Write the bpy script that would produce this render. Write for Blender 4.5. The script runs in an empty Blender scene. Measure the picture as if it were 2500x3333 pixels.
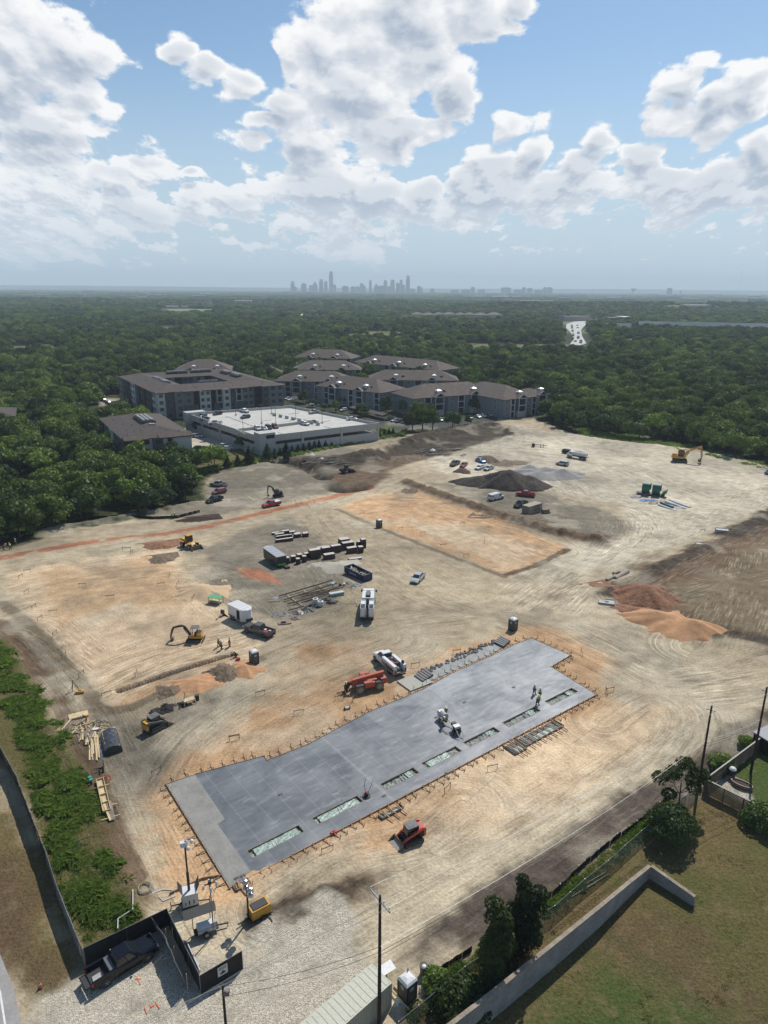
import bpy, bmesh, math, random
import numpy as np
from mathutils import Vector, Matrix, noise as mnoise
random.seed(7); RNG = np.random.default_rng(7)
R = math.radians; PI = math.pi
sc = bpy.context.scene
COL = sc.collection
# ------------------------------------------------------------------ camera
F = 2313.0; PITCH = R(17.44); ROLL = R(0.41); CAMH = 57.0
cam = bpy.data.cameras.new('camera'); cam_o = bpy.data.objects.new('camera', cam); COL.objects.link(cam_o)
cam.sensor_fit = 'VERTICAL'; cam.sensor_height = 24.0; cam.lens = 24.0*F/3333.0
cam.clip_start = 0.5; cam.clip_end = 60000
cam_o.location = (0, 0, CAMH)
cam_o.rotation_euler = (Matrix.Rotation(PI/2-PITCH, 4, 'X') @ Matrix.Rotation(ROLL, 4, 'Z')).to_euler()
sc.camera = cam_o
# ------------------------------------------------------------------ exposure
sc.view_settings.view_transform = 'Standard'; sc.view_settings.look = 'None'
sc.view_settings.exposure = 0.0; sc.view_settings.gamma = 1.0; sc.view_settings.use_curve_mapping = False
sc.cycles.max_bounces = 6; sc.cycles.diffuse_bounces = 3; sc.cycles.glossy_bounces = 2
sc.cycles.transmission_bounces = 3; sc.cycles.transparent_max_bounces = 8; sc.cycles.volume_bounces = 1
sc.cycles.volume_step_rate = 8.0; sc.cycles.use_denoising = True; sc.cycles.caustics_reflective = False; sc.cycles.caustics_refractive = False

def ray(px, py):
 "direction in the world of a point of the photograph (used only to read real ground positions off it)"
 x = (px-1250)/F; y = -(py-1666.5)/F
 c, s = math.cos(ROLL), math.sin(ROLL); x, y = x*c-y*s, x*s+y*c
 return (x, math.cos(PITCH)+y*math.sin(PITCH), -math.sin(PITCH)+y*math.cos(PITCH))
# ------------------------------------------------------------------ sun
SUN_DIR = Vector((0.36, 0.70, 1.0)).normalized()
SUN_EL = math.asin(SUN_DIR.z); SUN_AZ = math.atan2(SUN_DIR.x, SUN_DIR.y)
sl = bpy.data.lights.new('sun', 'SUN'); sl.energy = 4.8; sl.angle = R(0.5); sl.color = (1.0, 0.955, 0.88)
so = bpy.data.objects.new('sun', sl); COL.objects.link(so)
so.rotation_euler = (-SUN_DIR).to_track_quat('-Z', 'Y').to_euler()
# ------------------------------------------------------------------ sky
class NT:
 "terse node building"
 def __init__(s, tree): s.t = tree
 def n(s, typ, ins=None, **kw):
  nd = s.t.nodes.new(typ)
  for k, v in kw.items(): setattr(nd, k, v)
  for k, v in (ins or {}).items():
   sk = nd.inputs[k]
   if isinstance(v, bpy.types.NodeSocket): s.t.links.new(v, sk)
   else:
    try: sk.default_value = v
    except Exception: sk.default_value = (v, v, v)
  return nd
 def m(s, op, a, b=0.0, c=0.0, clamp=False):
  return s.n('ShaderNodeMath', {0: a, 1: b, 2: c}, operation=op, use_clamp=clamp).outputs[0]
 def v(s, op, a, b=(0, 0, 0)):
  nd = s.n('ShaderNodeVectorMath', {0: a, 1: b}, operation=op)
  return nd.outputs['Value'] if op in ('LENGTH', 'DOT_PRODUCT') else nd.outputs[0]
 def ss(s, x, a, b, lo=0.0, hi=1.0):
  return s.n('ShaderNodeMapRange', {0: x, 1: a, 2: b, 3: lo, 4: hi}, interpolation_type='SMOOTHSTEP').outputs[0]
 def lin(s, x, a, b, lo=0.0, hi=1.0):
  return s.n('ShaderNodeMapRange', {0: x, 1: a, 2: b, 3: lo, 4: hi}).outputs[0]
 def mix(s, f, a, b, bt='MIX'):
  nd = s.n('ShaderNodeMix', data_type='RGBA', blend_type=bt)
  for i, v in ((0, f), (6, a), (7, b)):
   if isinstance(v, bpy.types.NodeSocket): s.t.links.new(v, nd.inputs[i])
   else: nd.inputs[i].default_value = (*v, 1) if isinstance(v, tuple) and len(v) == 3 else v
  return nd.outputs[2]
 def noise(s, vec, scale, detail=4, rough=.55, dist=0.0, dim='3D'):
  return s.n('ShaderNodeTexNoise', {'Vector': vec, 'Scale': scale, 'Detail': detail, 'Roughness': rough, 'Distortion': dist}, noise_dimensions=dim).outputs[0]
 def voro(s, vec, scale, detail=0, feature='F1', rand=1.0, out=0, dim='2D'):
  return s.n('ShaderNodeTexVoronoi', {'Vector': vec, 'Scale': scale, 'Detail': detail, 'Randomness': rand}, feature=feature, voronoi_dimensions=dim).outputs[out]
 def comb(s, x, y, z=0.0): return s.n('ShaderNodeCombineXYZ', {0: x, 1: y, 2: z}).outputs[0]

# cumulus: where each cloud bank stands in the sky (read off the photograph as azimuth / elevation), half-sizes
CLOUDS = [(60, 230, 330, 420, 1), (200, 180, 190, 250, 1), (150, 420, 190, 160, 1), (430, 540, 170, 50, .9), (620, 560, 60, 22, .9),
 (520, 150, 90, 70, 1), (620, 240, 110, 70, 1), (760, 310, 130, 80, 1), (920, 380, 170, 110, 1), (980, 140, 70, 70, 1), (1080, 120, 150, 170, 1), (1150, 300, 190, 190, 1.1),
 (1300, 60, 260, 130, 1.1), (1560, 10, 210, 70, 1), (1740, -40, 120, 60, .8), (1400, 190, 170, 120, 1), (1450, 320, 110, 120, 1), (1640, 410, 120, 45, .9), (1270, 420, 220, 60, 1), (850, 480, 130, 60, 1), (1010, 490, 200, 60, 1),
 (430, 630, 80, 45, .9), (520, 660, 120, 60, .9), (760, 660, 100, 50, .85), (1040, 590, 150, 110, 1), (1180, 640, 130, 110, 1), (1380, 650, 100, 60, .9),
 (1620, 540, 130, 110, 1), (1730, 500, 70, 75, 1), (1560, 620, 120, 70, 1), (1800, 620, 200, 70, 1), (1950, 480, 75, 95, 1), (1900, 560, 130, 80, 1), (2120, 520, 120, 85, 1), (2280, 560, 150, 90, 1), (2460, 540, 120, 110, 1),
 (2240, 270, 120, 100, 1), (2160, 350, 120, 70, 1), (2360, 340, 190, 110, 1), (2480, 320, 100, 90, 1), (1600, 590, 150, 60, .9)]
def make_world():
 w = bpy.data.worlds.new('World'); sc.world = w; w.use_nodes = True
 w.cycles.sampling_method = 'MANUAL'; w.cycles.sample_map_resolution = 512
 g = bpy.data.node_groups.new('cloud_density', 'ShaderNodeTree')
 g.interface.new_socket('P', in_out='INPUT', socket_type='NodeSocketVector')
 g.interface.new_socket('D', in_out='OUTPUT', socket_type='NodeSocketFloat')
 g.interface.new_socket('B', in_out='OUTPUT', socket_type='NodeSocketFloat')
 N = NT(g); gi = g.nodes.new('NodeGroupInput'); go = g.nodes.new('NodeGroupOutput')
 P = gi.outputs[0]
 sep = N.n('ShaderNodeSeparateXYZ', {0: P})
 # nearer the horizon cloud detail gets smaller and flatter
 vv = N.m('LOGARITHM', N.m('ADD', N.m('MAXIMUM', sep.outputs[1], 0.0), 0.16), 2.718)
 den = N.m('ADD', N.m('MAXIMUM', sep.outputs[1], 0.0), 0.30)
 q = N.comb(N.m('DIVIDE', sep.outputs[0], den), N.m('MULTIPLY', vv, 1.15), 0.0)
 warp = N.n('ShaderNodeTexNoise', {'Vector': q, 'Scale': 3.2, 'Detail': 2.0}, noise_dimensions='2D').outputs[1]
 wv = N.v('SCALE', N.v('SUBTRACT', warp, (.5, .5, .5)))
 wv.node.inputs['Scale'].default_value = 0.11
 Pw = N.v('ADD', P, wv)
 best = None
 for cx, cy, rx, ry, wt in CLOUDS:
  d = ray(cx, cy); u, v = d[0]/d[1], d[2]/d[1]
  k = N.v('LENGTH', N.v('MULTIPLY', N.v('SUBTRACT', Pw, (u, v, 0)), (F/(rx*1.06), F/(ry*1.06), 0)))
  b = N.m('MULTIPLY_ADD', k, -1.0, float(wt))
  best = b if best is None else N.m('MAXIMUM', best, b)
 # cloud field outside the photographed part of the sky
 far = N.m('MULTIPLY', N.m('SUBTRACT', N.noise(q, 1.6, 2, .5, 0, '2D'), 0.64), 3.0)
 out = N.ss(N.m('ABSOLUTE', sep.outputs[0]), .62, .9)
 best = N.m('ADD', N.m('MAXIMUM', best, -0.8), N.m('MULTIPLY', N.m('MAXIMUM', N.m('ADD', far, .8), 0.0), out))
 low = N.m('MULTIPLY', N.ss(sep.outputs[1], 0.17, 0.10), N.ss(sep.outputs[1], 0.0, 0.04))
 n1 = N.noise(q, 8.0, 9, .66, 0, '2D')
 vv_ = N.n('ShaderNodeTexVoronoi', {'Vector': q, 'Scale': 10.0, 'Detail': 2.0, 'Smoothness': .8, 'Roughness': .6}, feature='SMOOTH_F1', voronoi_dimensions='2D'); bil = N.m('SUBTRACT', 0.75, vv_.outputs[0])
 d = N.m('ADD', N.m('MULTIPLY_ADD', best, 1.30, -.10), N.m('MULTIPLY', N.m('SUBTRACT', n1, .5), 1.5))
 d = N.m('MULTIPLY_ADD', N.m('SUBTRACT', bil, .50), 0.45, d)
 d = N.m('ADD', d, N.m('MULTIPLY', low, N.m('MULTIPLY_ADD', N.m('SUBTRACT', n1, .5), 2.4, .86)))
 g.links.new(d, go.inputs[0]); g.links.new(best, go.inputs[1])

 N = NT(w.node_tree); N.t.nodes.clear()
 tc = N.n('ShaderNodeTexCoord'); s = N.n('ShaderNodeSeparateXYZ', {0: tc.outputs['Generated']})
 y = N.m('MAXIMUM', N.m('ABSOLUTE', s.outputs[1]), 0.02)
 z = s.outputs[2]
 P = N.comb(N.m('DIVIDE', s.outputs[0], y), N.m('DIVIDE', z, y), 0.0)
 def dens(vec):
  nd = N.n('ShaderNodeGroup'); nd.node_tree = g; N.t.links.new(vec, nd.inputs[0]); return nd.outputs[0], nd.outputs[1]
 D, B0 = dens(P); D2, _ = dens(N.v('ADD', P, (0.006, 0.016, 0))); _, B2 = dens(N.v('ADD', P, (0.0, -0.055, 0)))
 mask = N.m('MULTIPLY', N.ss(D, -0.05, 0.24), N.ss(z, -0.01, 0.03))
 rim = N.ss(N.m('SUBTRACT', D, D2), -.5, .5, -.36, .34)
 core = N.ss(N.m('ADD', B0, N.m('MULTIPLY', D, .25)), .10, 1.05)
 under = N.m('MULTIPLY', N.ss(N.m('SUBTRACT', B0, B2), .02, .45), N.ss(D, .1, .5))
 lit = N.m('SUBTRACT', N.m('ADD', rim, 1.0), N.m('ADD', N.m('MULTIPLY', core, .46), N.m('MULTIPLY', under, .34)), clamp=True)
 ccol = N.mix(lit, (0.42, 0.49, 0.60), (1.0, 1.0, 1.0))
 hz = N.ss(z, 0.17, 0.005)
 ccol = N.mix(N.m('MULTIPLY', hz, .72), ccol, (0.68, 0.75, 0.83))
 sky = N.n('ShaderNodeTexSky', sky_type='NISHITA', sun_disc=False, sun_elevation=SUN_EL, sun_rotation=SUN_AZ,
              altitude=200.0, air_density=1.0, dust_density=0.6, ozone_density=1.5)
 skyc = N.mix(N.m('MULTIPLY', N.ss(z, 0.30, 0.0), .93), N.mix(1.0, sky.outputs[0], (1.0, 1.16, 1.22), 'MULTIPLY'), (0.56/SKY_STR, 0.67/SKY_STR, 0.78/SKY_STR))
 bsky = N.n('ShaderNodeBackground', {'Color': skyc, 'Strength': SKY_STR})
 bcl = N.n('ShaderNodeBackground', {'Color': ccol, 'Strength': 1.0})
 mx = N.n('ShaderNodeMixShader', {0: mask, 1: bsky.outputs[0], 2: bcl.outputs[0]})
 out = N.n('ShaderNodeOutputWorld', {0: mx.outputs[0]})
SKY_STR = 0.085
make_world()

# ------------------------------------------------------------------ materials
MATS = {}
def mat(name, col, rough=.8, metal=0.0, var=.12, vs=6.0, bump=0.0, bs=20.0, spec=.5, coat=0.0, rnd=0.0, alpha=1.0, emit=None):
 "procedural surface: base colour broken up by noise in two scales, optional bump"
 if name in MATS: return MATS[name]
 m = bpy.data.materials.new(name); m.use_nodes = True; N = NT(m.node_tree)
 b = m.node_tree.nodes['Principled BSDF']
 tc = N.n('ShaderNodeTexCoord').outputs['Object']
 f = N.m('ADD', N.m('MULTIPLY', N.noise(tc, vs, 3), .6), N.m('MULTIPLY', N.noise(tc, vs*7, 2), .4))
 lo = tuple(max(0, c*(1-var*1.6)) for c in col); hi = tuple(min(1, c*(1+var*1.6)) for c in col)
 c = N.mix(N.lin(f, .3, .7), lo, hi)
 if rnd:
  ri = N.n('ShaderNodeObjectInfo').outputs['Random']
  hs = N.n('ShaderNodeHueSaturation', {'Hue': N.lin(ri, 0, 1, .5-rnd*.12, .5+rnd*.12), 'Value': N.lin(ri, 0, 1, 1-rnd, 1+rnd), 'Color': c}); c = hs.outputs[0]
 N.t.links.new(c, b.inputs['Base Color'])
 N.t.links.new(N.lin(f, .3, .7, min(1, rough*1.12), rough*.86), b.inputs['Roughness'])
 b.inputs['Metallic'].default_value = metal; b.inputs['Specular IOR Level'].default_value = spec
 b.inputs['Coat Weight'].default_value = coat
 if bump:
  bn = N.n('ShaderNodeBump', {'Strength': 1.0, 'Distance': bump, 'Height': N.noise(tc, bs, 4)}); N.t.links.new(bn.outputs[0], b.inputs['Normal'])
 if alpha < 1: b.inputs['Alpha'].default_value = alpha
 if emit: b.inputs['Emission Color'].default_value = (*emit, 1); b.inputs['Emission Strength'].default_value = 1.0
 MATS[name] = m; return m
# ------------------------------------------------------------------ terrain
def sstep(x, a, b):
 t = np.clip((x-a)/(b-a), 0, 1); return t*t*(3-2*t)
def base(x, y):
 "height of the bare land: the site shelves five metres to the north, low ridges far away"
 z = -5*sstep(y, 115, 225)
 r1 = 17*np.exp(-((y-2300-0.12*(x-500))/230)**2)*sstep(x, 20, 420)*(1-sstep(x, 1900, 2600)*.5)
 r2 = 8*np.exp(-((y-2900)/300)**2)*(1-sstep(x, -200, 300))
 return z + r1 + r2 + 2.2*np.sin(x/310+1.3)*np.sin(y/420)*sstep(y, 500, 1300)
def at(px, py, dz=0.0):
 "ground position under a point of the photograph (source pixels)"
 d = ray(px, py); t = 30.0; last = t
 while t < 40000:
  if CAMH + d[2]*t < float(base(d[0]*t, d[1]*t)) + dz: break
  last = t; t *= 1.02
 a, b = last, t
 for _ in range(25):
  m = (a+b)/2
  if CAMH + d[2]*m < float(base(d[0]*m, d[1]*m)) + dz: b = m
  else: a = m
 return Vector((d[0]*b, d[1]*b, CAMH+d[2]*b))
KD = 2500/1659
def atd(x, y, dz=0.0): return at(x*KD, y*KD, dz)
def gpos(x, y): return Vector((x, y, float(base(x, y))))
def vn(x, y, s, seed=0):
 "value noise on a hashed lattice"
 X = x/s + seed*17.3; Y = y/s - seed*9.1
 xi = np.floor(X).astype(np.int64); yi = np.floor(Y).astype(np.int64); fx = X-xi; fy = Y-yi
 fx = fx*fx*(3-2*fx); fy = fy*fy*(3-2*fy)
 def h(a, b):
  n = (a*374761393 + b*668265263 + seed*974711) & 0x7fffffff
  n = ((n ^ (n >> 13))*1274126177) & 0x7fffffff
  return ((n ^ (n >> 16)) & 0xffff)/65535.0
 return (h(xi, yi)*(1-fx)+h(xi+1, yi)*fx)*(1-fy) + (h(xi, yi+1)*(1-fx)+h(xi+1, yi+1)*fx)*fy
def fbm(x, y, s, o=4, seed=0):
 a = 0; w = .5; tot = 0
 for i in range(o): a = a + w*vn(x, y, s/2**i, seed+i); tot += w; w *= .55
 return a/tot
def seg(X, Y, pts):
 "distance to a polyline, and arc length / signed side of the nearest point"
 bd = np.full(X.shape, 1e9); bs = np.zeros(X.shape); sd = np.zeros(X.shape); L = 0
 for a, b in zip(pts[:-1], pts[1:]):
  ax, ay = a[0], a[1]; dx, dy = b[0]-ax, b[1]-ay; l = math.hypot(dx, dy)
  t = np.clip(((X-ax)*dx+(Y-ay)*dy)/(l*l), 0, 1)
  ex = X-ax-t*dx; ey = Y-ay-t*dy; d = np.hypot(ex, ey); k = d < bd
  bd = np.where(k, d, bd); bs = np.where(k, L+t*l, bs); sd = np.where(k, np.sign(dx*ey-dy*ex)*d, sd); L += l
 return bd, bs, sd
def inside(X, Y, pts):
 c = np.zeros(X.shape, bool); n = len(pts)
 for i in range(n):
  (x1, y1), (x2, y2) = pts[i][:2], pts[(i+1) % n][:2]
  if y1 == y2: continue
  k = ((y1 > Y) != (y2 > Y)) & (X < (x2-x1)*(Y-y1)/(y2-y1)+x1); c ^= k
 return c
def smooth(pts, n=6):
 "Catmull-Rom through the given points"
 P = [pts[0]]+list(pts)+[pts[-1]]; out = []
 for i in range(1, len(P)-2):
  for k in range(n):
   t = k/n; a, b, c, d = P[i-1], P[i], P[i+1], P[i+2]
   out.append(tuple(.5*(2*b[j]+(c[j]-a[j])*t+(2*a[j]-5*b[j]+4*c[j]-d[j])*t*t+(3*b[j]-a[j]-3*c[j]+d[j])*t**3) for j in (0, 1)))
 out.append(tuple(P[-2][:2])); return out
def GP(l): return [tuple(atd(*p)[:2]) for p in l]

TAN = (.365, .300, .205); TANL = (.43, .36, .255); ORG = (.46, .295, .165); ORL = (.52, .39, .255); GREY = (.190, .165, .125); DARK = (.065, .05, .036); BRN = (.125, .084, .052)
CHALK = (.48, .425, .325); REDD = (.32, .14, .08); GRAV = (.40, .36, .29); FOREST = (.025, .035, .013); DRY = (.155, .118, .058); OLIVE = (.115, .102, .042); LAWN = (.068, .098, .028)
ASPH = (.06, .06, .062)
# colour, softness, warp, outline (photograph, 1659 px wide), mask (g gravel, v vegetation, t tracked mud, - plain)
PAINT = [
 (TAN, 2, 5, '-', [(-500,1260),(0,1195),(110,1152),(330,1112),(440,1085),(440,1040),(470,1020),(600,985),(740,955),(860,950),(960,925),(1080,903),(1150,905),(1220,935),(1500,970),(1720,1030),(2400,1200),(2400,1900),(1540,1700),(1130,2000),(830,2300),(-300,2500),(-1200,2100)]),
 (GREY, 3, 5, '-', [(470,1020),(600,985),(740,960),(840,1000),(820,1040),(600,1090),(430,1120),(330,1112),(440,1085)]),
 (GREY, 3, 5, '-', [(420,1190),(620,1120),(700,1160),(760,1240),(740,1320),(560,1330),(480,1280)]),
 (CHALK, 4, 6, 't', [(900,985),(1040,950),(1130,925),(1240,940),(1500,972),(1760,1040),(1760,1080),(1480,1160),(1320,1230),(1180,1290),(1120,1260),(1260,1180),(1370,1150),(1330,1090),(1180,1060),(1000,1030)]),
 (TANL, 4, 5, 't', [(1000,1400),(1120,1260),(1290,1230),(1330,1310),(1500,1400),(1640,1480),(1500,1640),(1250,1800),(1330,1560),(1440,1500),(1380,1430),(1150,1340)]),
 (GREY, 3, 4, 't', [(940,1045),(1040,1050),(1180,1065),(1300,1095),(1370,1140),(1300,1180),(1200,1150),(1080,1105)]),
 (BRN, 2, 4, 't', [(1290,1270),(1380,1225),(1500,1180),(1640,1120),(1760,1080),(1800,1450),(1640,1390),(1560,1375),(1440,1330)]),
 ((.150, .115, .072), 3, 4, 't', [(1440,1270),(1660,1170),(1760,1140),(1800,1440),(1640,1375),(1520,1350)]),
 (DARK, 1.5, 4, '-', [(1290,1290),(1400,1230),(1520,1180),(1640,1105),(1760,1060),(1760,1085),(1640,1140),(1500,1205),(1370,1290)]),
 (DARK, 1.5, 3, '-', [(1540,1375),(1620,1395),(1760,1420),(1760,1400),(1650,1370),(1560,1350)]),
 (DARK, 2, 4, '-', [(600,995),(640,985),(760,985),(830,985),(880,955),(960,928),(1060,915),(1110,940),(1020,965),(930,985),(860,1000),(800,1005),(760,1030),(700,1035)]),
 (BRN, 2, 4, '-', [(715,1030),(800,1000),(900,985),(960,975),(860,1010),(800,1055),(740,1060)]),
 (ORL, 1.5, 3, 't', [(20,1240),(200,1203),(380,1190),(420,1270),(470,1320),(560,1400),(545,1425),(240,1535),(180,1475),(90,1370),(20,1300)]),
 ((.48, .33, .195), 2, 5, '-', [(100,1235),(330,1205),(390,1225),(420,1290),(330,1340),(180,1380),(110,1320)]),
 (ORL, 3, 6, 't', [(180,1330),(430,1300),(500,1360),(500,1400),(330,1450),(240,1490),(150,1400)]),
 (ORG, 2, 5, '-', [(500,1425),(420,1440),(330,1480),(250,1525),(330,1500),(480,1460),(560,1420)]),
 (ORG, .8, 2, 't', [(728,1095),(800,1068),(880,1058),(1080,1122),(1225,1187),(1092,1240),(960,1190),(820,1135)]),
 (ORL, 3, 5, 't', [(900,1140),(980,1130),(1180,1190),(1090,1225),(960,1180)]),
 (ORG, 3, 6, '-', [(325,1690),(450,1590),(700,1470),(900,1430),(1000,1395),(1145,1345),(1270,1405),(1350,1520),(1330,1570),(1020,1800),(700,1930),(560,1990),(430,1990),(380,1900),(310,1800)]),
 (TAN, 3, 5, '-', [(560,1990),(640,1880),(760,1850),(860,1840),(1000,1790),(1060,1800),(900,1920),(700,1990),(600,2020)]),
 (ORL, 3, 6, '-', [(900,1740),(1100,1600),(1330,1520),(1460,1520),(1400,1640),(1150,1790),(960,1850)]),
 (ORL, 3, 6, '-', [(640,1390),(760,1380),(900,1400),(860,1430),(700,1450),(560,1480)]),
 (ORG, 2, 5, '-', [(640,1395),(720,1385),(740,1400),(660,1430)]),
 (REDD, .7, 2, '-', [(510,1225),(560,1230),(630,1270),(600,1262),(540,1245)]),
 ((.45, .385, .275), 3, 3, '-', [(420,2300),(560,2120),(800,1975),(1100,1800),(1400,1630),(1560,1540),(1600,1560),(1480,1650),(1250,1810),(1000,1970),(850,2090),(700,2300)]),
 (TANL, 5, 4, '-', [(620,2020),(900,1890),(1150,1770),(1220,1800),(1000,1930),(840,2040),(640,2150)]),
 (BRN, 1.5, 3, '-', [(540,2000),(640,1960),(760,1900),(830,1890),(760,1950),(640,2010),(560,2050),(530,2040)]),
 (DARK, 1.2, 3, '-', [(560,1985),(700,1940),(790,1910),(700,1960),(600,2010),(550,2030)]),
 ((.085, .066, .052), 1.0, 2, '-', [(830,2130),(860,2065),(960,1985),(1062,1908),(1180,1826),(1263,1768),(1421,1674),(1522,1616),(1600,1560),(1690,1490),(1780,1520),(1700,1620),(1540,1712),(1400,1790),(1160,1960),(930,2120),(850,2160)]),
 (BRN, 1.5, 3, '-', [(0,1345),(30,1345),(150,1480),(215,1640),(300,1880),(330,1960),(300,1960),(200,1700),(60,1450),(0,1390)]),
 (GREY, 3, 4, '-', [(20,1300),(90,1370),(180,1475),(250,1560),(330,1540),(480,1500),(560,1490),(400,1560),(330,1700),(260,1740),(150,1490),(30,1350)]),
 (GRAV, 1.0, 2.5, 'g', [(-60,2600),(50,2240),(75,2150),(165,2100),(215,2060),(335,1985),(420,2060),(520,2050),(570,2020),(640,2000),(700,1960),(740,1960),(760,2010),(800,2100),(700,2300),(600,2600)]),
 (TANL, 1.2, 2, '-', [(350,1985),(400,1950),(470,1965),(540,2060),(430,2075)]),
 (TANL, 1.5, 2, '-', [(830,2120),(880,2070),(990,2040),(1000,2070),(880,2180),(840,2260)]),
 (OLIVE, 1.0, 2, 'v', [(0,1375),(22,1400),(90,1500),(150,1600),(215,1740),(300,1940),(312,2010),(180,2062),(110,1950),(60,1750),(-60,1560),(-400,1500),(-300,1350)]),
 (DRY, 1.5, 3, 'v', [(-400,1650),(0,1640),(60,1790),(115,1960),(178,2070),(155,2110),(70,2160),(0,2080),(-300,2050)]),
 (BRN, 2, 3, 'v', [(-200,1800),(10,1860),(70,2000),(130,2110),(80,2150),(20,2100),(-200,2000)]),
 (DRY, 1.0, 2, 'v', [(860,2230),(900,2180),(1160,1990),(1400,1805),(1510,1715),(1540,1700),(1700,1760),(2300,2000),(2300,2900),(700,2900)]),
 (OLIVE, 4, 6, 'v', [(1400,1870),(1700,1800),(1900,2100),(1700,2300),(1480,2080)]),
 (BRN, 4, 6, 'v', [(1300,2000),(1450,2060),(1640,2200),(1500,2160),(1330,2080)]),
 (LAWN, 4, 6, 'v', [(1160,2130),(1300,2080),(1420,2130),(1480,2212),(1420,2400),(900,2500),(1050,2230)]),
 (LAWN, .6, 1, 'v', [(1530,1700),(1660,1595),(1900,1450),(2100,1800),(1660,1780)]),
 (GREY, .5, 1, 'g', [(1538,1695),(1580,1668),(1600,1690),(1622,1725),(1620,1745)]),
 (OLIVE, .8, 1.5, 'v', [(900,2170),(1000,2075),(1160,1960),(1300,1850),(1440,1740),(1460,1745),(1310,1870),(1165,1985),(1000,2110),(880,2212)]),
 (FOREST, 2, 4, 'v', [(-800,1240),(0,1165),(110,1135),(330,1098),(430,1080),(440,1020),(500,1000),(700,950),(850,930),(950,905),(940,940),(1000,930),(1080,903),(1150,893),(1220,925),(1500,955),(1720,1015),(2600,1150),(2600,700),(-800,700)]),
 (OLIVE, 1, 3, 'v', [(425,1012),(560,985),(700,960),(860,935),(878,925),(800,915),(560,965),(430,985)]),
 (DRY, 1, 2, 'v', [(430,1005),(560,975),(680,955),(560,975),(500,985),(440,1000)]),
 (LAWN, 1, 2, 'v', [(800,945),(880,938),(885,928),(820,918)]),
 (GRAV, .5, 1, '-', [(412,990),(520,968),(540,960),(400,925),(405,960)]),
 (GRAV, .5, 1, '-', [(205,868),(245,862),(262,868),(330,910),(300,912)]),
 (GRAV, .5, 1, '-', [(0,905),(50,910),(75,935),(20,945),(0,935)]),
 (ASPH, .5, 1, '-', [(600,880),(660,868),(780,895),(1000,915),(960,925),(860,930),(815,915),(700,875)]),
 (ASPH, .5, 1, '-', [(950,915),(1100,890),(1190,878),(1190,890),(1050,912),(960,925)]),
]
FLOWS = [[(-100,1250),(0,1230),(300,1180),(600,1120),(740,1080),(860,1030),(1000,1000),(1130,940)],
 [(660,1080),(720,1160),(900,1280),(1130,1350),(1300,1430),(1430,1500),(1480,1560),(1400,1660),(1100,1860),(800,2050),(560,2212),(300,2500)],
 [(1130,1330),(1200,1280),(1300,1220),(1390,1160),(1370,1110),(1260,1080),(1180,1030),(1000,1010)], [(1280,1240),(1450,1160),(1700,1040),(1900,960)],
 [(480,1500),(620,1420),(800,1360),(1000,1330),(1150,1330)], [(330,1720),(420,1590),(600,1480),(850,1380)], [(20,1380),(150,1500),(230,1640),(300,1800),(360,1920)],
 [(1180,945),(1400,990),(1700,1040)], [(1080,970),(1300,1000),(1500,1080),(1700,1110)], [(1700,1110),(1450,1230),(1350,1290)], [(0,1300),(250,1240),(450,1230),(560,1290),(620,1340)],
 [(200,1500),(350,1430),(520,1390),(700,1330)], [(760,1110),(900,1090),(1100,1150),(1200,1190)], [(480,1060),(640,1030),(760,1010),(800,990)], [(1450,1290),(1600,1250),(1750,1230)], [(1500,1400),(1560,1300),(1600,1190)],
 [(520,1180),(620,1160),(700,1210),(760,1290)], [(600,1960),(760,1860),(900,1820),(1000,1740)], [(1300,1560),(1400,1500),(1560,1480),(1700,1450)]]
# earth banks: line, half width (m), height (m)
BANKS = [([(790,990),(880,960),(960,940),(1060,926),(1110,932)], 8, 2.4), ([(880,1045),(960,1075),(1060,1110),(1180,1150),(1290,1172)], 2.6, 1.7), ([(600,995),(650,1000),(700,1030)], 2.5, -2.5),
 ([(715,1050),(740,1058),(785,1052)], 2.2, -2.4), ([(1290,1290),(1400,1235),(1520,1188),(1640,1120),(1760,1080)], 2.5, .7), ([(-5,1370),(45,1440),(135,1590),(200,1740),(280,1900),(300,1960)], 1.4, .35),
 ([(560,2010),(640,1975),(760,1920),(820,1895)], 1.8, .45), ([(560,1900),(700,1870),(860,1850)], 3, .25), ([(1500,1360),(1560,1378),(1640,1400),(1760,1420)], 2, .6), ([(1150,905),(1250,945),(1500,975),(1700,1025)], 3, .8),
 ([(0,1160),(110,1145),(330,1108),(430,1088)], 1.5, .9)]
TRENCH = [([(258,1491),(400,1443),(500,1413)], .5, -1.3)]
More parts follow.
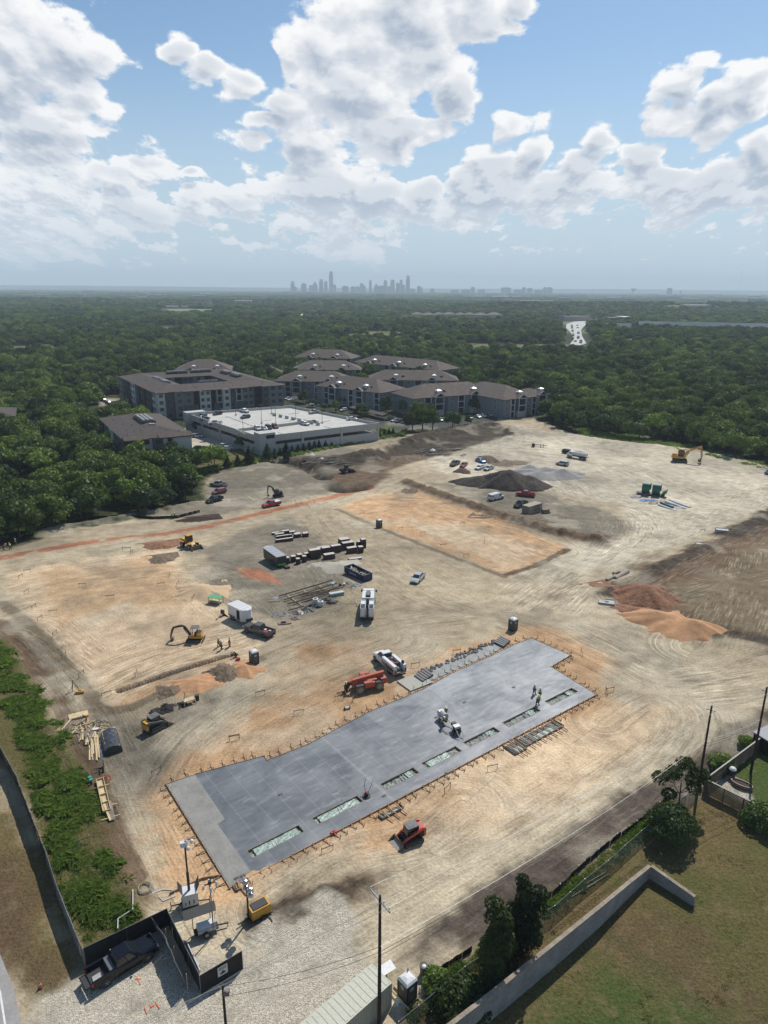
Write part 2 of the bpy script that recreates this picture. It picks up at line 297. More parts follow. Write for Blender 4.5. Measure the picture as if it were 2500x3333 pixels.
def make_ground():
 ys = [2.0, 10.0, 18.0, 24.0]
 while ys[-1] < 330: ys.append(ys[-1]+max(.1, .0031*ys[-1]))
 while ys[-1] < 17000: ys.append(ys[-1]*1.03)
 us = list(np.linspace(-.66, .66, 861)); ys = np.array(ys); us = np.array(us)
 Y, U = np.meshgrid(ys, us, indexing='ij'); X = U*(Y+40)
 X = X.ravel(); Y = Y.ravel(); n = X.size
 near = Y < 420
 Z = base(X, Y)
 w1 = (fbm(X, Y, 9, 4, 3)-.5)*2; w2 = (fbm(X, Y, 1.7, 3, 8)-.5)*2
 col = np.zeros((n, 3)); col[:] = FOREST; msk = np.zeros((n, 3))
 big = fbm(X, Y, 26, 4, 31)
 clr = (sstep(fbm(X, Y, 170, 4, 17), .60, .66)*(Y > 520)*(Y < 4500))[:, None]; col = col*(1-clr)+np.array((.13, .13, .055))*clr
 xn, yn = X[near], Y[near]; cn = col[near]; mn = msk[near]; a1 = w1[near]; a2 = w2[near]
 for c, soft, warp, k, pts in PAINT:
  p = GP(pts); q = np.array(p); mg = warp*1.2+soft*2+2
  I = np.nonzero((xn > q[:, 0].min()-mg) & (xn < q[:, 0].max()+mg) & (yn > q[:, 1].min()-mg) & (yn < q[:, 1].max()+mg))[0]
  xs, ys_ = xn[I], yn[I]; d, _, _ = seg(xs, ys_, p+[p[0]]); s = np.where(inside(xs, ys_, p), d, -d)
  lim = 1.0 if k == 'v' and soft <= 1 else 1.6
  w = sstep(s + a1[I]*warp*.55*lim + a2[I]*soft*.8, -soft, soft)[:, None]
  cn[I] = cn[I]*(1-w) + np.array(c)*w
  t = np.array({'g': (1, 0, 0), 'v': (0, 1, 0), 't': (0, 0, 1), '-': (0, 0, 0)}[k]); mn[I] = mn[I]*(1-w) + t*w
 # the red line of select fill along the north road
 d, s_, sd = seg(xn, yn, smooth(GP([(-60,1212),(0,1205),(200,1170),(400,1146),(600,1100),(740,1068),(800,1052)])))
 w = (sstep(d+a2*.8, 2.3, 1.2)*sstep(fbm(xn, yn, 4, 3, 77), .12, .38))[:, None]; cn = cn*(1-w)+np.array(REDD)*w
 for pl, hw, cc_ in (([(880,1045),(960,1075),(1060,1110),(1180,1150),(1290,1172)], 3.2, BRN), ([(600,995),(650,1000),(700,1030)], 2.4, DARK), ([(715,1050),(740,1058),(785,1052)], 2.2, DARK), ([(258,1491),(400,1443),(500,1413)], .7, (.12, .06, .028)), ([(1225,1187),(1160,1220),(1092,1242)], 1.2, BRN), ([(5,1302),(90,1374),(180,1478),(238,1538),(400,1478),(560,1424)], 1.3, (.17, .135, .09)), ([(728,1100),(820,1140),(960,1196),(1090,1246)], 1.0, (.18, .14, .095)), ([(0,1345),(60,1425),(150,1560),(215,1720),(290,1900)], 1.6, BRN)):  # bank and cut strokes; the trench one is darkened to paint its shade
  d, _, _ = seg(xn, yn, smooth(GP(pl), 3)); w = sstep(d+a2*.5*min(1, hw), hw, hw*.55)[:, None]*.92; cn = cn*(1-w)+np.array(cc_)*w
 # drifting light / dark soil
 k = (big[near]-.5)[:, None]; dirt = (1-mn[:, 1:2]); cn = cn*(1+k*1.0*dirt)
 pch = sstep(fbm(xn, yn, 11, 5, 55), .57, .72)[:, None]*dirt*.35; cn = cn*(1-pch)+np.array(CHALK)*pch*1.0
 pdk = sstep(fbm(xn, yn, 8, 5, 91), .60, .76)[:, None]*dirt*.4; cn = cn*(1-pdk)+np.array(GREY)*pdk*.8
 # flow of the wheel tracks
 b2 = np.full(xn.shape, 1e9); bd = np.full(xn.shape, 1e9); fs = np.zeros(xn.shape); fd = np.zeros(xn.shape); fi = np.zeros(xn.shape)
 for i, f in enumerate(FLOWS):
  d, s_, sd = seg(xn, yn, smooth(GP(f), 3)); d2 = d + a1*4; kk = d2 < bd; b2 = np.where(kk, bd, np.minimum(b2, d2))
  bd = np.where(kk, d2, bd); fs = np.where(kk, s_, fs); fd = np.where(kk, sd, fd); fi = np.where(kk, i, fi)
 col[near] = cn; msk[near] = mn
 flow = np.zeros((n, 3)); flow[near, 0] = fs; flow[near, 1] = fd; flow[near, 2] = fi*13.7; msk_a = np.ones(n); msk_a[near] = (.35+.65*sstep(bd, 16, 3))*sstep(b2-bd, .4, 2.2)
 # heights
 zn = Z[near]
 for p, hw, h in BANKS:
  d, _, _ = seg(xn, yn, smooth(GP(p), 3)); zn = zn + h*np.exp(-(d/hw)**2)*(1+.35*a2)*(.75+.5*fbm(xn, yn, 5, 3, 12))
 for p, hw, h in TRENCH:
  d, _, _ = seg(xn, yn, GP(p)); zn = zn + h*sstep(d, hw*1.5, hw*.7)
 p = GP([(x/KD, y/KD) for x, y in ((756,2880),(1930,2262),(1780,2174),(1846,2134),(1728,2082),(1600,2140),(1375,2250),(1200,2323),(1000,2430),(870,2480),(855,2467),(552,2556))]); d, _, _ = seg(xn, yn, p+[p[0]]); under = inside(xn, yn, p) & (d > .3); zn = np.where(under, -.40, zn); a2 = np.where(under, 0, a2)
 lum = cn.sum(1); rough = .05 + .22*sstep(lum, .55, .2)*(mn[:, 1] < .5)
 zn = zn + a2*rough
 Z[near] = zn
 ny, nx = len(ys), len(us); idx = np.arange(n).reshape(ny, nx)
 q = np.stack([idx[:-1, :-1], idx[:-1, 1:], idx[1:, 1:], idx[1:, :-1]], -1).reshape(-1, 4)
 # plain skirt behind and beside the camera
 ex = [(-400, -300), (400, -300), (400, 2), (U.ravel()[nx-1]*42, 2), (U.ravel()[0]*42, 2), (-400, 2)]
 me = bpy.data.meshes.new('ground')
 me.vertices.add(n); me.vertices.foreach_set('co', np.stack([X, Y, Z], 1).ravel())
 me.loops.add(q.size); me.loops.foreach_set('vertex_index', q.ravel()); me.polygons.add(len(q))
 me.polygons.foreach_set('loop_start', np.arange(0, q.size, 4)); me.polygons.foreach_set('use_smooth', np.ones(len(q), bool)); me.update()
 for nm, arr in (('tint', col), ('kindmask', msk)):
  a = me.color_attributes.new(nm, 'FLOAT_COLOR', 'POINT'); a.data.foreach_set('color', np.concatenate([arr, msk_a[:, None]], 1).ravel())
 a = me.attributes.new('flow', 'FLOAT_VECTOR', 'POINT'); a.data.foreach_set('vector', flow.ravel())
 me.materials.append(ground_material())
 o = bpy.data.objects.new('ground', me); COL.objects.link(o); o['kind'] = 'structure'
 b = MB(); b.box((0, -150, -.2), (900, 304, .1)); s = b.build('ground_behind', mat('soil_behind', TAN)); s['kind'] = 'structure'
 return o
def ground_material():
 m = bpy.data.materials.new('ground'); m.use_nodes = True; N = NT(m.node_tree); b = m.node_tree.nodes['Principled BSDF']
 at_ = lambda n: N.n('ShaderNodeAttribute', attribute_name=n)
 tint = at_('tint').outputs['Color']; kmn = at_('kindmask'); traf = kmn.outputs['Alpha']; k = N.n('ShaderNodeSeparateColor', {0: kmn.outputs['Color']}).outputs
 fl = at_('flow').outputs['Vector']; pos = N.n('ShaderNodeNewGeometry').outputs['Position']
 dirt = N.m('SUBTRACT', 1.0, k[1], clamp=True)
 st1 = N.noise(N.v('MULTIPLY', fl, (.07, .75, 1)), 1.0, 5, .65); st2 = N.noise(N.v('MULTIPLY', fl, (.25, 3.2, 1)), 1.0, 4, .6)
 n1 = N.noise(pos, .35, 6, .62); n2 = N.noise(pos, 3.0, 5, .65)
 c = N.mix(N.m('MULTIPLY', dirt, .9), tint, N.mix(N.lin(N.m('ADD', N.m('MULTIPLY', n1, .5), N.m('MULTIPLY', n2, .5)), .33, .67), N.mix(1.0, tint, (.50, .48, .45), 'MULTIPLY'), N.mix(1.0, tint, (1.34, 1.36, 1.38), 'MULTIPLY')))
 # wheel tracks: dark ruts and pale pressed bands following the traffic
 dtr = N.m('MULTIPLY', dirt, traf); rut = N.m('MULTIPLY', N.ss(st1, .48, .36), dtr)
 c = N.mix(N.m('MULTIPLY', rut, .42), c, N.mix(1.0, c, (.50, .50, .48), 'MULTIPLY'))
 c = N.mix(N.m('MULTIPLY', N.m('MULTIPLY', N.ss(st2, .53, .66), dtr), N.m('MULTIPLY_ADD', k[2], .50, .30)), c, N.mix(.22, N.mix(1.0, c, (1.6, 1.6, 1.58), 'MULTIPLY'), (.58, .54, .44)))
 c = N.mix(N.m('MULTIPLY', N.m('MULTIPLY', N.ss(st2, .46, .34), dtr), N.m('MULTIPLY_ADD', k[2], .3, .42)), c, N.mix(1.0, c, (.5, .47, .43), 'MULTIPLY'))
 # crushed rock
 vo = N.n('ShaderNodeTexVoronoi', {'Vector': pos, 'Scale': 8.5}, voronoi_dimensions='2D')
 vo2 = N.n('ShaderNodeSeparateColor', {0: vo.outputs['Color']}).outputs[0]
 rock = N.mix(vo2, (.34, .30, .23), (.68, .63, .52)); rock = N.mix(N.m('MULTIPLY', N.ss(vo.outputs['Distance'], .32, .6), .5), rock, (.20, .165, .12))
 c = N.mix(N.m('MULTIPLY', k[0], N.ss(n1, .34, .56, 0.0, .9)), c, rock)
 # grass and weeds
 gn = N.m('ADD', N.m('MULTIPLY', n2, .5), N.m('MULTIPLY', N.noise(pos, 11.0, 3, .7), .5))
 gcol = N.mix(N.lin(gn, .36, .64), N.mix(1.0, tint, (.45, .47, .40), 'MULTIPLY'), N.mix(1.0, tint, (1.5, 1.45, 1.3), 'MULTIPLY'))
 gcol = N.mix(N.m('MULTIPLY', N.ss(N.noise(pos, .22, 4, .6), .50, .66), .28), gcol, (.06, .10, .018))
 gcol = N.mix(N.m('MULTIPLY', N.ss(N.noise(N.v('ADD', pos, (31, 7, 0)), .5, 4, .6), .52, .70), .5), gcol, (.20, .15, .085))
 c = N.mix(k[1], c, gcol)
 N.t.links.new(c, b.inputs['Base Color']); b.inputs['Roughness'].default_value = .95; b.inputs['Specular IOR Level'].default_value = .15
 h = N.m('ADD', N.m('MULTIPLY', n2, .16), N.m('MULTIPLY', N.m('MULTIPLY', N.m('SUBTRACT', N.m('ADD', st1, st2), 1.0), traf), .13))
 h = N.m('ADD', h, N.m('MULTIPLY', k[0], N.m('MULTIPLY', vo.outputs['Distance'], -.06))); h = N.m('ADD', h, N.m('MULTIPLY', k[1], N.m('MULTIPLY', gn, .25)))
 bn = N.n('ShaderNodeBump', {'Strength': .9, 'Distance': 1.0, 'Height': h}); N.t.links.new(bn.outputs[0], b.inputs['Normal'])
 return m
# ------------------------------------------------------------------ mesh building
class MB:
 "collects simple solids and links them as ONE mesh object"
 def __init__(s): s.v = []; s.f = []; s.fm = []; s.m = 0; s.sm = []; s.smooth = False; s.T = None
 def add(s, vs, fs):
  o = len(s.v)
  s.v += [tuple(s.T @ Vector(p)) for p in vs] if s.T is not None else [tuple(p) for p in vs]
  for f in fs: s.f.append([i+o for i in f]); s.fm.append(s.m); s.sm.append(s.smooth)
  return s
 def box(s, c, d, rz=0.0, rx=0.0, ry=0.0, taper=1.0):
  x, y, z = d[0]/2, d[1]/2, d[2]/2; M = Matrix.Translation(c) @ Matrix.Rotation(rz, 4, 'Z') @ Matrix.Rotation(ry, 4, 'Y') @ Matrix.Rotation(rx, 4, 'X'); t = taper
  p = [(-x,-y,-z),(x,-y,-z),(x,y,-z),(-x,y,-z),(-x*t,-y*t,z),(x*t,-y*t,z),(x*t,y*t,z),(-x*t,y*t,z)]
  return s.add([M @ Vector(q) for q in p], [(3,2,1,0),(4,5,6,7),(0,1,5,4),(1,2,6,5),(2,3,7,6),(3,0,4,7)])
 def b2(s, x0, x1, y0, y1, z0, z1): return s.box(((x0+x1)/2, (y0+y1)/2, (z0+z1)/2), (abs(x1-x0), abs(y1-y0), abs(z1-z0)))
 def tube(s, pts, r, n=6, caps=True, r1=None):
  P = [Vector(p) for p in pts]; m = len(P); rs = [r+(r1-r)*i/(m-1) for i in range(m)] if r1 is not None else ([r]*m if not isinstance(r, (list, tuple)) else r)
  vs = []; up = None
  for i, p in enumerate(P):
   d = (P[min(i+1, m-1)]-P[max(i-1, 0)]).normalized()
   if up is None: up = d.orthogonal().normalized()
   else: up = (up - d*up.dot(d)).normalized() if (up - d*up.dot(d)).length > 1e-6 else d.orthogonal().normalized()
   w = d.cross(up)
   for k in range(n): a = 2*PI*k/n+.3; vs.append(p+(up*math.cos(a)+w*math.sin(a))*rs[i])
  fs = [(i*n+k, i*n+(k+1) % n, (i+1)*n+(k+1) % n, (i+1)*n+k) for i in range(m-1) for k in range(n)]
  if caps: fs += [tuple(reversed(range(n))), tuple(range((m-1)*n, m*n))]
  return s.add(vs, fs)
 def bar(s, a, b, w, h=None):
  a = Vector(a); b = Vector(b); d = b-a; l = d.length; h = h or w
  M = Matrix.Translation((a+b)/2) @ d.to_track_quat('X', 'Z').to_matrix().to_4x4()
  o = s.T; s.T = (o @ M) if o is not None else M; s.box((0, 0, 0), (l, w, h)); s.T = o; return s
 def prism(s, poly, z0, z1, axis='z'):
  "polygon extruded along an axis: poly in the plane of the other two"
  n = len(poly); A = {'z': lambda a, b, c: (a, b, c), 'y': lambda a, b, c: (a, c, b), 'x': lambda a, b, c: (c, a, b)}[axis]
  return s.add([A(p[0], p[1], z0) for p in poly]+[A(p[0], p[1], z1) for p in poly], [tuple(reversed(range(n))), tuple(range(n, 2*n))]+[(i, (i+1) % n, n+(i+1) % n, n+i) for i in range(n)])
 def loft(s, rings, caps=True):
  n = len(rings[0]); vs = [p for r in rings for p in r]; m = len(rings)
  fs = [(i*n+k, i*n+(k+1) % n, (i+1)*n+(k+1) % n, (i+1)*n+k) for i in range(m-1) for k in range(n)]
  if caps: fs += [tuple(reversed(range(n))), tuple(range((m-1)*n, m*n))]
  return s.add(vs, fs)
 def wheel(s, c, r, w, n=18, axis='y'):
  rr = [(.0, r*.55), (.0, r*.96), (w*.12, r), (w*.88, r), (w, r*.96), (w, r*.55)]; rings = []
  for o, q in rr:
   rings.append([(c[0]+q*math.cos(2*PI*k/n), c[1]-w/2+o, c[2]+q*math.sin(2*PI*k/n)) if axis == 'y' else (c[0]-w/2+o, c[1]+q*math.cos(2*PI*k/n), c[2]+q*math.sin(2*PI*k/n)) for k in range(n)])
  return s.loft(rings)
 def ball(s, c, r, n=8, sq=(1, 1, 1)):
  rings = [[(c[0]+r*sq[0]*math.sin(t)*math.cos(2*PI*k/n), c[1]+r*sq[1]*math.sin(t)*math.sin(2*PI*k/n), c[2]+r*sq[2]*math.cos(t)) for k in range(n)] for t in [PI*(.03+.94*j/(n//2+1)) for j in range(n//2+2)]]
  return s.loft(rings)
 def build(s, name, material, parent=None, loc=None):
  me = bpy.data.meshes.new(name); me.from_pydata(s.v, [], s.f)
  for mt in (material if isinstance(material, (list, tuple)) else [material]): me.materials.append(mt)
  if any(s.fm): me.polygons.foreach_set('material_index', s.fm)
  if any(s.sm): me.polygons.foreach_set('use_smooth', s.sm)
  me.update(); bm = bmesh.new(); bm.from_mesh(me); bmesh.ops.recalc_face_normals(bm, faces=bm.faces); bm.to_mesh(me); bm.free()
  o = bpy.data.objects.new(name, me); COL.objects.link(o)
  if parent is not None: o.parent = parent
  if loc is not None: o.location = loc
  return o
def tag(o, label, cat, group=None, kind=None):
 o['label'] = label; o['category'] = cat
 if group: o['group'] = group
 if kind: o['kind'] = kind
 return o
def thing(name, label, cat, loc=(0, 0, 0), rz=0.0, group=None):
 o = bpy.data.objects.new(name, None); COL.objects.link(o); o.empty_display_size = .3; o.location = loc; o.rotation_euler = (0, 0, rz)
 return tag(o, label, cat, group)
KIDS = {}
def dup(o, loc=None, rz=None, label=None, swap=None, scale=None):
 "copy of a thing with its parts and their sub-parts; swap = {old material: new material}"
 def cp(q, par):
  c = q.copy(); COL.objects.link(c)
  if par is not None: c.parent = par
  if swap and q.type == 'MESH' and any(s.material in swap for s in q.material_slots):
   for s in c.material_slots:
    if s.material in swap: nm = swap[s.material]; s.link = 'OBJECT'; s.material = nm
  for k in [k for k in children(q)]: CH.setdefault(c.name, []).append(cp(k, c))
  return c
 r = cp(o, None)
 if loc is not None: r.location = loc
 if rz is not None: r.rotation_euler = (0, 0, rz)
 if label: r['label'] = label
 if scale: r.scale = (scale, scale, scale) if not isinstance(scale, tuple) else scale
 return r
CH = {}
def children(o): return CH[o.name] if o.name in CH else list(o.children)
def heading(p, q): return math.atan2(q[1]-p[1], q[0]-p[0])
ground = make_ground()

# ------------------------------------------------------------------ trees
def leaf_mat(name, col, hi, tr=.25, rnd=.28, pr=(.62, 1.5)):
 m = bpy.data.materials.new(name); m.use_nodes = True; N = NT(m.node_tree); m.node_tree.nodes.clear()
 pos = N.n('ShaderNodeNewGeometry').outputs['Position']; ri = N.n('ShaderNodeObjectInfo').outputs['Random']
 f = N.m('ADD', N.m('MULTIPLY', N.noise(pos, .9, 2), .6), N.m('MULTIPLY', ri, .45))
 f = N.m('ADD', f, N.m('MULTIPLY', N.noise(pos, .009, 3, .6), 1.2))
 c = N.mix(N.ss(f, .80, 1.42), col, hi)
 c = N.n('ShaderNodeHueSaturation', {'Value': N.lin(N.noise(N.v('ADD', pos, (90, 40, 0)), .0035, 3, .6), .3, .7, 1-rnd, 1+rnd), 'Color': c}).outputs[0]
 c = N.n('ShaderNodeHueSaturation', {'Value': N.lin(N.m('FRACT', N.m('MULTIPLY', ri, 7.31)), 0, 1, *pr), 'Color': c}).outputs[0]
 d = N.n('ShaderNodeBsdfDiffuse', {'Color': c}); t = N.n('ShaderNodeBsdfTranslucent', {'Color': N.mix(.5, c, (.12, .20, .03))})
 g = N.n('ShaderNodeBsdfGlossy', {'Color': (.5, .5, .5, 1), 'Roughness': .5})
 mx = N.n('ShaderNodeMixShader', {0: tr, 1: d.outputs[0], 2: t.outputs[0]}); mx2 = N.n('ShaderNodeMixShader', {0: .03, 1: mx.outputs[0], 2: g.outputs[0]})
 N.n('ShaderNodeOutputMaterial', {0: mx2.outputs[0]}); return m
LEAF = leaf_mat('broadleaf_foliage', (.026, .049, .010), (.125, .178, .025))
LEAF_N = leaf_mat('oak_foliage', (.026, .046, .014), (.07, .105, .026), .2)
LEAF_W = leaf_mat('weed_foliage', (.15, .235, .042), (.27, .34, .085), .5, .15, (1, 1))
BARK = mat('bark', (.085, .07, .055), .9, var=.3, bump=.02)
def leaf_cloud(lobes, n, ls, seed, core=.80, flat=.0, fill=.25):
 "leaf-sized quads spread over and through overlapping lobes, round an uneven inner mass"
 rg = np.random.default_rng(seed); L = np.array(lobes); w = L[:, 3]**2; idx = rg.choice(len(L), n, p=w/w.sum())
 d = rg.normal(size=(n, 3)); d /= np.linalg.norm(d, axis=1)[:, None]; d[:, 2] = np.where(rg.random(n) < .75, np.abs(d[:, 2]), d[:, 2])
 d /= np.linalg.norm(d, axis=1)[:, None]
 rr = L[idx, 3]*np.where(rg.random(n) < fill, rg.uniform(.6, 1, n), rg.uniform(.93, 1.15, n)); c = L[idx, :3]+d*rr[:, None]*np.array([1, 1, .85])
 keep = np.ones(n, bool)
 for l in L: keep &= np.linalg.norm((c-l[:3])/np.array([1, 1, .85]), axis=1) > l[3]*.78
 c = c[keep]; d = d[keep]; n = len(c)
 nr = d+rg.normal(size=(n, 3))*.55; nr /= np.linalg.norm(nr, axis=1)[:, None]
 t = np.cross(nr, rg.normal(size=(n, 3))); t /= np.linalg.norm(t, axis=1)[:, None]; b = np.cross(nr, t)
 s = ls*rg.uniform(.55, 1.35, n)[:, None]; k = rg.uniform(.55, 1, n)[:, None]
 V = np.stack([c-t*s-b*s*k*.6, c+t*s*.3-b*s*k, c+t*s+b*s*k*.5, c-t*s*.4+b*s*k], 1).reshape(-1, 3); Fq = np.arange(4*n).reshape(-1, 4)
 vs = V.tolist(); fs = Fq.tolist()
 for l in L:
  if core <= 0: break
  o = len(vs); nn, mm = 7, 5
  for j in range(mm+1):
   th = PI*(.04+.92*j/mm)
   for q in range(nn):
    a = 2*PI*q/nn; k2 = core*l[3]*rg.uniform(.86, 1.08); vs.append((l[0]+k2*math.sin(th)*math.cos(a), l[1]+k2*math.sin(th)*math.sin(a), l[2]+k2*.82*math.cos(th)))
  for j in range(mm):
   for q in range(nn): fs.append([o+j*nn+q, o+j*nn+(q+1) % nn, o+(j+1)*nn+(q+1) % nn, o+(j+1)*nn+q])
 return vs, fs
def mesh_of(name, vs, fs, m):
 me = bpy.data.meshes.new(name); me.from_pydata(vs, [], fs); me.materials.append(m); me.update(); return me
def lobes_round(rad, h, n, seed, z0):
 rg = random.Random(seed); out = [(rg.uniform(-.1, .1)*rad, rg.uniform(-.1, .1)*rad, z0+h*.52, rad*.62)]
 for i in range(n):
  a = i*2.4+rg.uniform(-.4, .4); e = math.sqrt((i+.6)/n); r = rad*(.30+.42*e); z = z0+h*(.78-.52*e)+rg.uniform(-.08, .08)*h
  out.append((r*math.cos(a), r*math.sin(a), z, rad*rg.uniform(.30, .46)))
 return out
def trunk_mb(h, r, seed, limbs=5, spread=2.5):
 rg = random.Random(seed); m = MB(); l = rg.uniform(-.3, .3); top = (l, rg.uniform(-.3, .3), h*.62)
 m.tube([(0, 0, -.3), (l*.3, 0, h*.3), top], r, 7, r1=r*.55)
 for i in range(limbs):
  a = i*2*PI/limbs+rg.uniform(-.4, .4); z = h*rg.uniform(.28, .6); e = spread*rg.uniform(.6, 1)
  m.tube([(l*.4, 0, z), (e*.45*math.cos(a), e*.45*math.sin(a), z+h*.14), (e*math.cos(a), e*math.sin(a), z+h*.25)], r*.42, 5, r1=r*.12)
 return m
def make_tree(name, label, cat, rad, h, seed, leaves=1500, ls=.36, m=None, group=None, nl=9, z0=None, lob=None, fill=.25, core=.8, tr=.22):
 t = thing(name, label, cat, group=group); z0 = h*.22 if z0 is None else z0
 trunk_mb(h, tr, seed, spread=rad*.7).build('trunk', BARK, t)
 vs, fs = leaf_cloud(lob or lobes_round(rad, h-z0, nl, seed, z0), leaves, ls, seed, core, fill=fill)
 c = bpy.data.objects.new('crown', mesh_of('crown', vs, fs, m or LEAF)); COL.objects.link(c); c.parent = t
 return t
KEEP_OUT = []      # world polygons no wild tree may stand in (footprints of the site, roads, buildings)
def forest():
 L1 = 'broadleaf tree in the dense wood left of the dirt site, below the three-storey block'
 protos = []
 specs = [(4.6, 9.5, 1), (5.4, 10.5, 2), (3.9, 8.5, 3), (5.0, 11.5, 4), (4.3, 9, 5), (3.4, 7.5, 6)]
 for r, h, s in specs:
  protos.append(make_tree('broadleaf_tree', L1, 'tree', r, h, s, 1700, .36, LEAF if s % 3 else LEAF_N, nl=8+s))
 rg = np.random.default_rng(5)
 def field(y0, y1, sp, jit=.42):
  ny = int((y1-y0)/sp); out = []
  for j in range(ny):
   y = y0+j*sp; x0 = -.64*(y+30); x1 = -x0; nx = int((x1-x0)/sp)
   xx = x0+(np.arange(nx)+.5*(j % 2))*sp+rg.uniform(-jit, jit, nx)*sp; out.append(np.stack([xx, y+rg.uniform(-jit, jit, nx)*sp], 1))
  return np.concatenate(out)
 def ok(P):
  k = np.ones(len(P), bool); X, Y = P[:, 0], P[:, 1]
  for poly, mg in KEEP_OUT:
   k &= ~inside(X, Y, poly)
   if mg > 0:
    q = np.array([p[:2] for p in poly]); nb = (X > q[:, 0].min()-mg) & (X < q[:, 0].max()+mg) & (Y > q[:, 1].min()-mg) & (Y < q[:, 1].max()+mg)
    if nb.any():
     d = seg(X[nb], Y[nb], [p[:2] for p in poly]+[poly[0][:2]])[0]; kk = k[nb]; kk &= d > mg; k[nb] = kk
  k &= ~((fbm(X, Y, 170, 4, 17) > .615) & (Y > 520) & (Y < 4500) & (rg.random(len(X)) < .93)); return P[k]
 A = ok(field(118, 520, 6.6)); B = ok(field(520, 1300, 8.5)); C_ = ok(field(1300, 3600, 15)); D = ok(field(3600, 12600, 50))
 gap = fbm(A[:, 0], A[:, 1], 22, 3, 4) < .66; A = A[gap]
 o = np.argsort(A[:, 1]+np.abs(A[:, 0])*.2); A = A[o]
 vis = np.abs(A[:, 0])/(A[:, 1]*.954+17) < .56
 near = A[vis][:296]; rest = np.concatenate([A[vis][296:], A[~vis]])
 for i, (x, y) in enumerate(near):
  p = protos[i % 6] if i < 6 else protos[rg.integers(6)]; k = rg.uniform(.78, 1.18); z = float(base(x, y))-.2
  if i < 6: t = p; t.location = (x, y, z); t.rotation_euler.z = rg.uniform(0, 6.28)
  else: t = dup(p, (x, y, z), rg.uniform(0, 6.28), scale=(k, k, k*rg.uniform(.85, 1.1)))
  if x > 20 and y > 190: t['label'] = 'broadleaf tree in the dense wood beyond the chalky north-east part of the site'; t['group'] = 'trees in the wood beyond the chalky ground'
  elif y > 262: t['label'] = 'broadleaf tree in the wood round the brown apartment blocks'; t['group'] = 'trees in the wood round the apartment blocks'
  else: t['label'] = L1; t['group'] = 'trees in the wood left of the site'
 crowns = [[c for c in p.children if c.name.startswith('crown')][0] for p in protos]
 def inst(name, P, sxy, sz, label):
  n = len(P); X, Y = P[:, 0], P[:, 1]; Z = base(X, Y)-.3*np.array(sz)
  me = bpy.data.meshes.new(name); me.vertices.add(n); me.vertices.foreach_set('co', np.stack([X, Y, Z], 1).ravel())
  k = rg.uniform(.6, 1.42, n)*sxy; S = np.stack([k, k, rg.uniform(.6, 1.3, n)*sz], 1); Rz = np.zeros((n, 3)); Rz[:, 2] = rg.uniform(0, 6.28, n)
  for nm, a in (('scl', S), ('rot', Rz)): me.attributes.new(nm, 'FLOAT_VECTOR', 'POINT').data.foreach_set('vector', a.ravel())
  me.attributes.new('pick', 'INT', 'POINT').data.foreach_set('value', rg.integers(0, 6, n).astype(np.int32)); me.update()
  ob = bpy.data.objects.new(name, me); COL.objects.link(ob); tag(ob, label, 'woodland', kind='stuff')
  g = bpy.data.node_groups.new(name, 'GeometryNodeTree'); g.interface.new_socket('Geometry', in_out='INPUT', socket_type='NodeSocketGeometry'); g.interface.new_socket('Geometry', in_out='OUTPUT', socket_type='NodeSocketGeometry')
  N = NT(g); gi = N.n('NodeGroupInput'); go = N.n('NodeGroupOutput'); j = N.n('GeometryNodeJoinGeometry')
  for c in reversed(crowns):
   oi = N.n('GeometryNodeObjectInfo', transform_space='ORIGINAL'); oi.inputs[0].default_value = c; oi.inputs[1].default_value = True; g.links.new(oi.outputs['Geometry'], j.inputs[0])
  def na(nm, dt): q = N.n('GeometryNodeInputNamedAttribute', data_type=dt); q.inputs[0].default_value = nm; return q.outputs[0]
  ip = N.n('GeometryNodeInstanceOnPoints'); ip.inputs['Pick Instance'].default_value = True
  for k_, v_ in (('Points', gi.outputs[0]), ('Instance', j.outputs[0]), ('Instance Index', na('pick', 'INT')), ('Rotation', na('rot', 'FLOAT_VECTOR')), ('Scale', na('scl', 'FLOAT_VECTOR'))): g.links.new(v_, ip.inputs[k_])
  g.links.new(ip.outputs[0], go.inputs[0]); md = ob.modifiers.new('scatter', 'NODES'); md.node_group = g
  return ob
 P = np.concatenate([rest, B, C_, D]); s1 = np.concatenate([np.ones(len(rest)), np.full(len(B), 1.12), np.full(len(C_), 1.9), np.full(len(D), 6.5)])
 s2 = np.concatenate([np.ones(len(rest)), np.full(len(B), 1.05), np.full(len(C_), 1.15), np.full(len(D), 1.25)])
 inst('forest', P, s1, s2, 'unbroken green forest of crowns running to the horizon')
 print('forest', len(P))

# ------------------------------------------------------------------ buildings
def atz(px, py, z):
 d = ray(px, py); t = (z-CAMH)/d[2]; return Vector((d[0]*t, d[1]*t, z))
GZ = -5.0
SHINGLE = mat('roof_shingle', (.055, .040, .033), .9, var=.16, vs=.8, bump=.02, bs=9)
SHING2 = mat('roof_shingle_taupe', (.075, .056, .046), .9, var=.14, vs=.6, bump=.02, bs=9)
FASCIA = mat('dark_fascia', (.03, .028, .028), .7)
WPAINT = mat('white_trim', (.55, .56, .56), .6, var=.05)
STUC_L = mat('light_stucco', (.46, .455, .43), .9, var=.06); STUC_G = mat('grey_stucco', (.085, .088, .092), .9, var=.06); STUC_M = mat('mid_stucco', (.165, .168, .165), .9, var=.06)
BRICKD = mat('dark_brick', (.062, .042, .038), .9, var=.25, vs=3); BLUEG = mat('blue_grey_siding', (.165, .19, .195), .8, var=.08, vs=2); BLUED = mat('slate_siding', (.075, .085, .105), .8, var=.08)
GLASS = mat('window_glass', (.035, .045, .055), .12, spec=.8, var=.2); FRAMEG = mat('window_frame', (.05, .05, .05), .6); SHADEIN = mat('painted_opening_shade', (.012, .012, .013), .9)  # the last, near-black, paints the shade of openings that have no depth
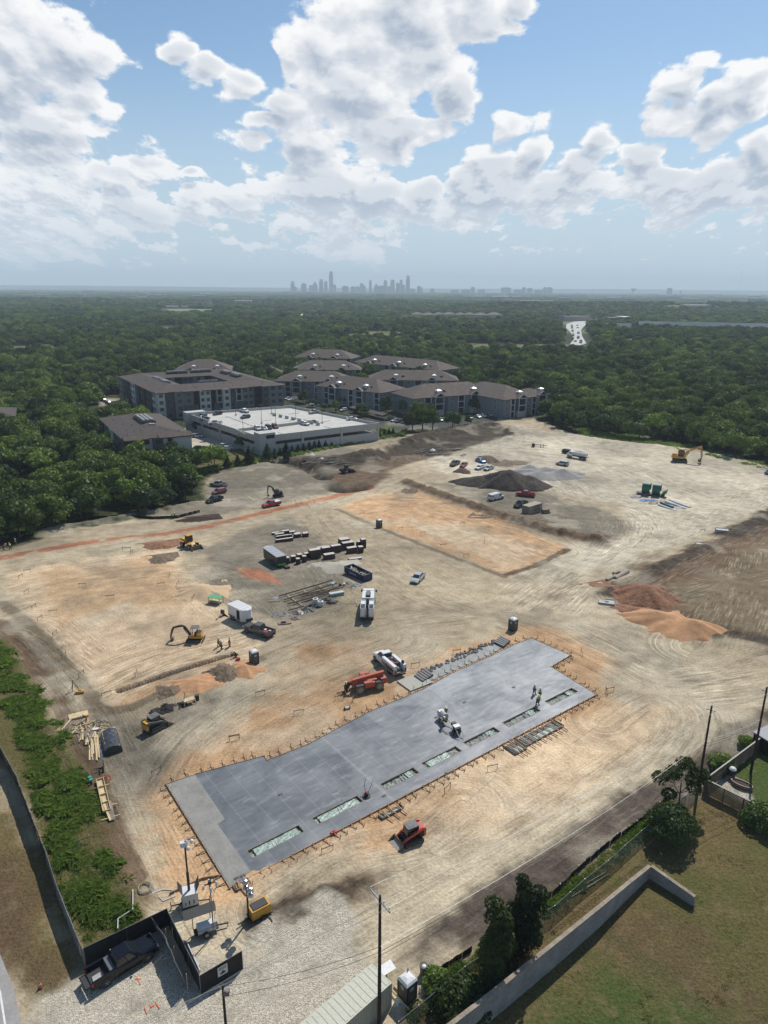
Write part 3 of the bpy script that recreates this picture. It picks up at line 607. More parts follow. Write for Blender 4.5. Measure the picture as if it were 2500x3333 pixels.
CONC = mat('precast_concrete', (.40, .395, .37), .85, var=.07, vs=1.2, bump=.01); DECK = mat('parking_deck', (.43, .42, .385), .9, var=.10, vs=.25); WSTEEL = mat('galvanised', (.33, .34, .35), .45, .6)
HVAC = mat('rooftop_unit', (.30, .30, .30), .6, .3)
WIN = {}
def window(parent, T, w, h, trim=None, kind='window'):
 k = (round(w, 2), round(h, 2), trim.name if trim else 0)
 if k not in WIN:
  m = MB(); f = .09
  m.m = 1; m.b2(-w/2, w/2, -.02, .02, -h/2, h/2); m.m = 0
  for a in ((-w/2-f, -w/2), (w/2, w/2+f), (-f/3, f/3)): m.b2(a[0], a[1], -.07, .03, -h/2, h/2)
  for a in ((-h/2-f, -h/2), (h/2, h/2+f), (-f/4, f/4)): m.b2(-w/2-f, w/2+f, -.075, .03, a[0], a[1])
  o = m.build('window', [trim or FRAMEG, GLASS], parent); WIN[k] = o.data
 else: o = bpy.data.objects.new('window', WIN[k]); COL.objects.link(o); o.parent = parent
 o.matrix_local = T; return o
def facade(par, p0, p1, z0, z1, nst, bays, trim=None, body=.0, wh=1.5):
 "bays = [(share of the length, wall material, windows per storey, projection, balcony?)]"
 p0 = Vector((*p0[:2], 0)); p1 = Vector((*p1[:2], 0)); d = p1-p0; L = d.length; a = math.atan2(d.y, d.x); T0 = Matrix.Translation(p0) @ Matrix.Rotation(a, 4, 'Z')
 tot = sum(b[0] for b in bays); x = 0; sh = (z1-z0)/nst
 for fr, m, nw, pr, bal in bays:
  w = L*fr/tot; mb = MB(); mb.T = T0
  if bal:
   mb.b2(x+.1, x+.45, -pr-.05, .0, z0, z1-.1); mb.b2(x+w-.45, x+w-.1, -pr-.05, .0, z0, z1-.1)
   for s in range(nst+1): mb.b2(x+.1, x+w-.1, -pr-.06, .0, z0+s*sh-.18 if s else z0, z0+s*sh+.12 if s < nst else z1-.1)
   mb.build('balcony_frame', m, par)
   r = MB(); r.T = T0
   for s in range(nst):
    zz = z0+s*sh+.12; r.b2(x+.45, x+w-.45, -pr-.04, -pr+.02, zz+.95, zz+1.05)
    for q in range(int((w-.9)/.45)+1): xx = x+.5+q*.45; r.b2(xx-.02, xx+.02, -pr-.03, -pr+.01, zz, zz+.95)
   r.build('balcony_rails', FRAMEG, par)['kind'] = 'stuff'
   g = MB(); g.T = T0; g.b2(x+.45, x+w-.45, -.03, -.005, z0, z1-.2); g.build('balcony_shade_panel', SHADEIN, par)  # flat near-black panel paints the shade behind the balcony
  else:
   if pr > 0 or m is not None: mb.b2(x+.02, x+w-.02, -pr-.04, .0, z0, z1-.06); mb.build('wall_bay', m, par)
  for s in range(nst):
   if bal and s >= 0: wins = []
   else: wins = [(x+w*(i+.5)/nw) for i in range(nw)] if nw else []
   for xx in wins:
    ww = min(1.7, w/(nw+.35)*.62); window(par, T0 @ Matrix.Translation((xx, -pr-.05, z0+sh*(s+.54))), ww, wh, trim)
  x += w
def hip(mb, x0, x1, y0, y1, z, h, ov=.7, gable=(0, 0)):
 x0 -= ov; x1 += ov; y0 -= ov; y1 += ov; d = (y1-y0)/2
 if x1-x0 >= y1-y0: r0 = (x0+(0 if gable[0] else d), (y0+y1)/2, z+h); r1 = (x1-(0 if gable[1] else d), (y0+y1)/2, z+h); fs = [(0,1,5,4), (1,2,5), (2,3,4,5), (3,0,4)]
 else: d = (x1-x0)/2; r0 = ((x0+x1)/2, y0+d, z+h); r1 = ((x0+x1)/2, y1-d, z+h); fs = [(0,1,4), (1,2,5,4), (2,3,5), (3,0,4,5)]
 mb.add([(x0,y0,z),(x1,y0,z),(x1,y1,z),(x0,y1,z), r0, r1, (x0,y0,z-.25),(x1,y0,z-.25),(x1,y1,z-.25),(x0,y1,z-.25)], fs+[(6,7,1,0),(7,8,2,1),(8,9,3,2),(9,6,0,3),(9,8,7,6)])
def foot(c, rz, L, D, mg=4.0):
 ca, sa = math.cos(rz), math.sin(rz); KEEP_OUT.append(([(c[0]+x*ca-y*sa, c[1]+x*sa+y*ca) for x, y in ((0,0),(L,0),(L,D),(0,D))], mg))
def big_block():
 A = atz(508, 1279, 8.2); B_ = atz(905, 1254, 8.2); rz = heading(A, B_)+R(1.8); L, D, W = 66.0, 77.0, 19.0; E = 13.2
 t = thing('apartment_block', 'large four-storey grey and brick apartment block with courtyard behind the parking garage', 'apartment building', (A.x, A.y, GZ), rz); foot(A, rz, L, D, 5)
 w = MB(); w.b2(0, L, 0, W, 0, E); w.b2(0, L, D-W, D, 0, E); w.b2(0, W, W+.002, D-W-.002, 0, E); w.b2(L-W, L, W+.002, D-W-.002, 0, E); w.build('wall', STUC_G, t)
 r = MB(); o = .9; rect = lambda k, z: [(k, k, z), (L-k, k, z), (L-k, D-k, z), (k, D-k, z)]
 r.add(rect(-o, E-.3)+rect(-o, E)+rect(W/2, E+2.3)+rect(W+o*.6, E)+rect(W+o*.6, E-.3), [(a*4+i, a*4+(i+1) % 4, a*4+4+(i+1) % 4, a*4+4+i) for a in range(4) for i in range(4)]+[(16+i, 16+(i+1) % 4, (i+1) % 4, i) for i in range(4)])
 r.build('roof', SHINGLE, t)
 # front wings project as separate roof steps
 for x0, x1, p in ((-.3, 5, .9), (12.5, 20, 1.4), (23, 31, 1.4), (37, 45, 1.4), (54, 66.4, 1.8)):
  q = MB(); q.add([(x0-.5, -p-.9, E-.02), (x1+.5, -p-.9, E-.02), (x1+.5, 2, E+.62), (x0-.5, 2, E+.62), (x0-.5, -p-.9, E-.35), (x1+.5, -p-.9, E-.35), (x1+.5, 2, E-.35), (x0-.5, 2, E-.35)], [(0,1,2,3),(4,5,1,0),(5,6,2,1),(7,4,0,3),(6,5,4,7)]); q.build('roof_step', SHINGLE, t)
 facade(t, (0, 0), (L, 0), 0, E, 4, [(2.5, STUC_L, 1, .9, 0), (3, STUC_G, 1, .1, 0), (3, STUC_M, 1, .9, 0), (3, STUC_M, 1, .9, 0), (2, BRICKD, 0, .9, 1), (3.6, STUC_L, 2, 1.4, 0), (2, STUC_G, 0, .3, 1), (2.2, STUC_L, 0, 1.2, 1), (2.4, STUC_L, 1, 1.4, 0), (2, STUC_G, 1, .1, 0), (2.2, STUC_L, 0, 1.2, 1), (2.2, STUC_M, 1, 1.4, 0), (2, STUC_M, 1, .2, 0), (2.6, BRICKD, 0, .4, 1), (2.6, STUC_G, 1, 1.8, 0), (2.6, STUC_M, 1, 1.8, 0), (2.6, STUC_M, 1, 1.8, 0)])
 for a_, b_ in ((12.6, 20), (28, 31.2), (40, 44.6)): low = MB(); low.b2(a_, b_, -1.46, -1.40, 0, 6.3); low.build('dark_band', BLUED, t)
 facade(t, (0, D), (0, 0), 0, E, 4, [(4, STUC_M, 2, .8, 0), (3, STUC_M, 0, .8, 1), (4, BRICKD, 2, .2, 0), (3, STUC_G, 0, .5, 1), (4, STUC_L, 2, .9, 0), (3, BLUED, 1, .4, 0), (3, BRICKD, 0, .5, 1), (4, BRICKD, 2, .9, 0), (2.4, STUC_G, 1, .3, 0), (4, BRICKD, 1, .9, 0), (3, STUC_L, 2, .6, 0)])
 facade(t, (W, D-W), (L-W, D-W), 4, E, 3, [(3, STUC_M, 1, .4, 0), (2, STUC_G, 0, .2, 1), (3, STUC_G, 2, .6, 0), (3, STUC_M, 1, .4, 0), (2, STUC_G, 0, .3, 1)])
 for x0, y0, nx, ny in ((W-9, 20, 2, 8), (W-9, 34, 2, 8), (24, D-W+6, 8, 2), (38, D-W+6, 8, 2), (L-W+6, 30, 2, 8), (L-W+6, 46, 2, 8), (26, W-6, 7, 1)):
  h = MB(); h.b2(x0-.8, x0+nx*1.4, y0-.8, y0+ny*1.4, E+.9, E+2.3); h.m = 1
  for i in range(nx):
   for j in range(ny): h.b2(x0+i*1.4, x0+i*1.4+.9, y0+j*1.4, y0+j*1.4+.9, E+2.31, E+3.0)
  h.build('rooftop_units', [FASCIA, HVAC], t)
 rg = random.Random(3); v = MB()
 for i in range(34): s = rg.choice([(rg.uniform(1, L-1), rg.uniform(2, 7)), (rg.uniform(2, 7), rg.uniform(1, D-1))]); zz = E+2.3*min(min(s), 9.5)/9.5; v.tube([(s[0], s[1], zz-.2), (s[0], s[1], zz+.55)], .16, 6)
 v.build('roof_vent', HVAC, t)['kind'] = 'stuff'
def small_block():
 A = atz(408, 1432, 5.0); B_ = atz(623, 1415, 5.0); rz = heading(A, B_)+R(4); L = (Vector(B_)-Vector(A)).length; D = 50.0; E = 10.0
 t = thing('apartment_block', 'three-storey brown-roofed apartment block with dark brick side, nearest the wood on the left', 'apartment building', (A.x, A.y, GZ), rz); foot(A, rz, L, D, 2.0)
 w = MB(); w.b2(0, L, 0, D, 0, E); w.build('wall', BRICKD, t)
 r = MB(); hip(r, 0, L, 0, D, E, 3.0, .9); r.build('roof', SHINGLE, t)
 for x0, x1, p in ((-.2, L*.30, .8), (L*.52, L+.1, 1.1)):
  q = MB(); q.add([(x0-.6, -p-1.2, E-.02), (x1+.6, -p-1.2, E-.02), (x1+.6, 2, E+.85), (x0-.6, 2, E+.85), (x0-.6, -p-1.2, E-.35), (x1+.6, -p-1.2, E-.35), (x1+.6, 2, E-.35), (x0-.6, 2, E-.35)], [(0,1,2,3),(4,5,1,0),(5,6,2,1),(7,4,0,3),(6,5,4,7)]); q.build('roof_step', SHINGLE, t)
 facade(t, (0, 0), (L, 0), 0, E, 3, [(4.6, BRICKD, 1, .8, 0), (3.5, STUC_L, 1, .15, 0), (3.2, STUC_G, 1, 1.0, 0), (.9, STUC_L, 0, 1.3, 0), (2.4, STUC_L, 0, 1.1, 1), (5.6, STUC_L, 0, 1.3, 0)])
 b = MB(); b.b2(L*.50, L+.04, -1.38, -1.30, 0, 2.9); b.build('dark_band', BLUED, t)
 facade(t, (0, D), (0, 0), 0, E, 3, [(4, BRICKD, 1, .8, 0), (2.5, BLUED, 0, .2, 1), (3.4, STUC_M, 2, .8, 0), (2.6, STUC_M, 0, .4, 1), (3.6, STUC_L, 1, .9, 0), (3, BLUED, 0, .3, 1), (3.4, STUC_M, 2, .8, 0), (5, BRICKD, 1, .9, 0)])
 h = MB(); h.b2(L*.40, L*.62, D*.30, D*.62, E+1.6, E+3.35); h.m = 1
 for i in range(3):
  for j in range(10): h.b2(L*.42+i*1.5, L*.42+i*1.5+1, D*.31+j*1.4, D*.31+j*1.4+1, E+3.36, E+4.0)
 h.build('rooftop_units', [FASCIA, HVAC], t)
 v = MB()
 for x, y in ((2, 5), (3, 12), (5, 8), (7, 6), (9, 10), (6, 18), (4, 25), (16, 5), (20, 3), (12, 30), (3, 38)): v.tube([(x, y, E+.1), (x, y, E+1.1+.25*min(x, y, 9)*.9)], .17, 6)
 v.box((L*.52, D*.22, E+2.6), (2.2, 1.6, 1.1)); v.build('roof_vent', HVAC, t)['kind'] = 'stuff'
def villa(name, label, A, B_, depth, eave, nst, body=BLUEG, bays=2, cup=True, rise=None, group=None, vents=True, side=True):
 "pitched-roof apartment building: hipped roof, gabled entrance bays with white trim, porches, roof cupolas"
 A = Vector(A); B_ = Vector(B_); rz = heading(A, B_); L = (Vector((B_.x, B_.y, 0))-Vector((A.x, A.y, 0))).length; D = depth; E = eave
 t = thing(name, label, 'apartment building' if name != 'clubhouse' else 'clubhouse', (A.x, A.y, GZ), rz, group); foot(A, rz, L, D, 3.5)
 w = MB(); w.b2(0, L, 0, D, 0, E); w.build('wall', body, t)
 rise = rise or min(D, L)*.24; r = MB(); hip(r, 0, L, 0, D, E, rise, .8); r.build('roof', SHING2, t)
 seq = []
 for i in range(bays*2+1): seq += [(3, None if i % 2 else body, 1, .04, 0), (2, WPAINT, 0, .3, 1)] if i % 2 == 0 else [(4.4, BLUED if i % 4 == 1 else body, 1, .5, 0)]
 seq = [(a, b or body, c, d, e) for a, b, c, d, e in seq]
 facade(t, (0, 0), (L, 0), 0, E, nst, seq, WPAINT, wh=1.45)
 if side: facade(t, (L, 0), (L, D), 0, E, nst, [(3, body, 1, .04, 0), (3, body, 0, .04, 0), (3, body, 1, .04, 0)], WPAINT, wh=1.4); facade(t, (0, D), (0, 0), 0, E, nst, [(3, body, 1, .04, 0), (4, body, 1, .04, 0), (3, body, 1, .04, 0)], WPAINT, wh=1.4)
 for i in range(bays):
  x = L*(i*2+1.35)/(bays*2+.7); g = MB(); hw = 2.6
  g.m = 0; g.b2(x-hw, x+hw, -2.0, -.04, 0, 3.0); g.m = 1
  for xx in (x-hw, x+hw-.3): g.b2(xx, xx+.3, -2.0, -1.7, 3.0, E+.3)
  g.b2(x-hw, x+hw, -2.0, -1.8, E-.1, E+.25); g.b2(x-hw, x+hw, -2.0, -1.8, E*.62, E*.66); g.bar((x-hw-.4, -2.02, E+.1), (x, -2.02, E+2.0), .22, .28); g.bar((x+hw+.4, -2.02, E+.1), (x, -2.02, E+2.0), .22, .28)
  g.m = 2; g.b2(x-1.3, x+1.3, -1.75, -.05, 3.05, E-.2)  # solid near-black block paints the shade of the porch opening
  g.build('entrance_bay', [CONC, WPAINT, SHADEIN], t)
  q = MB(); q.add([(x-hw-.7, -2.5, E+.05), (x, -2.5, E+2.15), (x+hw+.7, -2.5, E+.05), (x-hw-.7, 2.5, E+.05), (x, D*.5*.75, E+2.15), (x+hw+.7, 2.5, E+.05)], [(0,1,4,3), (1,2,5,4)]); q.build('gable_roof', SHING2, t)
  if cup:
   c = MB(); c.box((x+1.5, 2.6, E+1.9), (1.7, 1.7, 1.9)); c.m = 1; c.add([(x+.2, 1.3, E+2.85), (x+2.8, 1.3, E+2.85), (x+2.8, 3.9, E+2.85), (x+.2, 3.9, E+2.85), (x+1.5, 2.6, E+3.5)], [(0,1,4),(1,2,4),(2,3,4),(3,0,4),(3,2,1,0)]); c.build('roof_cupola', [WPAINT, mat('cupola_metal', (.7, .71, .72), .4, .2)], t)
  dm = MB(); dx = x+L/(bays*2+1)*.55; dm.m = 1; dm.add([(dx-2.2, D*.16, E+.75), (dx+2.2, D*.16, E+.75), (dx, D*.16, E+2.5)], [(0, 1, 2)]); dm.m = 0
  dm.add([(dx-2.5, D*.16-.3, E+.7), (dx, D*.16-.3, E+2.7), (dx+2.5, D*.16-.3, E+.7), (dx-2.5, D*.3, E+.9), (dx, D*.46, E+2.7), (dx+2.5, D*.3, E+.9)], [(0,1,4,3),(1,2,5,4)]); dm.build('roof_dormer', [SHING2, BLUED], t)
 return t
def garage():
 Q = [atz(847, 1420, 2.6), atz(1229, 1376, 2.6), atz(945, 1320, 2.6), atz(606, 1344, 2.6)]; c = Q[0]; P = [(q.x-c.x, q.y-c.y) for q in Q]; Z0, ZD = GZ, 1.5
 t = thing('parking_garage', 'white concrete parking garage with open roof deck in front of the four-storey block', 'parking garage', (c.x, c.y, 0)); KEEP_OUT.append(([(q.x, q.y) for q in Q], 5))
 d = MB(); d.prism(P, ZD-.35, ZD); d.build('deck', DECK, t); d = MB(); d.prism(P, -2.0, -1.7); d.build('lower_floor', CONC, t)
 for i, (a, b) in enumerate(zip(P, P[1:]+P[:1])):
  a = Vector((*a, 0)); b = Vector((*b, 0)); u = (b-a).normalized(); n = Vector((u.y, -u.x, 0))*.16; m = MB(); z = lambda v, h: Vector((v.x, v.y, h))
  m.bar(z(a+n, 1.3), z(b+n, 1.3), .3, 2.6); m.build('parapet_wall', CONC, t)
  m = MB(); m.bar(z(a+n, -3.25), z(b+n, -3.25), .3, 3.9); m.build('lower_wall', CONC, t)
  L = (b-a).length; k = max(3, int(L/16)); m = MB()
  for j in range(k+1): p = a+u*(L*j/k); m.box((p.x+n.x*1.9, p.y+n.y*1.9, -1.15), (.9, .55, 7.6), rz=math.atan2(u.y, u.x))
  m.build('column', CONC, t)
 W = MB(); W.m = 0
 def wl(p, q, z=1.5, h=1.15, th=.25):
  p = atz(*p, z)-c; q = atz(*q, z)-c; W.bar((p.x, p.y, z+h/2), (q.x, q.y, z+h/2), th, h)
 wl((768, 1405), (936, 1386)); wl((936, 1386), (1024, 1374)); wl((1024, 1374), (1036, 1380)); wl((768, 1405), (800, 1422))
 W.build('divider_wall', CONC, t)
 for k in range(8):
  f = MB(); a = Vector((886, 1352, 0)).lerp(Vector((1048, 1387, 0)), (k+.08)/8); b = Vector((886, 1352, 0)).lerp(Vector((1048, 1387, 0)), (k+.62)/8); p = atz(a.x, a.y, ZD)-c; q = atz(b.x, b.y, ZD)-c; f.bar((p.x, p.y, ZD+.62), (q.x, q.y, ZD+.62), .25, 1.24); f.build('barrier_panel', CONC, t)
 rz = heading(P[0], P[1])
 s = MB(); s.box((2.9*math.cos(rz)-2.2*math.sin(rz), 2.9*math.sin(rz)+2.2*math.cos(rz), -.6), (6.6, 5.4, 8.4), rz=rz); s.m = 1; ca, sa = math.cos(rz), math.sin(rz); s.box((4.0*ca+.62*sa, 4.0*sa-.62*ca, 2.1), (3.4, .2, 1.3), rz=rz); s.build('stair_tower', [CONC, SHADEIN], t)  # the second box is near-black, painted shade for the stair opening
 p = Vector(P[3]); s = MB(); s.box((p.x+4.0, p.y-1.0, 1.0), (9, 5, 5.0), rz=rz); s.build('stair_tower', CONC, t)
 st = MB(); q = atz(800, 1470, -4)-c; q2 = atz(845, 1440, -1.2)-c
 st.bar((q.x, q.y, -4.0), (q2.x, q2.y, -.9), 2.2, .5); st.bar((q.x+1.2, q.y-.6, -3.4), (q2.x+1.2, q2.y-.6, -.3), .12, .8); st.build('outside_stair', CONC, t)
 mk = MB()
 for i, (x0, y0, x1, y1) in enumerate([(1040, 1377, 1075, 1369), (1053, 1388, 1076, 1393), (940, 1348, 975, 1345), (847, 1371, 884, 1367), (850, 1377, 853, 1388), (735, 1355, 830, 1390), (905, 1408, 926, 1413), (855, 1405, 880, 1400)]):
  a = atz(x0, y0, ZD)-c; b = atz(x1, y1, ZD)-c; mk.bar((a.x, a.y, ZD+.06), (b.x, b.y, ZD+.06), .25, .12)
 mk.build('wheel_stop', mat('dull_concrete', (.24, .24, .22), .9), t)
 for px, py, h in ((768, 1352, 7.5), (852, 1379, 8), (884, 1348, 8), (898, 1382, 8), (792, 1406, 6), (963, 1365, 8), (1049, 1378, 8)):
  lamp_post(atz(px, py, ZD), h)
LP = []
def lamp_post(p, h, label='tall grey lamp post on the white roof deck of the parking garage', group='lamp posts on the garage deck', cat='lamp post'):
 if not LP:
  t = thing('lamp_post', label, cat, p, .5, group); m = MB(); m.tube([(0, 0, 0), (0, 0, 8)], .11, 6, r1=.07); m.build('pole', FRAMEG, t)
  m = MB(); m.box((0, 0, .35), (.6, .6, .7)); m.build('pole_base', CONC, t); m = MB(); m.box((.7, 0, 8), (1.0, .35, .12)); m.box((-.7, 0, 8), (1.0, .35, .12)); m.build('lamp_head', FRAMEG, t); LP.append(t)
 else: t = dup(LP[0], p, .5, label, scale=(1, 1, h/8.0))
 t['group'] = group; return t
big_block(); small_block(); garage()
def V(name, label, a, b, depth, e=9.5, n=3, **k): return villa(name, label, atz(*a, GZ+e), atz(*b, GZ+e), depth, e, n, **k)
V('apartment_house', 'blue-grey three-storey house with hipped brown roof, nearest behind the parking garage', (1030, 1255), (1236, 1279), 23, bays=2)
V('apartment_house', 'long green-grey house with two white gables behind the row of parked cars', (1345, 1297), (1616, 1278), 22, bays=2)
V('apartment_house', 'hipped house with dark end wall at the right end of the group', (1640, 1301), (1746, 1290), 40, bays=1)
V('apartment_house', 'hipped house right of centre, seen over the roof of the nearest house', (1196, 1236), (1490, 1239), 21, bays=2)
V('apartment_house', 'long grey house behind the right corner of the four-storey block', (895, 1240), (1140, 1243), 21, bays=2)
V('apartment_house', 'house with wide brown roof, second from the back of the left stack', (955, 1204), (1174, 1204), 22, bays=2)
V('apartment_house', 'rearmost house against the forest, on the left side of the group', (957, 1162), (1142, 1168), 24, bays=2)
V('apartment_house', 'long stepped house against the forest, farthest to the back right', (1155, 1178), (1429, 1206), 22, bays=3)
V('apartment_house', 'small house with gabled roof at the far right edge of the group beside the wood', (1738, 1286), (1784, 1283), 16, bays=1)
V('apartment_house', 'wide-roofed house rising behind the four-storey block', (570, 1207), (751, 1205), 26, bays=2)
V('clubhouse', 'low clubhouse with pyramid roof and white cupola beside the four-storey block', (819, 1217), (917, 1217), 17, e=4.5, n=1, bays=1, body=mat('tan_brick', (.25, .19, .15), .9), rise=4.5)
t = thing('apartment_block', 'corner of a grey block with gravel lot cut by the left edge of the photo', 'apartment building', (*atz(-60, 1360, 4)[:2], GZ), R(25)); m = MB(); m.b2(-6, 12, 0, 24, 0, 9); m.build('wall', STUC_G, t); m = MB(); hip(m, -6, 12, 0, 24, 9, 2.2, .8); m.build('roof', SHINGLE, t); foot(t.location, R(25), 14, 24, 3)
# shelters over the parked cars
for i, (a, b, lb) in enumerate([((1135, 1325), (1245, 1352), 'long dark-roofed carport in front of the nearest blue-grey house'), ((945, 1292), (978, 1302), 'short dark-roofed carport by the corner of the four-storey block')]):
 a = atz(*a, GZ+2.6); b = atz(*b, GZ+2.6); rz = heading(a, b); L = (b-a).length; t = thing('carport', lb, 'carport', (a.x, a.y, GZ), rz); r = MB(); r.add([(0,0,2.5),(L,0,2.5),(L,2.6,3.1),(0,2.6,3.1),(0,5.2,2.5),(L,5.2,2.5),(0,0,2.38),(L,0,2.38),(L,5.2,2.38),(0,5.2,2.38)], [(0,1,2,3),(3,2,5,4),(6,9,8,7),(6,7,1,0),(9,4,5,8),(1,7,8,5,2),(0,3,4,9,6)]); r.build('roof', SHINGLE, t)
 for k in range(int(L/6)+1):
  for y in (1.2, 4.0): m = MB(); m.tube([(.3+k*6, y, 0), (.3+k*6, y, 2.5)], .08, 5); m.build('post', FRAMEG, t)

# ------------------------------------------------------------------ vehicles
def paint(name, c, metal=.0): return mat('paint_'+name, c, .32, metal, var=.05, vs=2, coat=.35)
PW = paint('white', (.62, .63, .63)); PB = mat('paint_black', (.004, .005, .009), .22, spec=.35, var=.05); PS = paint('silver', (.38, .39, .40), .4); PG = paint('grey', (.11, .105, .10), .4); PR = paint('red', (.30, .015, .018)); PBU = paint('blue', (.03, .14, .32), .2)
PM = paint('maroon', (.16, .02, .025)); PGD = paint('dark_blue', (.012, .02, .06)); PGN = paint('dark_green', (.02, .035, .03)); PTN = paint('tan', (.3, .27, .21))
TYRE = mat('tyre_rubber', (.022, .021, .02), .9, var=.2); RIM = mat('wheel_rim', (.30, .30, .31), .35, .8); CGL = mat('car_glass', (.012, .016, .020), .06, spec=.9, var=.05); BLK = mat('black_plastic', (.018, .018, .019), .6)
HEADL = mat('headlight_lens', (.55, .57, .6), .1); TAILL = mat('taillight_lens', (.35, .015, .012), .2); CHROME = mat('bright_metal', (.5, .5, .5), .25, .9); STEEL = mat('worn_steel', (.18, .17, .165), .5, .7, var=.25)
WM = {}
def wheels(t, pos, r, w, rimmat=None, tyremat=None, axis='y'):
 for x, y in pos:
  k = (r, w, axis, (tyremat or TYRE).name, (rimmat or RIM).name)
  if k not in WM:
   a = MB(); a.wheel((0, 0, 0), r, w, 18, axis)
   for q in range(18):
    an = q*PI/9; a.box((r*.985*math.cos(an), 0, r*.985*math.sin(an)) if axis == 'y' else (0, r*.985*math.cos(an), r*.985*math.sin(an)), (.04*r*2, w*.9, .02*r*2+.02) if axis == 'y' else (w*.9, .03, .03), ry=-an if axis == 'y' else 0)
   ty = a.build('wheel', tyremat or TYRE, t); b = MB()
   b.wheel((0, 0, 0), r*.62, w*1.06, 14, axis)
   for q in range(5): an = q*PI*.4; b.box((r*.3*math.cos(an), 0, r*.3*math.sin(an)), (r*.55, w*1.14, r*.12), ry=-an)
   ri = b.build('rim', rimmat or RIM, ty); WM[k] = (ty.data, ri.data)
  else:
   ty = bpy.data.objects.new('wheel', WM[k][0]); COL.objects.link(ty); ty.parent = t; ri = bpy.data.objects.new('rim', WM[k][1]); COL.objects.link(ri); ri.parent = ty
  ty.location = (x, y, r)
def hull(mb, st, n=1):
 "st = stations (x, z under, z shoulder, z top, half-width under, half-width shoulder, half-width top)"
 rings = []
 for x, zb, zs, zt, wb, ws, wt in st: rings.append([(x, -wb, zb), (x, -ws, zb+.12*(zs-zb)+.03), (x, -ws, zs), (x, -wt, zt), (x, wt, zt), (x, ws, zs), (x, ws, zb+.12*(zs-zb)+.03), (x, wb, zb)])
 mb.smooth = False; mb.loft(rings)
def common(t, L, W, xf, xr, r, paintm, zl, arch=True):
 for s in (-1, 1):
  if arch:
   m = MB()
   for x in (xf, xr): m.wheel((x, s*(W/2-.055), r), r*1.22, .13, 14)
   m.build('wheel_arch', BLK, t)
  m = MB(); m.box((L/2-.06, s*(W/2-.28), zl), (.16, .36, .15)); m.build('headlight', HEADL, t)
  m = MB(); m.box((-L/2+.05, s*(W/2-.12), zl+.12), (.14, .2, .34)); m.build('taillight', TAILL, t)
  m = MB(); m.box((L*.17, s*(W/2+.1), zl+.38), (.14, .22, .16)); m.build('mirror', paintm, t)
 m = MB(); m.box((L/2-.04, 0, r*.95+.02), (.16, W*.86, .2)); m.m = 1; m.box((L/2-.02, 0, zl-.02), (.1, W*.45, .2)); m.build('front_bumper', [BLK, STEEL], t)
 m = MB(); m.box((-L/2+.03, 0, r*1.1), (.14, W*.86, .2)); m.build('rear_bumper', BLK, t)
 wheels(t, [(xf, W/2-.13), (xf, -W/2+.13), (xr, W/2-.13), (xr, -W/2+.13)], r, .26)
def cabin(t, paintm, x0, x1, xa, xb, zb, zt, wb, wt, pillars=()):
 "glasshouse from the belt line to the roof"
 g = MB(); g.loft([[(x0, -wb, zb), (x1, -wb, zb), (x1, wb, zb), (x0, wb, zb)], [(xa, -wt, zt), (xb, -wt, zt), (xb, wt, zt), (xa, wt, zt)]]); g.build('windows', CGL, t)
 p = MB(); e = .02
 p.loft([[(xa-.05, -wt-e, zt-.02), (xb+.05, -wt-e, zt-.02), (xb+.05, wt+e, zt-.02), (xa-.05, wt+e, zt-.02)], [(xa+.02, -wt+.06, zt+.05), (xb-.05, -wt+.06, zt+.05), (xb-.05, wt-.06, zt+.05), (xa+.02, wt-.06, zt+.05)]])
 for s in (-1, 1):
  for f in (0, 1)+tuple(pillars): p.bar((x0+(x1-x0)*f, s*(wb+.005), zb-.02), (xa+(xb-xa)*f, s*(wt+.005), zt), .09, .05)
 p.build('roof', paintm, t)
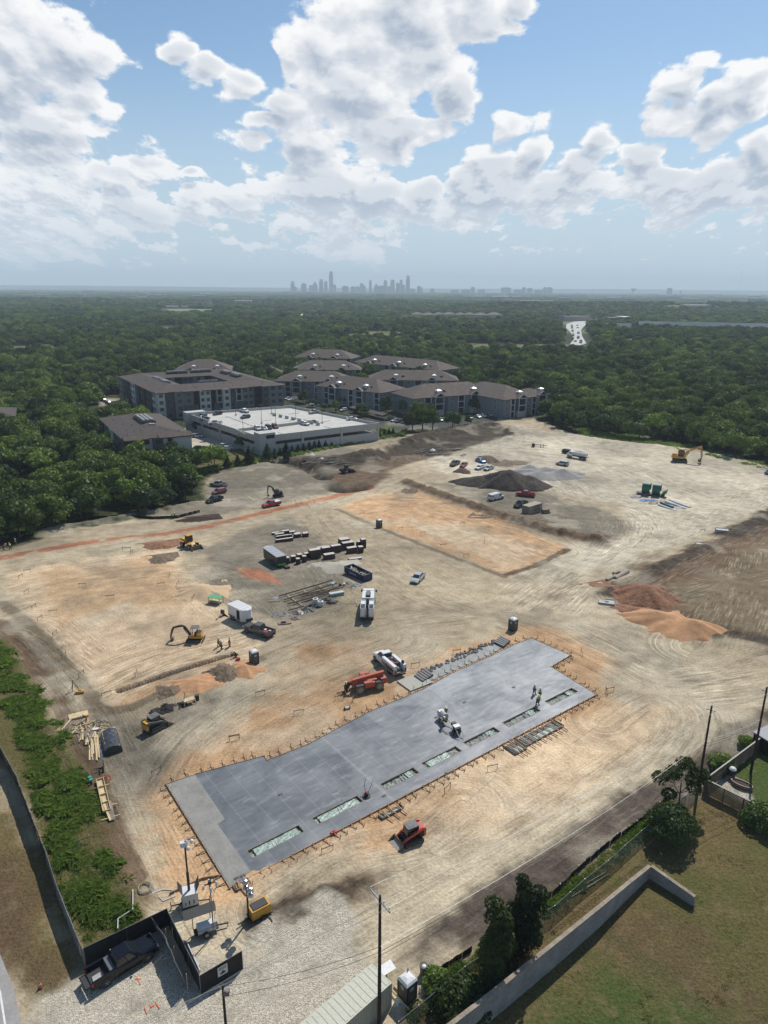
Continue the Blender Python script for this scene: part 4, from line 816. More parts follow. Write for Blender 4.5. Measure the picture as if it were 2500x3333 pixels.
def car(kind, pm, label, group=None, cat=None):
 t = thing({'sedan': 'sedan_car', 'suv': 'family_car', 'pickup': 'pickup_truck', 'van': 'cargo_van'}[kind], label, cat or {'sedan': 'car', 'suv': 'car', 'pickup': 'pickup truck', 'van': 'van'}[kind], group=group); m = MB()
 if kind == 'sedan':
  hull(m, [(-2.45,.42,.62,.78,.6,.76,.6), (-2.36,.30,.78,.98,.76,.88,.72), (-1.6,.24,.84,1.03,.84,.92,.78), (0,.22,.86,1.0,.86,.93,.80), (1.2,.22,.84,1.0,.86,.93,.78), (2.0,.25,.74,.86,.8,.90,.70), (2.36,.32,.62,.72,.7,.82,.60), (2.46,.40,.52,.58,.5,.66,.5)]); m.build('body', pm, t)
  cabin(t, pm, -1.95, 1.25, -1.15, .42, .98, 1.44, .78, .60, (.45,)); common(t, 4.9, 1.86, 1.48, -1.42, .34, pm, .66)
 elif kind == 'suv':
  hull(m, [(-2.38,.42,.8,1.0,.62,.80,.7), (-2.30,.32,.92,1.08,.78,.9,.8), (-1.2,.28,.95,1.1,.86,.94,.84), (1.0,.28,.95,1.08,.86,.94,.82), (1.95,.30,.86,1.0,.82,.92,.74), (2.32,.36,.72,.86,.72,.84,.62), (2.42,.45,.6,.7,.5,.7,.5)]); m.build('body', pm, t)
  cabin(t, pm, -2.28, 1.35, -1.95, .55, 1.05, 1.68, .82, .66, (.33, .64)); common(t, 4.8, 1.9, 1.42, -1.40, .37, pm, .76)
 elif kind == 'pickup':
  hull(m, [(-.86,.42,1.08,1.22,.86,.97,.90), (.6,.42,1.08,1.22,.86,.97,.88), (1.55,.42,1.06,1.2,.86,.97,.84), (2.5,.44,1.0,1.14,.84,.95,.80), (2.86,.48,.90,1.02,.78,.90,.74), (2.96,.52,.8,.88,.7,.82,.66)])
  for s in (-1, 1): m.b2(-2.92, -.84, s*.80, s*.965, .50, 1.26)
  m.b2(-2.9, -.9, -.8, .8, .5, .72); m.b2(-.9, -.84, -.9, .9, .5, 1.24); m.build('body', pm, t)
  b = MB(); b.b2(-2.88, -.92, -.79, .79, .721, .74); b.build('bed_liner', BLK, t)
  g = MB(); g.box((-2.95, 0, .98), (.08, 1.58, .52)); g.build('tailgate', pm, t)
  cabin(t, pm, -.86, 1.42, -.68, .62, 1.2, 1.86, .86, .70, (.47,)); common(t, 5.9, 1.98, 1.95, -1.75, .40, pm, .88)
 elif kind == 'van':
  hull(m, [(-2.85,.4,1.1,1.95,.86,.97,.80), (-2.8,.36,1.1,2.08,.9,1.0,.84), (.8,.36,1.1,2.10,.9,1.0,.84), (1.25,.36,1.1,2.0,.9,1.0,.80), (1.85,.38,1.05,1.22,.88,.98,.84), (2.6,.42,.9,1.05,.8,.92,.74), (2.86,.5,.7,.8,.66,.8,.6)]); m.build('body', pm, t)
  g = MB(); g.add([(1.28,-.76,1.98),(1.28,.76,1.98),(1.88,.84,1.25),(1.88,-.84,1.25)], [(0,1,2,3)])
  for s in (-1, 1): g.box((.95, s*.985, 1.5), (.8, .05, .5)); g.box((-2.84, s*.42, 1.55), (.06, .62, .5)); g.box((-2.4, s*.985, 1.5), (.5, .05, .45))
  g.T = Matrix.Translation((.02, 0, .02)); g.build('windows', CGL, t); s = MB()
  for y in (-.5, 0, .5): s.box((-.8, y, 2.1), (3.6, .08, .05))
  for y in (-1, 1): s.b2(-.8, -.77, y*.99, y*1.01, .5, 1.9); s.b2(.2, .23, y*1.0, y*1.012, .5, 1.9)
  s.build('roof_ribs', pm, t); common(t, 5.75, 2.0, 1.9, -1.6, .37, pm, .82)
 return t
PROTO = {}
def pose(t, a, b, near=True, off=.85, z=None, zr=None):
 "stand a vehicle on the ground: a, b = rear and front wheel (near side) or rear and front end of its centre line, in the photograph"
 A = at(*a) if zr is None else atz(*a, zr); B_ = at(*b) if zr is None else atz(*b, zr); c = (A+B_)/2; rz = heading(A, B_)
 if near: n = Vector((-math.sin(rz), math.cos(rz), 0)); n = n if n.dot(Vector((c.x, c.y, 0))) > 0 else -n; c = c+n*off
 t.location = (c.x, c.y, float(base(c.x, c.y)) if zr is None else zr); t.rotation_euler = (0, 0, rz); return t
def put(kind, pm, label, a, b, near=True, group=None, zr=None):
 if kind not in PROTO: t = car(kind, pm, label, group); PROTO[kind] = (t, pm)
 else:
  p, m0 = PROTO[kind]; t = dup(p, label=label, swap={m0: pm} if m0 is not pm else None)
  if group: t['group'] = group
  elif 'group' in t: del t['group']
 return pose(t, a, b, near, zr=zr)
# the black pickup in the gravel corner gets its own build: tailgate down, bed load
def near_pickup():
 t = car('pickup', PB, 'shiny black crew-cab pickup with tailgate down on white gravel beside the black screen', None)
 g = [c for c in t.children if c.name.startswith('tailgate')][0]; bpy.data.objects.remove(g); m = MB(); m.box((-3.22, 0, .76), (.52, 1.58, .08)); m.m = 1; m.box((-3.22, 0, .803), (.4, 1.4, .01)); m.build('tailgate', [PB, BLK], t)
 m = MB(); m.box((-1.12, 0, 1.08), (.42, 1.58, .42)); m.box((-1.12, 0, 1.30), (.45, 1.6, .03)); m.build('bed_toolbox', mat('grey_lid', (.09, .095, .1), .5), t)
 m = MB()
 for i in range(5): m.box((-2.35+i*.02, -.5+i*.13, .79), (.7, .1, .1))
 m.build('bed_load', mat('grey_white_board', (.4, .39, .37), .8), t)
 for s in (-1, 1): m = MB(); m.box((.3, s*1.0, .42), (2.2, .16, .06)); m.build('side_step', BLK, t)
 return pose(t, (343, 3214), (484, 3126), True, .9)
near_pickup()
put('pickup', PG, 'brown-grey crew-cab pickup coupled up in front of the small white trailer', (861, 2077), (805, 2059))
put('sedan', PS, 'silver four-door sedan parked alone on the bare dirt right of the blue dumpster', (1371, 1878), (1347, 1901), False)
put('van', PW, 'white panel van parked below the big dark soil mound', (1606, 1630.5), (1636, 1623.6))
put('pickup', PR, 'bright red pickup right of the white van on the grey dirt', (1730, 1619.5), (1687, 1615))
put('pickup', PB, 'black pickup with pale hood peeking out behind the tan shipping container', (1708, 1643), (1680, 1654), False)
put('pickup', PGN, 'dark green pickup left of the row of cars behind the dark soil mound', (1491, 1509), (1470, 1519), False)
put('sedan', PM, 'maroon car half hidden by red brush at the left end of the soil mound', (1516, 1513), (1502, 1523), False)
put('sedan', PBU, 'bright blue sedan by the small brown pile on the chalky ground', (1551, 1499), (1578, 1509), False)
put('sedan', PW, 'white sedan parked right behind the crest of the dark soil mound', (1574, 1522), (1549, 1531), False)
put('sedan', PS, 'silver-grey sedan mostly hidden behind the dark soil mound', (1602, 1525), (1579, 1533), False)
put('suv', PS, 'pale silver hatchback by the grey gravel heaps on the chalky ground', (1845, 1517), (1815, 1512), False)
put('suv', PB, 'black car parked behind the white water truck', (1834, 1474), (1862, 1479), False)
put('pickup', PS, 'silver pickup, farthest back of three vehicles by the wood edge', (723, 1586), (692, 1583))
put('suv', PM, 'dark red wagon between the silver and the black pickup at the wood edge', (737, 1604), (701, 1612))
put('pickup', PB, 'black pickup, nearest of three vehicles by the wood edge', (721, 1630), (689, 1639))
put('pickup', PR, 'dark red pickup with a white-covered bed on the dirt track near the small excavator', (909, 1646), (869, 1654))
m = MB(); t = [o for o in COL.objects if o.get('label', '').startswith('dark red pickup with')][0]; m.box((-1.9, 0, 1.34), (2.0, 1.86, .16)); m.build('bed_cover', PW, t)
t = [o for o in COL.objects if o.get('label', '').startswith('brown-grey crew')][0]; m = MB(); m.box((-1.9, .35, .93), (.9, .7, .36)); m.build('red_toolbox', PR, t); m = MB(); m.box((-1.3, -.2, .92), (.4, .5, .3)); m.box((-2.1, -.45, .86), (.5, .3, .2)); m.build('bed_load', PW, t)
put('sedan', PBU, 'blue car cut by the right edge of the photo on the chalky ground', (2494, 1546), (2515, 1538), False)
ZG = 1.52
for k, pm, lb, a, b in [('suv', PB, 'black car by the far wall of the garage deck', (720, 1348), (697, 1352)), ('suv', PGD, 'dark car nose-in at the left corner of the garage deck, farther of two', (670, 1356), (648, 1361)), ('sedan', PB, 'dark sedan nose-in at the left corner of the garage deck, nearer of two', (677, 1365), (655, 1369)),
  ('pickup', PW, 'white pickup in the left middle of the garage deck', (717, 1380), (684, 1382)), ('pickup', PW, 'white pickup against the back wall of the garage deck', (782, 1339), (809, 1345)), ('suv', PGD, 'dark blue van in the middle of the garage deck', (814, 1359), (783, 1364)),
  ('suv', PW, 'white car, leftmost of four parked side by side on the garage front deck', (830, 1394), (848, 1404)), ('sedan', PS, 'silver car, second of four parked side by side on the garage front deck', (851, 1394), (869, 1404)), ('suv', PB, 'black car, third of four parked side by side on the garage front deck', (864, 1390), (885, 1401)), ('suv', PM, 'maroon car, rightmost of four parked side by side on the garage front deck', (885, 1387), (906, 1398)),
  ('pickup', PS, 'silver pickup by the rear right wall of the garage deck', (1040, 1343), (1006, 1348)), ('sedan', PW, 'white sedan at the right corner of the garage deck', (1128, 1368), (1163, 1366)), ('suv', PW, 'white car alone behind the front wall of the garage deck', (981, 1381), (1004, 1386))]: put(k, pm, lb, a, b, False, zr=ZG)
for k, pm, lb, a, b in [('suv', PW, 'white car in the lane between the three-storey block and the garage', (627, 1423), (661, 1424)), ('suv', PW, 'white car, farther of two at the end of the lane beside the garage', (718, 1457), (752, 1455)), ('sedan', PW, 'white sedan, nearer of two at the end of the lane beside the garage', (724, 1464), (758, 1462))]: put(k, pm, lb, a, b, False, zr=GZ+.02)
cc = [PW, PB, PB, PS, PW, PB, PS]
for i, (x, y, pm) in enumerate([(1020, 1318, PW), (1006, 1312, PB), (1041, 1322, PB), (1057, 1326, PB), (946, 1304, PW), (935, 1301, PS), (1102, 1334, PB), (1118, 1338, PW), (1150, 1345, PB), (1270, 1368, PB), (1285, 1372, PS), (1299, 1375, PGD), (1318, 1377, PB), (1333, 1379, PR), (1348, 1380, PB)]):
 put(['sedan', 'suv'][i % 2], pm, 'car parked on the asphalt in front of the blue-grey houses beside the garage', (x+12, y-2), (x-12, y+2), False, group='cars parked between the garage and the houses', zr=GZ+.02)
for i, (x, y, pm) in enumerate([(1433, 1371, PW), (1447, 1370, PS), (1529, 1364, PB), (1556, 1360, PW), (1573, 1358, PW), (1584, 1356, PR), (1596, 1354, PW), (1610, 1353, PB), (1622, 1351, PB), (1636, 1350, PW), (1656, 1348, PS), (1680, 1347, PB), (1701, 1344, PS), (1764, 1318, PW)]):
 put(['suv', 'sedan'][i % 2], pm, 'car in the row parked before the long green-grey house behind the soil bank', (x-10, y-4), (x+10, y+3), False, group='cars in the row behind the soil bank', zr=GZ+.02)
for i, (x, y, pm) in enumerate([(338, 1306, PB), (347, 1310, PGD), (354, 1315, PS), (362, 1319, PB), (371, 1324, PW), (379, 1328, PS), (387, 1334, PW), (394, 1331, PB)]):
 put(['suv', 'sedan'][i % 2], pm, 'car parked under the brick side of the four-storey block', (x-9, y-1), (x+9, y+1), False, group='cars along the left side of the big block', zr=GZ+.02)
for i, (x, y, pm) in enumerate([(88, 1366, PW), (95, 1372, PS), (98, 1379, PW), (92, 1386, PW), (84, 1393, PS)]):
 put(['suv', 'sedan'][i % 2], pm, 'pale car in the small gravel lot inside the wood at the far left', (x-14, y+1), (x+14, y-1), False, group='cars in the small gravel lot', zr=GZ+.02)

# ------------------------------------------------------------------ machines
YEL = mat('machine_yellow', (.50, .26, .03), .5, var=.12, coat=.2); RDM = mat('machine_red', (.42, .035, .02), .45, var=.1, coat=.3); ORM = mat('lift_orange', (.38, .080, .042), .55, var=.15); BKM = mat('machine_black', (.02, .02, .021), .6, var=.2); GRM = mat('machine_grey', (.10, .10, .10), .6, var=.15)
TRACK = mat('rubber_track', (.035, .032, .03), .9, var=.3); MUD = mat('muddy_steel', (.15, .12, .09), .9, var=.3); WTNK = mat('white_tank', (.55, .56, .56), .5, var=.06); MUDTYRE = mat('muddy_tyre', (.17, .135, .09), .95, var=.25); YEL2 = mat('tan_rim', (.3, .27, .2), .7)
def track(t, x0, x1, y, w, h, nm='track', m=None):
 b = MB(); r = h/2; pr = []
 for k in range(9): a = -PI/2+PI*k/8; pr.append((x1-r+r*math.cos(a), r+r*math.sin(a)))
 for k in range(9): a = PI/2+PI*k/8; pr.append((x0+r+r*math.cos(a), r+r*math.sin(a)))
 b.prism(pr, y-w/2, y+w/2, 'y')
 n = int((x1-x0)/.16)
 for i in range(n): x = x0+r*.7+(x1-x0-1.4*r)*i/(n-1); b.box((x, y, h+.008), (.06, w*.96, .05)); b.box((x, y, .02), (.06, w*.96, .05))
 o = b.build(nm, m or TRACK, t); c = MB(); 
 for i in range(4): xx = x0+r+(x1-x0-2*r)*i/3; c.wheel((xx, y-(w/2 if y < 0 else -w/2), r*.8), r*.5, .06, 10)
 c.prism([(x0+r, r*.6), (x1-r, r*.6), (x1-r, r*1.3), (x0+r, r*1.3)], y-w/2-.03, y+w/2+.03, 'y'); c.build('track_rollers', MUD, o)
def skid_steer(label, pm, roofm, rear, a, b, fill=False):
 t = thing('track_loader', label, 'skid steer')
 for s in (-1, 1): track(t, -1.35, 1.0, s*.74, .42, .72)
 m = MB(); m.prism([(-1.75,.45),(.7,.35),(.75,.95),(.1,1.05),(-.6,1.15),(-1.2,1.5),(-1.72,1.45)], -.52, .52, 'y'); m.build('body', BKM, t)
 m = MB(); m.box((-1.62, 0, 1.05), (.3, 1.3, .8)); m.box((-1.3, 0, 1.55), (.7, 1.1, .12)); m.build('engine_cover', rear, t)
 m = MB(); m.prism([(-.95,1.0),(.45,.9),(.55,1.2),(.35,2.0),(-.85,2.0)], -.45, .45, 'y'); m.build('cab_glass', CGL, t)
 m = MB()
 for x, z0, x2 in ((-.95, 1.0, -.88), (.52, .95, .36)):
  for s in (-1, 1): m.bar((x, s*.47, z0), (x2, s*.47, 2.02), .08)
 m.build('cab_frame', BKM, t); m = MB(); m.box((-.25, 0, 2.06), (1.4, 1.06, .1)); m.box((-.1, 0, 2.12), (.6, .6, .04)); m.build('cab_roof', roofm, t)
 for s in (-1, 1):
  m = MB(); m.prism([(-1.75,1.35),(-1.6,1.75),(-1.3,1.8),(.6,1.18),(1.25,.65),(1.45,.25),(1.25,.22),(1.0,.62),(.5,.95),(-1.3,1.5)], s*.66-.09, s*.66+.09, 'y'); m.build('lift_arm', pm, t)
 m = MB(); m.add([(1.3,-.98,.05),(2.15,-.98,.02),(2.15,.98,.02),(1.3,.98,.05),(1.25,-.98,.75),(1.25,.98,.75)], [(0,1,2,3),(0,3,5,4),(0,4,1),(3,2,5)]); m.box((1.27, 0, .4), (.08, 1.98, .75)); m.box((1.7, 0, .05), (.95, 1.98, .06))
 for s in (-1, 1): m.prism([(1.25,.03),(2.15,.03),(1.7,.45),(1.25,.78)], s*.98-.03, s*.98+.03, 'y')
 o = m.build('bucket', MUD, t)
 if fill: m = MB(); m.loft([[(1.32,-.9,.1),(2.05,-.9,.1),(2.05,.9,.1),(1.32,.9,.1)], [(1.34,-.7,.45),(1.7,-.6,.3),(1.7,.6,.3),(1.34,.7,.45)]]); m.build('bucket_load', mat('limestone_dust', (.36, .33, .28), .95, bump=.03), o)
 return pose(t, a, b, False)
def excavator(label, pm, a, b, s=1.0, canopy=True, arm=((.6, 0, 1.1), (1.5, 0, 2.75), (2.9, 0, 2.6), (3.4, 0, .9)), slew=0.0, blade=True, boomm=None):
 t = thing('mini_excavator' if s < 1.5 else 'excavator', label, 'excavator'); bm_ = boomm or pm
 for q in (-1, 1): track(t, -1.25*s, 1.25*s, q*.75*s, .40*s, .52*s)
 m = MB(); m.box((0, 0, .45*s), (1.4*s, 1.2*s, .3*s)); m.tube([(0, 0, .5*s), (0, 0, .72*s)], .5*s, 14)
 if blade: m.box((-1.6*s, 0, .32*s), (.1*s, 1.9*s, .38*s)); m.bar((-1.55*s, .4*s, .3*s), (-.7*s, .4*s, .4*s), .12*s); m.bar((-1.55*s, -.4*s, .3*s), (-.7*s, -.4*s, .4*s), .12*s)
 m.build('undercarriage', BKM, t); Z = Matrix.Rotation(slew, 4, 'Z')
 def B(nm, mt, f): m = MB(); m.T = Z; f(m); return m.build(nm, mt, t)
 B('house', pm, lambda m: (m.prism([(-1.35*s,-.6*s),(-1.5*s,0),(-1.35*s,.75*s),(.55*s,.75*s),(.8*s,.5*s),(.8*s,-.3*s),(.55*s,-.75*s),(-.9*s,-.75*s)], .72*s, 1.05*s), m.box((-1.0*s, 0, 1.25*s), (.75*s, 1.36*s, .5*s))))
 B('engine_cover', BKM if canopy else pm, lambda m: m.box((-.85*s, -.1*s, 1.53*s), (.8*s, 1.1*s, .12*s)))
 if canopy:
  B('seat', BKM, lambda m: (m.box((-.35*s, 0, 1.3*s), (.5*s, .5*s, .45*s)), m.box((-.55*s, 0, 1.7*s), (.12*s, .5*s, .5*s)), m.box((.2*s, .2*s, 1.35*s), (.1*s, .1*s, .6*s))))
  B('canopy', GRM, lambda m: (m.box((-.25*s, 0, 2.52*s), (1.3*s, 1.15*s, .1*s)), [m.bar((x*s, y*s, 1.05*s), (x*s, y*s, 2.5*s), .07*s) for x in (-.8, .32) for y in (-.5, .5)]))
 else:
  B('cab', CGL, lambda m: m.prism([(-.35*s, 1.05*s), (.75*s, 1.05*s), (.8*s, 1.5*s), (.6*s, 2.2*s), (-.35*s, 2.2*s)], .12*s, .74*s, 'y'))
  B('cab_frame', BKM if pm is not YEL else pm, lambda m: (m.box((.15*s, .43*s, 2.23*s), (1.0*s, .68*s, .07*s)), [m.bar((x*s, y*s, 1.05*s), (x2*s, y*s, 2.2*s), .07*s) for x, x2 in ((-.36, -.36), (.78, .6)) for y in (.11, .75)]))
 P = [Vector(p)*s for p in arm]
 B('boom', bm_, lambda m: (m.tube([P[0], P[0].lerp(P[1], .75)+Vector((0,0,.12*s)), P[1]], [.22*s, .28*s, .20*s], 4), m.tube([P[1], P[1].lerp(P[2], .5)+Vector((0,0,.05*s)), P[2]], [.20*s, .19*s, .15*s], 4)))
 B('stick', bm_, lambda m: m.tube([P[2]-(P[3]-P[2])*.12, P[2], P[3]], [.11*s, .19*s, .11*s], 4))
 B('hydraulic_cylinder', STEEL, lambda m: (m.tube([P[0]+Vector((.3*s,0,-.15*s)), P[0].lerp(P[1], .8)+Vector((.25*s,0,-.1*s))], .055*s, 6), m.tube([P[1].lerp(P[2], .1)+Vector((0,0,.28*s)), P[2]+Vector((0,0,.22*s))], .05*s, 6), m.tube([P[2].lerp(P[3], .1)+Vector((.2*s,0,0)), P[3]+Vector((.18*s,0,.15*s))], .045*s, 6)))
 e = P[3]
 B('bucket', MUD, lambda m: m.prism([(e.x+.12*s,e.z+.12*s),(e.x-.1*s,e.z-.02*s),(e.x-.42*s,e.z-.25*s),(e.x-.5*s,e.z-.55*s),(e.x-.25*s,e.z-.72*s),(e.x+.15*s,e.z-.6*s),(e.x+.0*s,e.z-.3*s)], -.32*s, .32*s, 'y'))
 return pose(t, a, b, False)
def wheel_loader(label, pm, a, b, s=1.0, cabc=None):
 t = thing('wheel_loader', label, 'wheel loader'); wheels(t, [(1.5*s, 1.0*s), (1.5*s, -1.0*s), (-1.5*s, 1.0*s), (-1.5*s, -1.0*s)], .72*s, .55*s, YEL2 if pm is YEL else BLK)
 def B(nm, mt, f): m = MB(); f(m); return m.build(nm, mt, t)
 B('rear_frame', pm, lambda m: (m.prism([(-3.0*s,.9*s),(-2.9*s,1.9*s),(-.6*s,2.0*s),(-.4*s,.8*s)], -.65*s, .65*s, 'y'), [m.box((-1.5*s, q*1.0*s, 1.52*s), (1.7*s, .6*s, .08*s)) for q in (-1, 1)]))
 B('front_frame', pm, lambda m: (m.prism([(-.3*s,.7*s),(-.2*s,1.3*s),(1.2*s,1.6*s),(1.8*s,1.2*s),(1.8*s,.7*s)], -.4*s, .4*s, 'y'), [m.box((1.35*s, q*1.0*s, 1.52*s), (1.2*s, .6*s, .08*s)) for q in (-1, 1)]))
 B('cab_glass', CGL, lambda m: m.loft([[(-.75*s,-.65*s,1.7*s),(.45*s,-.65*s,1.7*s),(.45*s,.65*s,1.7*s),(-.75*s,.65*s,1.7*s)], [(-.65*s,-.6*s,3.05*s),(.3*s,-.6*s,3.05*s),(.3*s,.6*s,3.05*s),(-.65*s,.6*s,3.05*s)]]))
 B('cab_frame', BKM, lambda m: [m.bar((x*s, y*s*.66, 1.6*s), (x2*s, y*s*.62, 3.05*s), .09*s) for x, x2 in ((-.76, -.66), (.46, .31)) for y in (-1, 1)])
 B('cab_roof', pm, lambda m: m.box((-.18*s, 0, 3.12*s), (1.35*s, 1.45*s, .14*s)))
 for q in (-1, 1): B('lift_arm', pm, lambda m: m.bar((.6*s, q*.5*s, 1.6*s), (2.6*s, q*.5*s, .6*s), .14*s, .34*s))
 B('bucket', MUD, lambda m: (m.box((2.65*s, 0, .6*s), (.1*s, 2.8*s, 1.1*s)), m.box((3.1*s, 0, .1*s), (1.0*s, 2.8*s, .1*s)), [m.prism([(2.6*s,.05*s),(3.6*s,.05*s),(3.1*s,.7*s),(2.6*s,1.15*s)], q*1.38*s-.04, q*1.38*s+.04, 'y') for q in (-1, 1)]))
 B('exhaust', BKM, lambda m: m.tube([(-1.9*s, .35*s, 1.9*s), (-1.9*s, .35*s, 2.6*s)], .07*s, 6))
 return pose(t, a, b, False)
def telehandler():
 t = thing('telehandler', 'orange-red telescopic forklift with big muddy tyres behind the long grey slab', 'telehandler'); wheels(t, [(1.55, 1.0), (1.55, -1.0), (-1.55, 1.0), (-1.55, -1.0)], .66, .48, YEL2, MUDTYRE)
 def B(nm, mt, f): m = MB(); f(m); return m.build(nm, mt, t)
 B('chassis', ORM, lambda m: (m.box((0, 0, .95), (4.4, .75, .6)), m.box((-2.3, 0, 1.25), (.9, 1.9, .9)), m.box((0, .8, 1.15), (1.6, .7, .7)), m.box((.2, .85, 1.55), (1.3, .6, .14))))
 B('boom', ORM, lambda m: (m.bar((-2.6, 0, 2.15), (2.4, 0, 1.75), .52, .55), m.bar((2.3, 0, 1.76), (3.0, 0, 1.62), .4, .42)))
 B('boom_head', BKM, lambda m: (m.bar((2.8, 0, 1.6), (3.35, 0, .7), .4, .45), m.box((3.4, 0, .65), (.15, 1.3, .6)), m.tube([(2.6, .3, 1.5), (3.2, .3, 1.9), (3.4, .1, 1.1)], .04, 5)))
 B('cab_frame', ORM, lambda m: ([m.bar((x, y, 1.1), (x, y, 2.3), .07) for x in (-.35, .85) for y in (-.45, -1.05)], m.box((.25, -.75, 2.33), (1.35, .75, .07)), m.box((.25, -.78, .9), (1.5, .7, .5))))
 B('seat', BKM, lambda m: (m.box((.1, -.75, 1.35), (.5, .5, .4)), m.box((-.15, -.75, 1.7), (.12, .5, .5)), m.bar((.75, -.75, 1.2), (.6, -.75, 1.75), .06)))
 for y in (-.35, .35): B('fork', BKM, lambda m: (m.box((4.1, y, .14), (1.3, .12, .06)), m.box((3.48, y, .45), (.06, .12, .7))))
 B('fender', BKM, lambda m: [m.box((x, q*1.0, 1.40), (1.2, .5, .05)) for x in (1.55, -1.55) for q in (-1, 1)])
 return pose(t, (1266, 2225), (1124, 2256), False)
def light_tower(kind, p, rz, label):
 t = thing('light_tower', label, 'light tower', at(*p), rz); t.scale = (1, 1, 1) if kind == 'yellow' else (.85, .85, .93)
 def B(nm, mt, f): m = MB(); f(m); return m.build(nm, mt, t)
 if kind == 'yellow':
  B('engine_box', YEL, lambda m: (m.box((0, 0, 1.05), (1.9, 1.15, 1.0)), m.box((.0, -.58, 1.1), (1.1, .04, .5)))); B('box_top', BKM, lambda m: m.box((0, 0, 1.58), (1.5, .9, .1)))
  B('trailer_frame', BKM, lambda m: (m.box((0, 0, .5), (2.2, 1.2, .12)), m.bar((-1.0, 0, .5), (-2.2, 0, .45), .1), m.bar((.6, .5, .5), (.6, 1.5, .5), .08), m.bar((.6, -.5, .5), (.6, -1.5, .5), .08), m.bar((.6, 1.5, .5), (.6, 1.5, 0), .06), m.bar((.6, -1.5, .5), (.6, -1.5, 0), .06)))
  B('mast', BKM, lambda m: m.tube([(-1.1, 0, .5), (-1.1, 0, 4.2)], .1, 6)); wheels(t, [(.1, .7), (.1, -.7)], .34, .2)
  for x, z in ((-.55, 4.3), (.55, 4.3), (-.5, 3.7), (.5, 3.7)): B('lamp', CHROME, lambda m: m.ball((-1.0, x, z), .34, 10, (.9, 1, .8)))
  B('lamp_bar', BKM, lambda m: m.bar((-1.1, -.7, 4.0), (-1.1, .7, 4.0), .08))
 elif kind == 'white':
  B('base_box', WTNK, lambda m: m.box((0, 0, 1.15), (1.7, 1.5, 1.6))); B('base_skirt', BKM, lambda m: (m.box((0, 0, .3), (1.85, 1.65, .36)), m.box((.4, -.76, 1.0), (.12, .03, .5)), m.box((-.1, -.76, 1.0), (.12, .03, .5)), m.box((-.5, -.76, .9), (.1, .03, .3))))
  B('outrigger', BKM, lambda m: ([m.bar((0, 0, .45), (x, y, .4), .1) for x, y in ((-2.1, .1), (2.1, -.4))], [m.bar((x, y, .9), (x, y, 0), .09) for x, y in ((-2.1, .1), (2.1, -.4))]))
  B('solar_flap', BKM, lambda m: (m.box((.95, .3, 2.3), (.06, 1.3, .9), ry=.4), m.box((-.95, .2, 2.3), (.06, 1.3, .9), ry=-.5)))
  B('mast', BKM, lambda m: (m.tube([(0, 0, 1.9), (0, 0, 4.2)], .15, 6), m.tube([(0, 0, 4.1), (0, 0, 7.6)], .10, 6)))
  B('camera_head', WTNK, lambda m: (m.box((-.1, 0, 7.8), (.8, .45, .55)), m.bar((0, 0, 8.1), (.55, .1, 8.5), .1)))
  for x, y, z in ((.75, 0, 7.9), (.3, -.45, 7.5)): B('camera', WTNK, lambda m: m.ball((x, y, z), .24, 10))
 else:
  B('trailer_body', WTNK, lambda m: m.prism([(-.55,.5),(.55,.5),(.6,.8),(.35,1.25),(-.35,1.25),(-.6,.8)], -.95, .95, 'x')); B('trailer_frame', BKM, lambda m: (m.box((0, 0, .45), (2.6, .9, .12)), m.bar((1.2, 0, .45), (2.4, -.2, .45), .12), m.bar((-1.3, -.5, .9), (1.3, -.5, .9), .08), m.bar((2.3, -.2, .45), (2.3, -.2, 0), .06)))
  wheels(t, [(-.1, .75), (-.1, -.75)], .36, .2, None, None)
  B('solar_panel', BKM, lambda m: (m.box((-.5, .5, 2.5), (3.4, 1.1, .06), rx=.25),)); B('panel_post', BKM, lambda m: (m.bar((-1.3, .4, .5), (-1.3, .5, 2.4), .08), m.bar((.6, .4, .5), (.6, .5, 2.4), .08)))
  B('mast', mat('galv_pole', (.22, .21, .18), .6, .3), lambda m: (m.tube([(.7, -.55, .3), (.7, -.55, 6.3)], .075, 6),))
  B('camera_arm', BKM, lambda m: (m.bar((.1, -.55, 6.3), (1.3, -.55, 6.3), .1), m.box((.7, -.55, 6.45), (.3, .3, .4)), m.bar((.7, -1.1, 6.2), (.7, 0, 6.2), .08)))
  for x, y in ((.0, -.55), (1.4, -.55), (.7, -1.15), (.7, .05)): B('camera', WTNK, lambda m: m.tube([(x, y, 5.85), (x, y, 6.3)], .15, 8, r1=.09))
  B('cable', BLK, lambda m: m.tube([(.85, -.6, 5.9), (1.1, -.6, 5.2), (.9, -.6, 4.5), (1.1, -.6, 3.4), (.8, -.6, 1.2)], .025, 4))
 return t
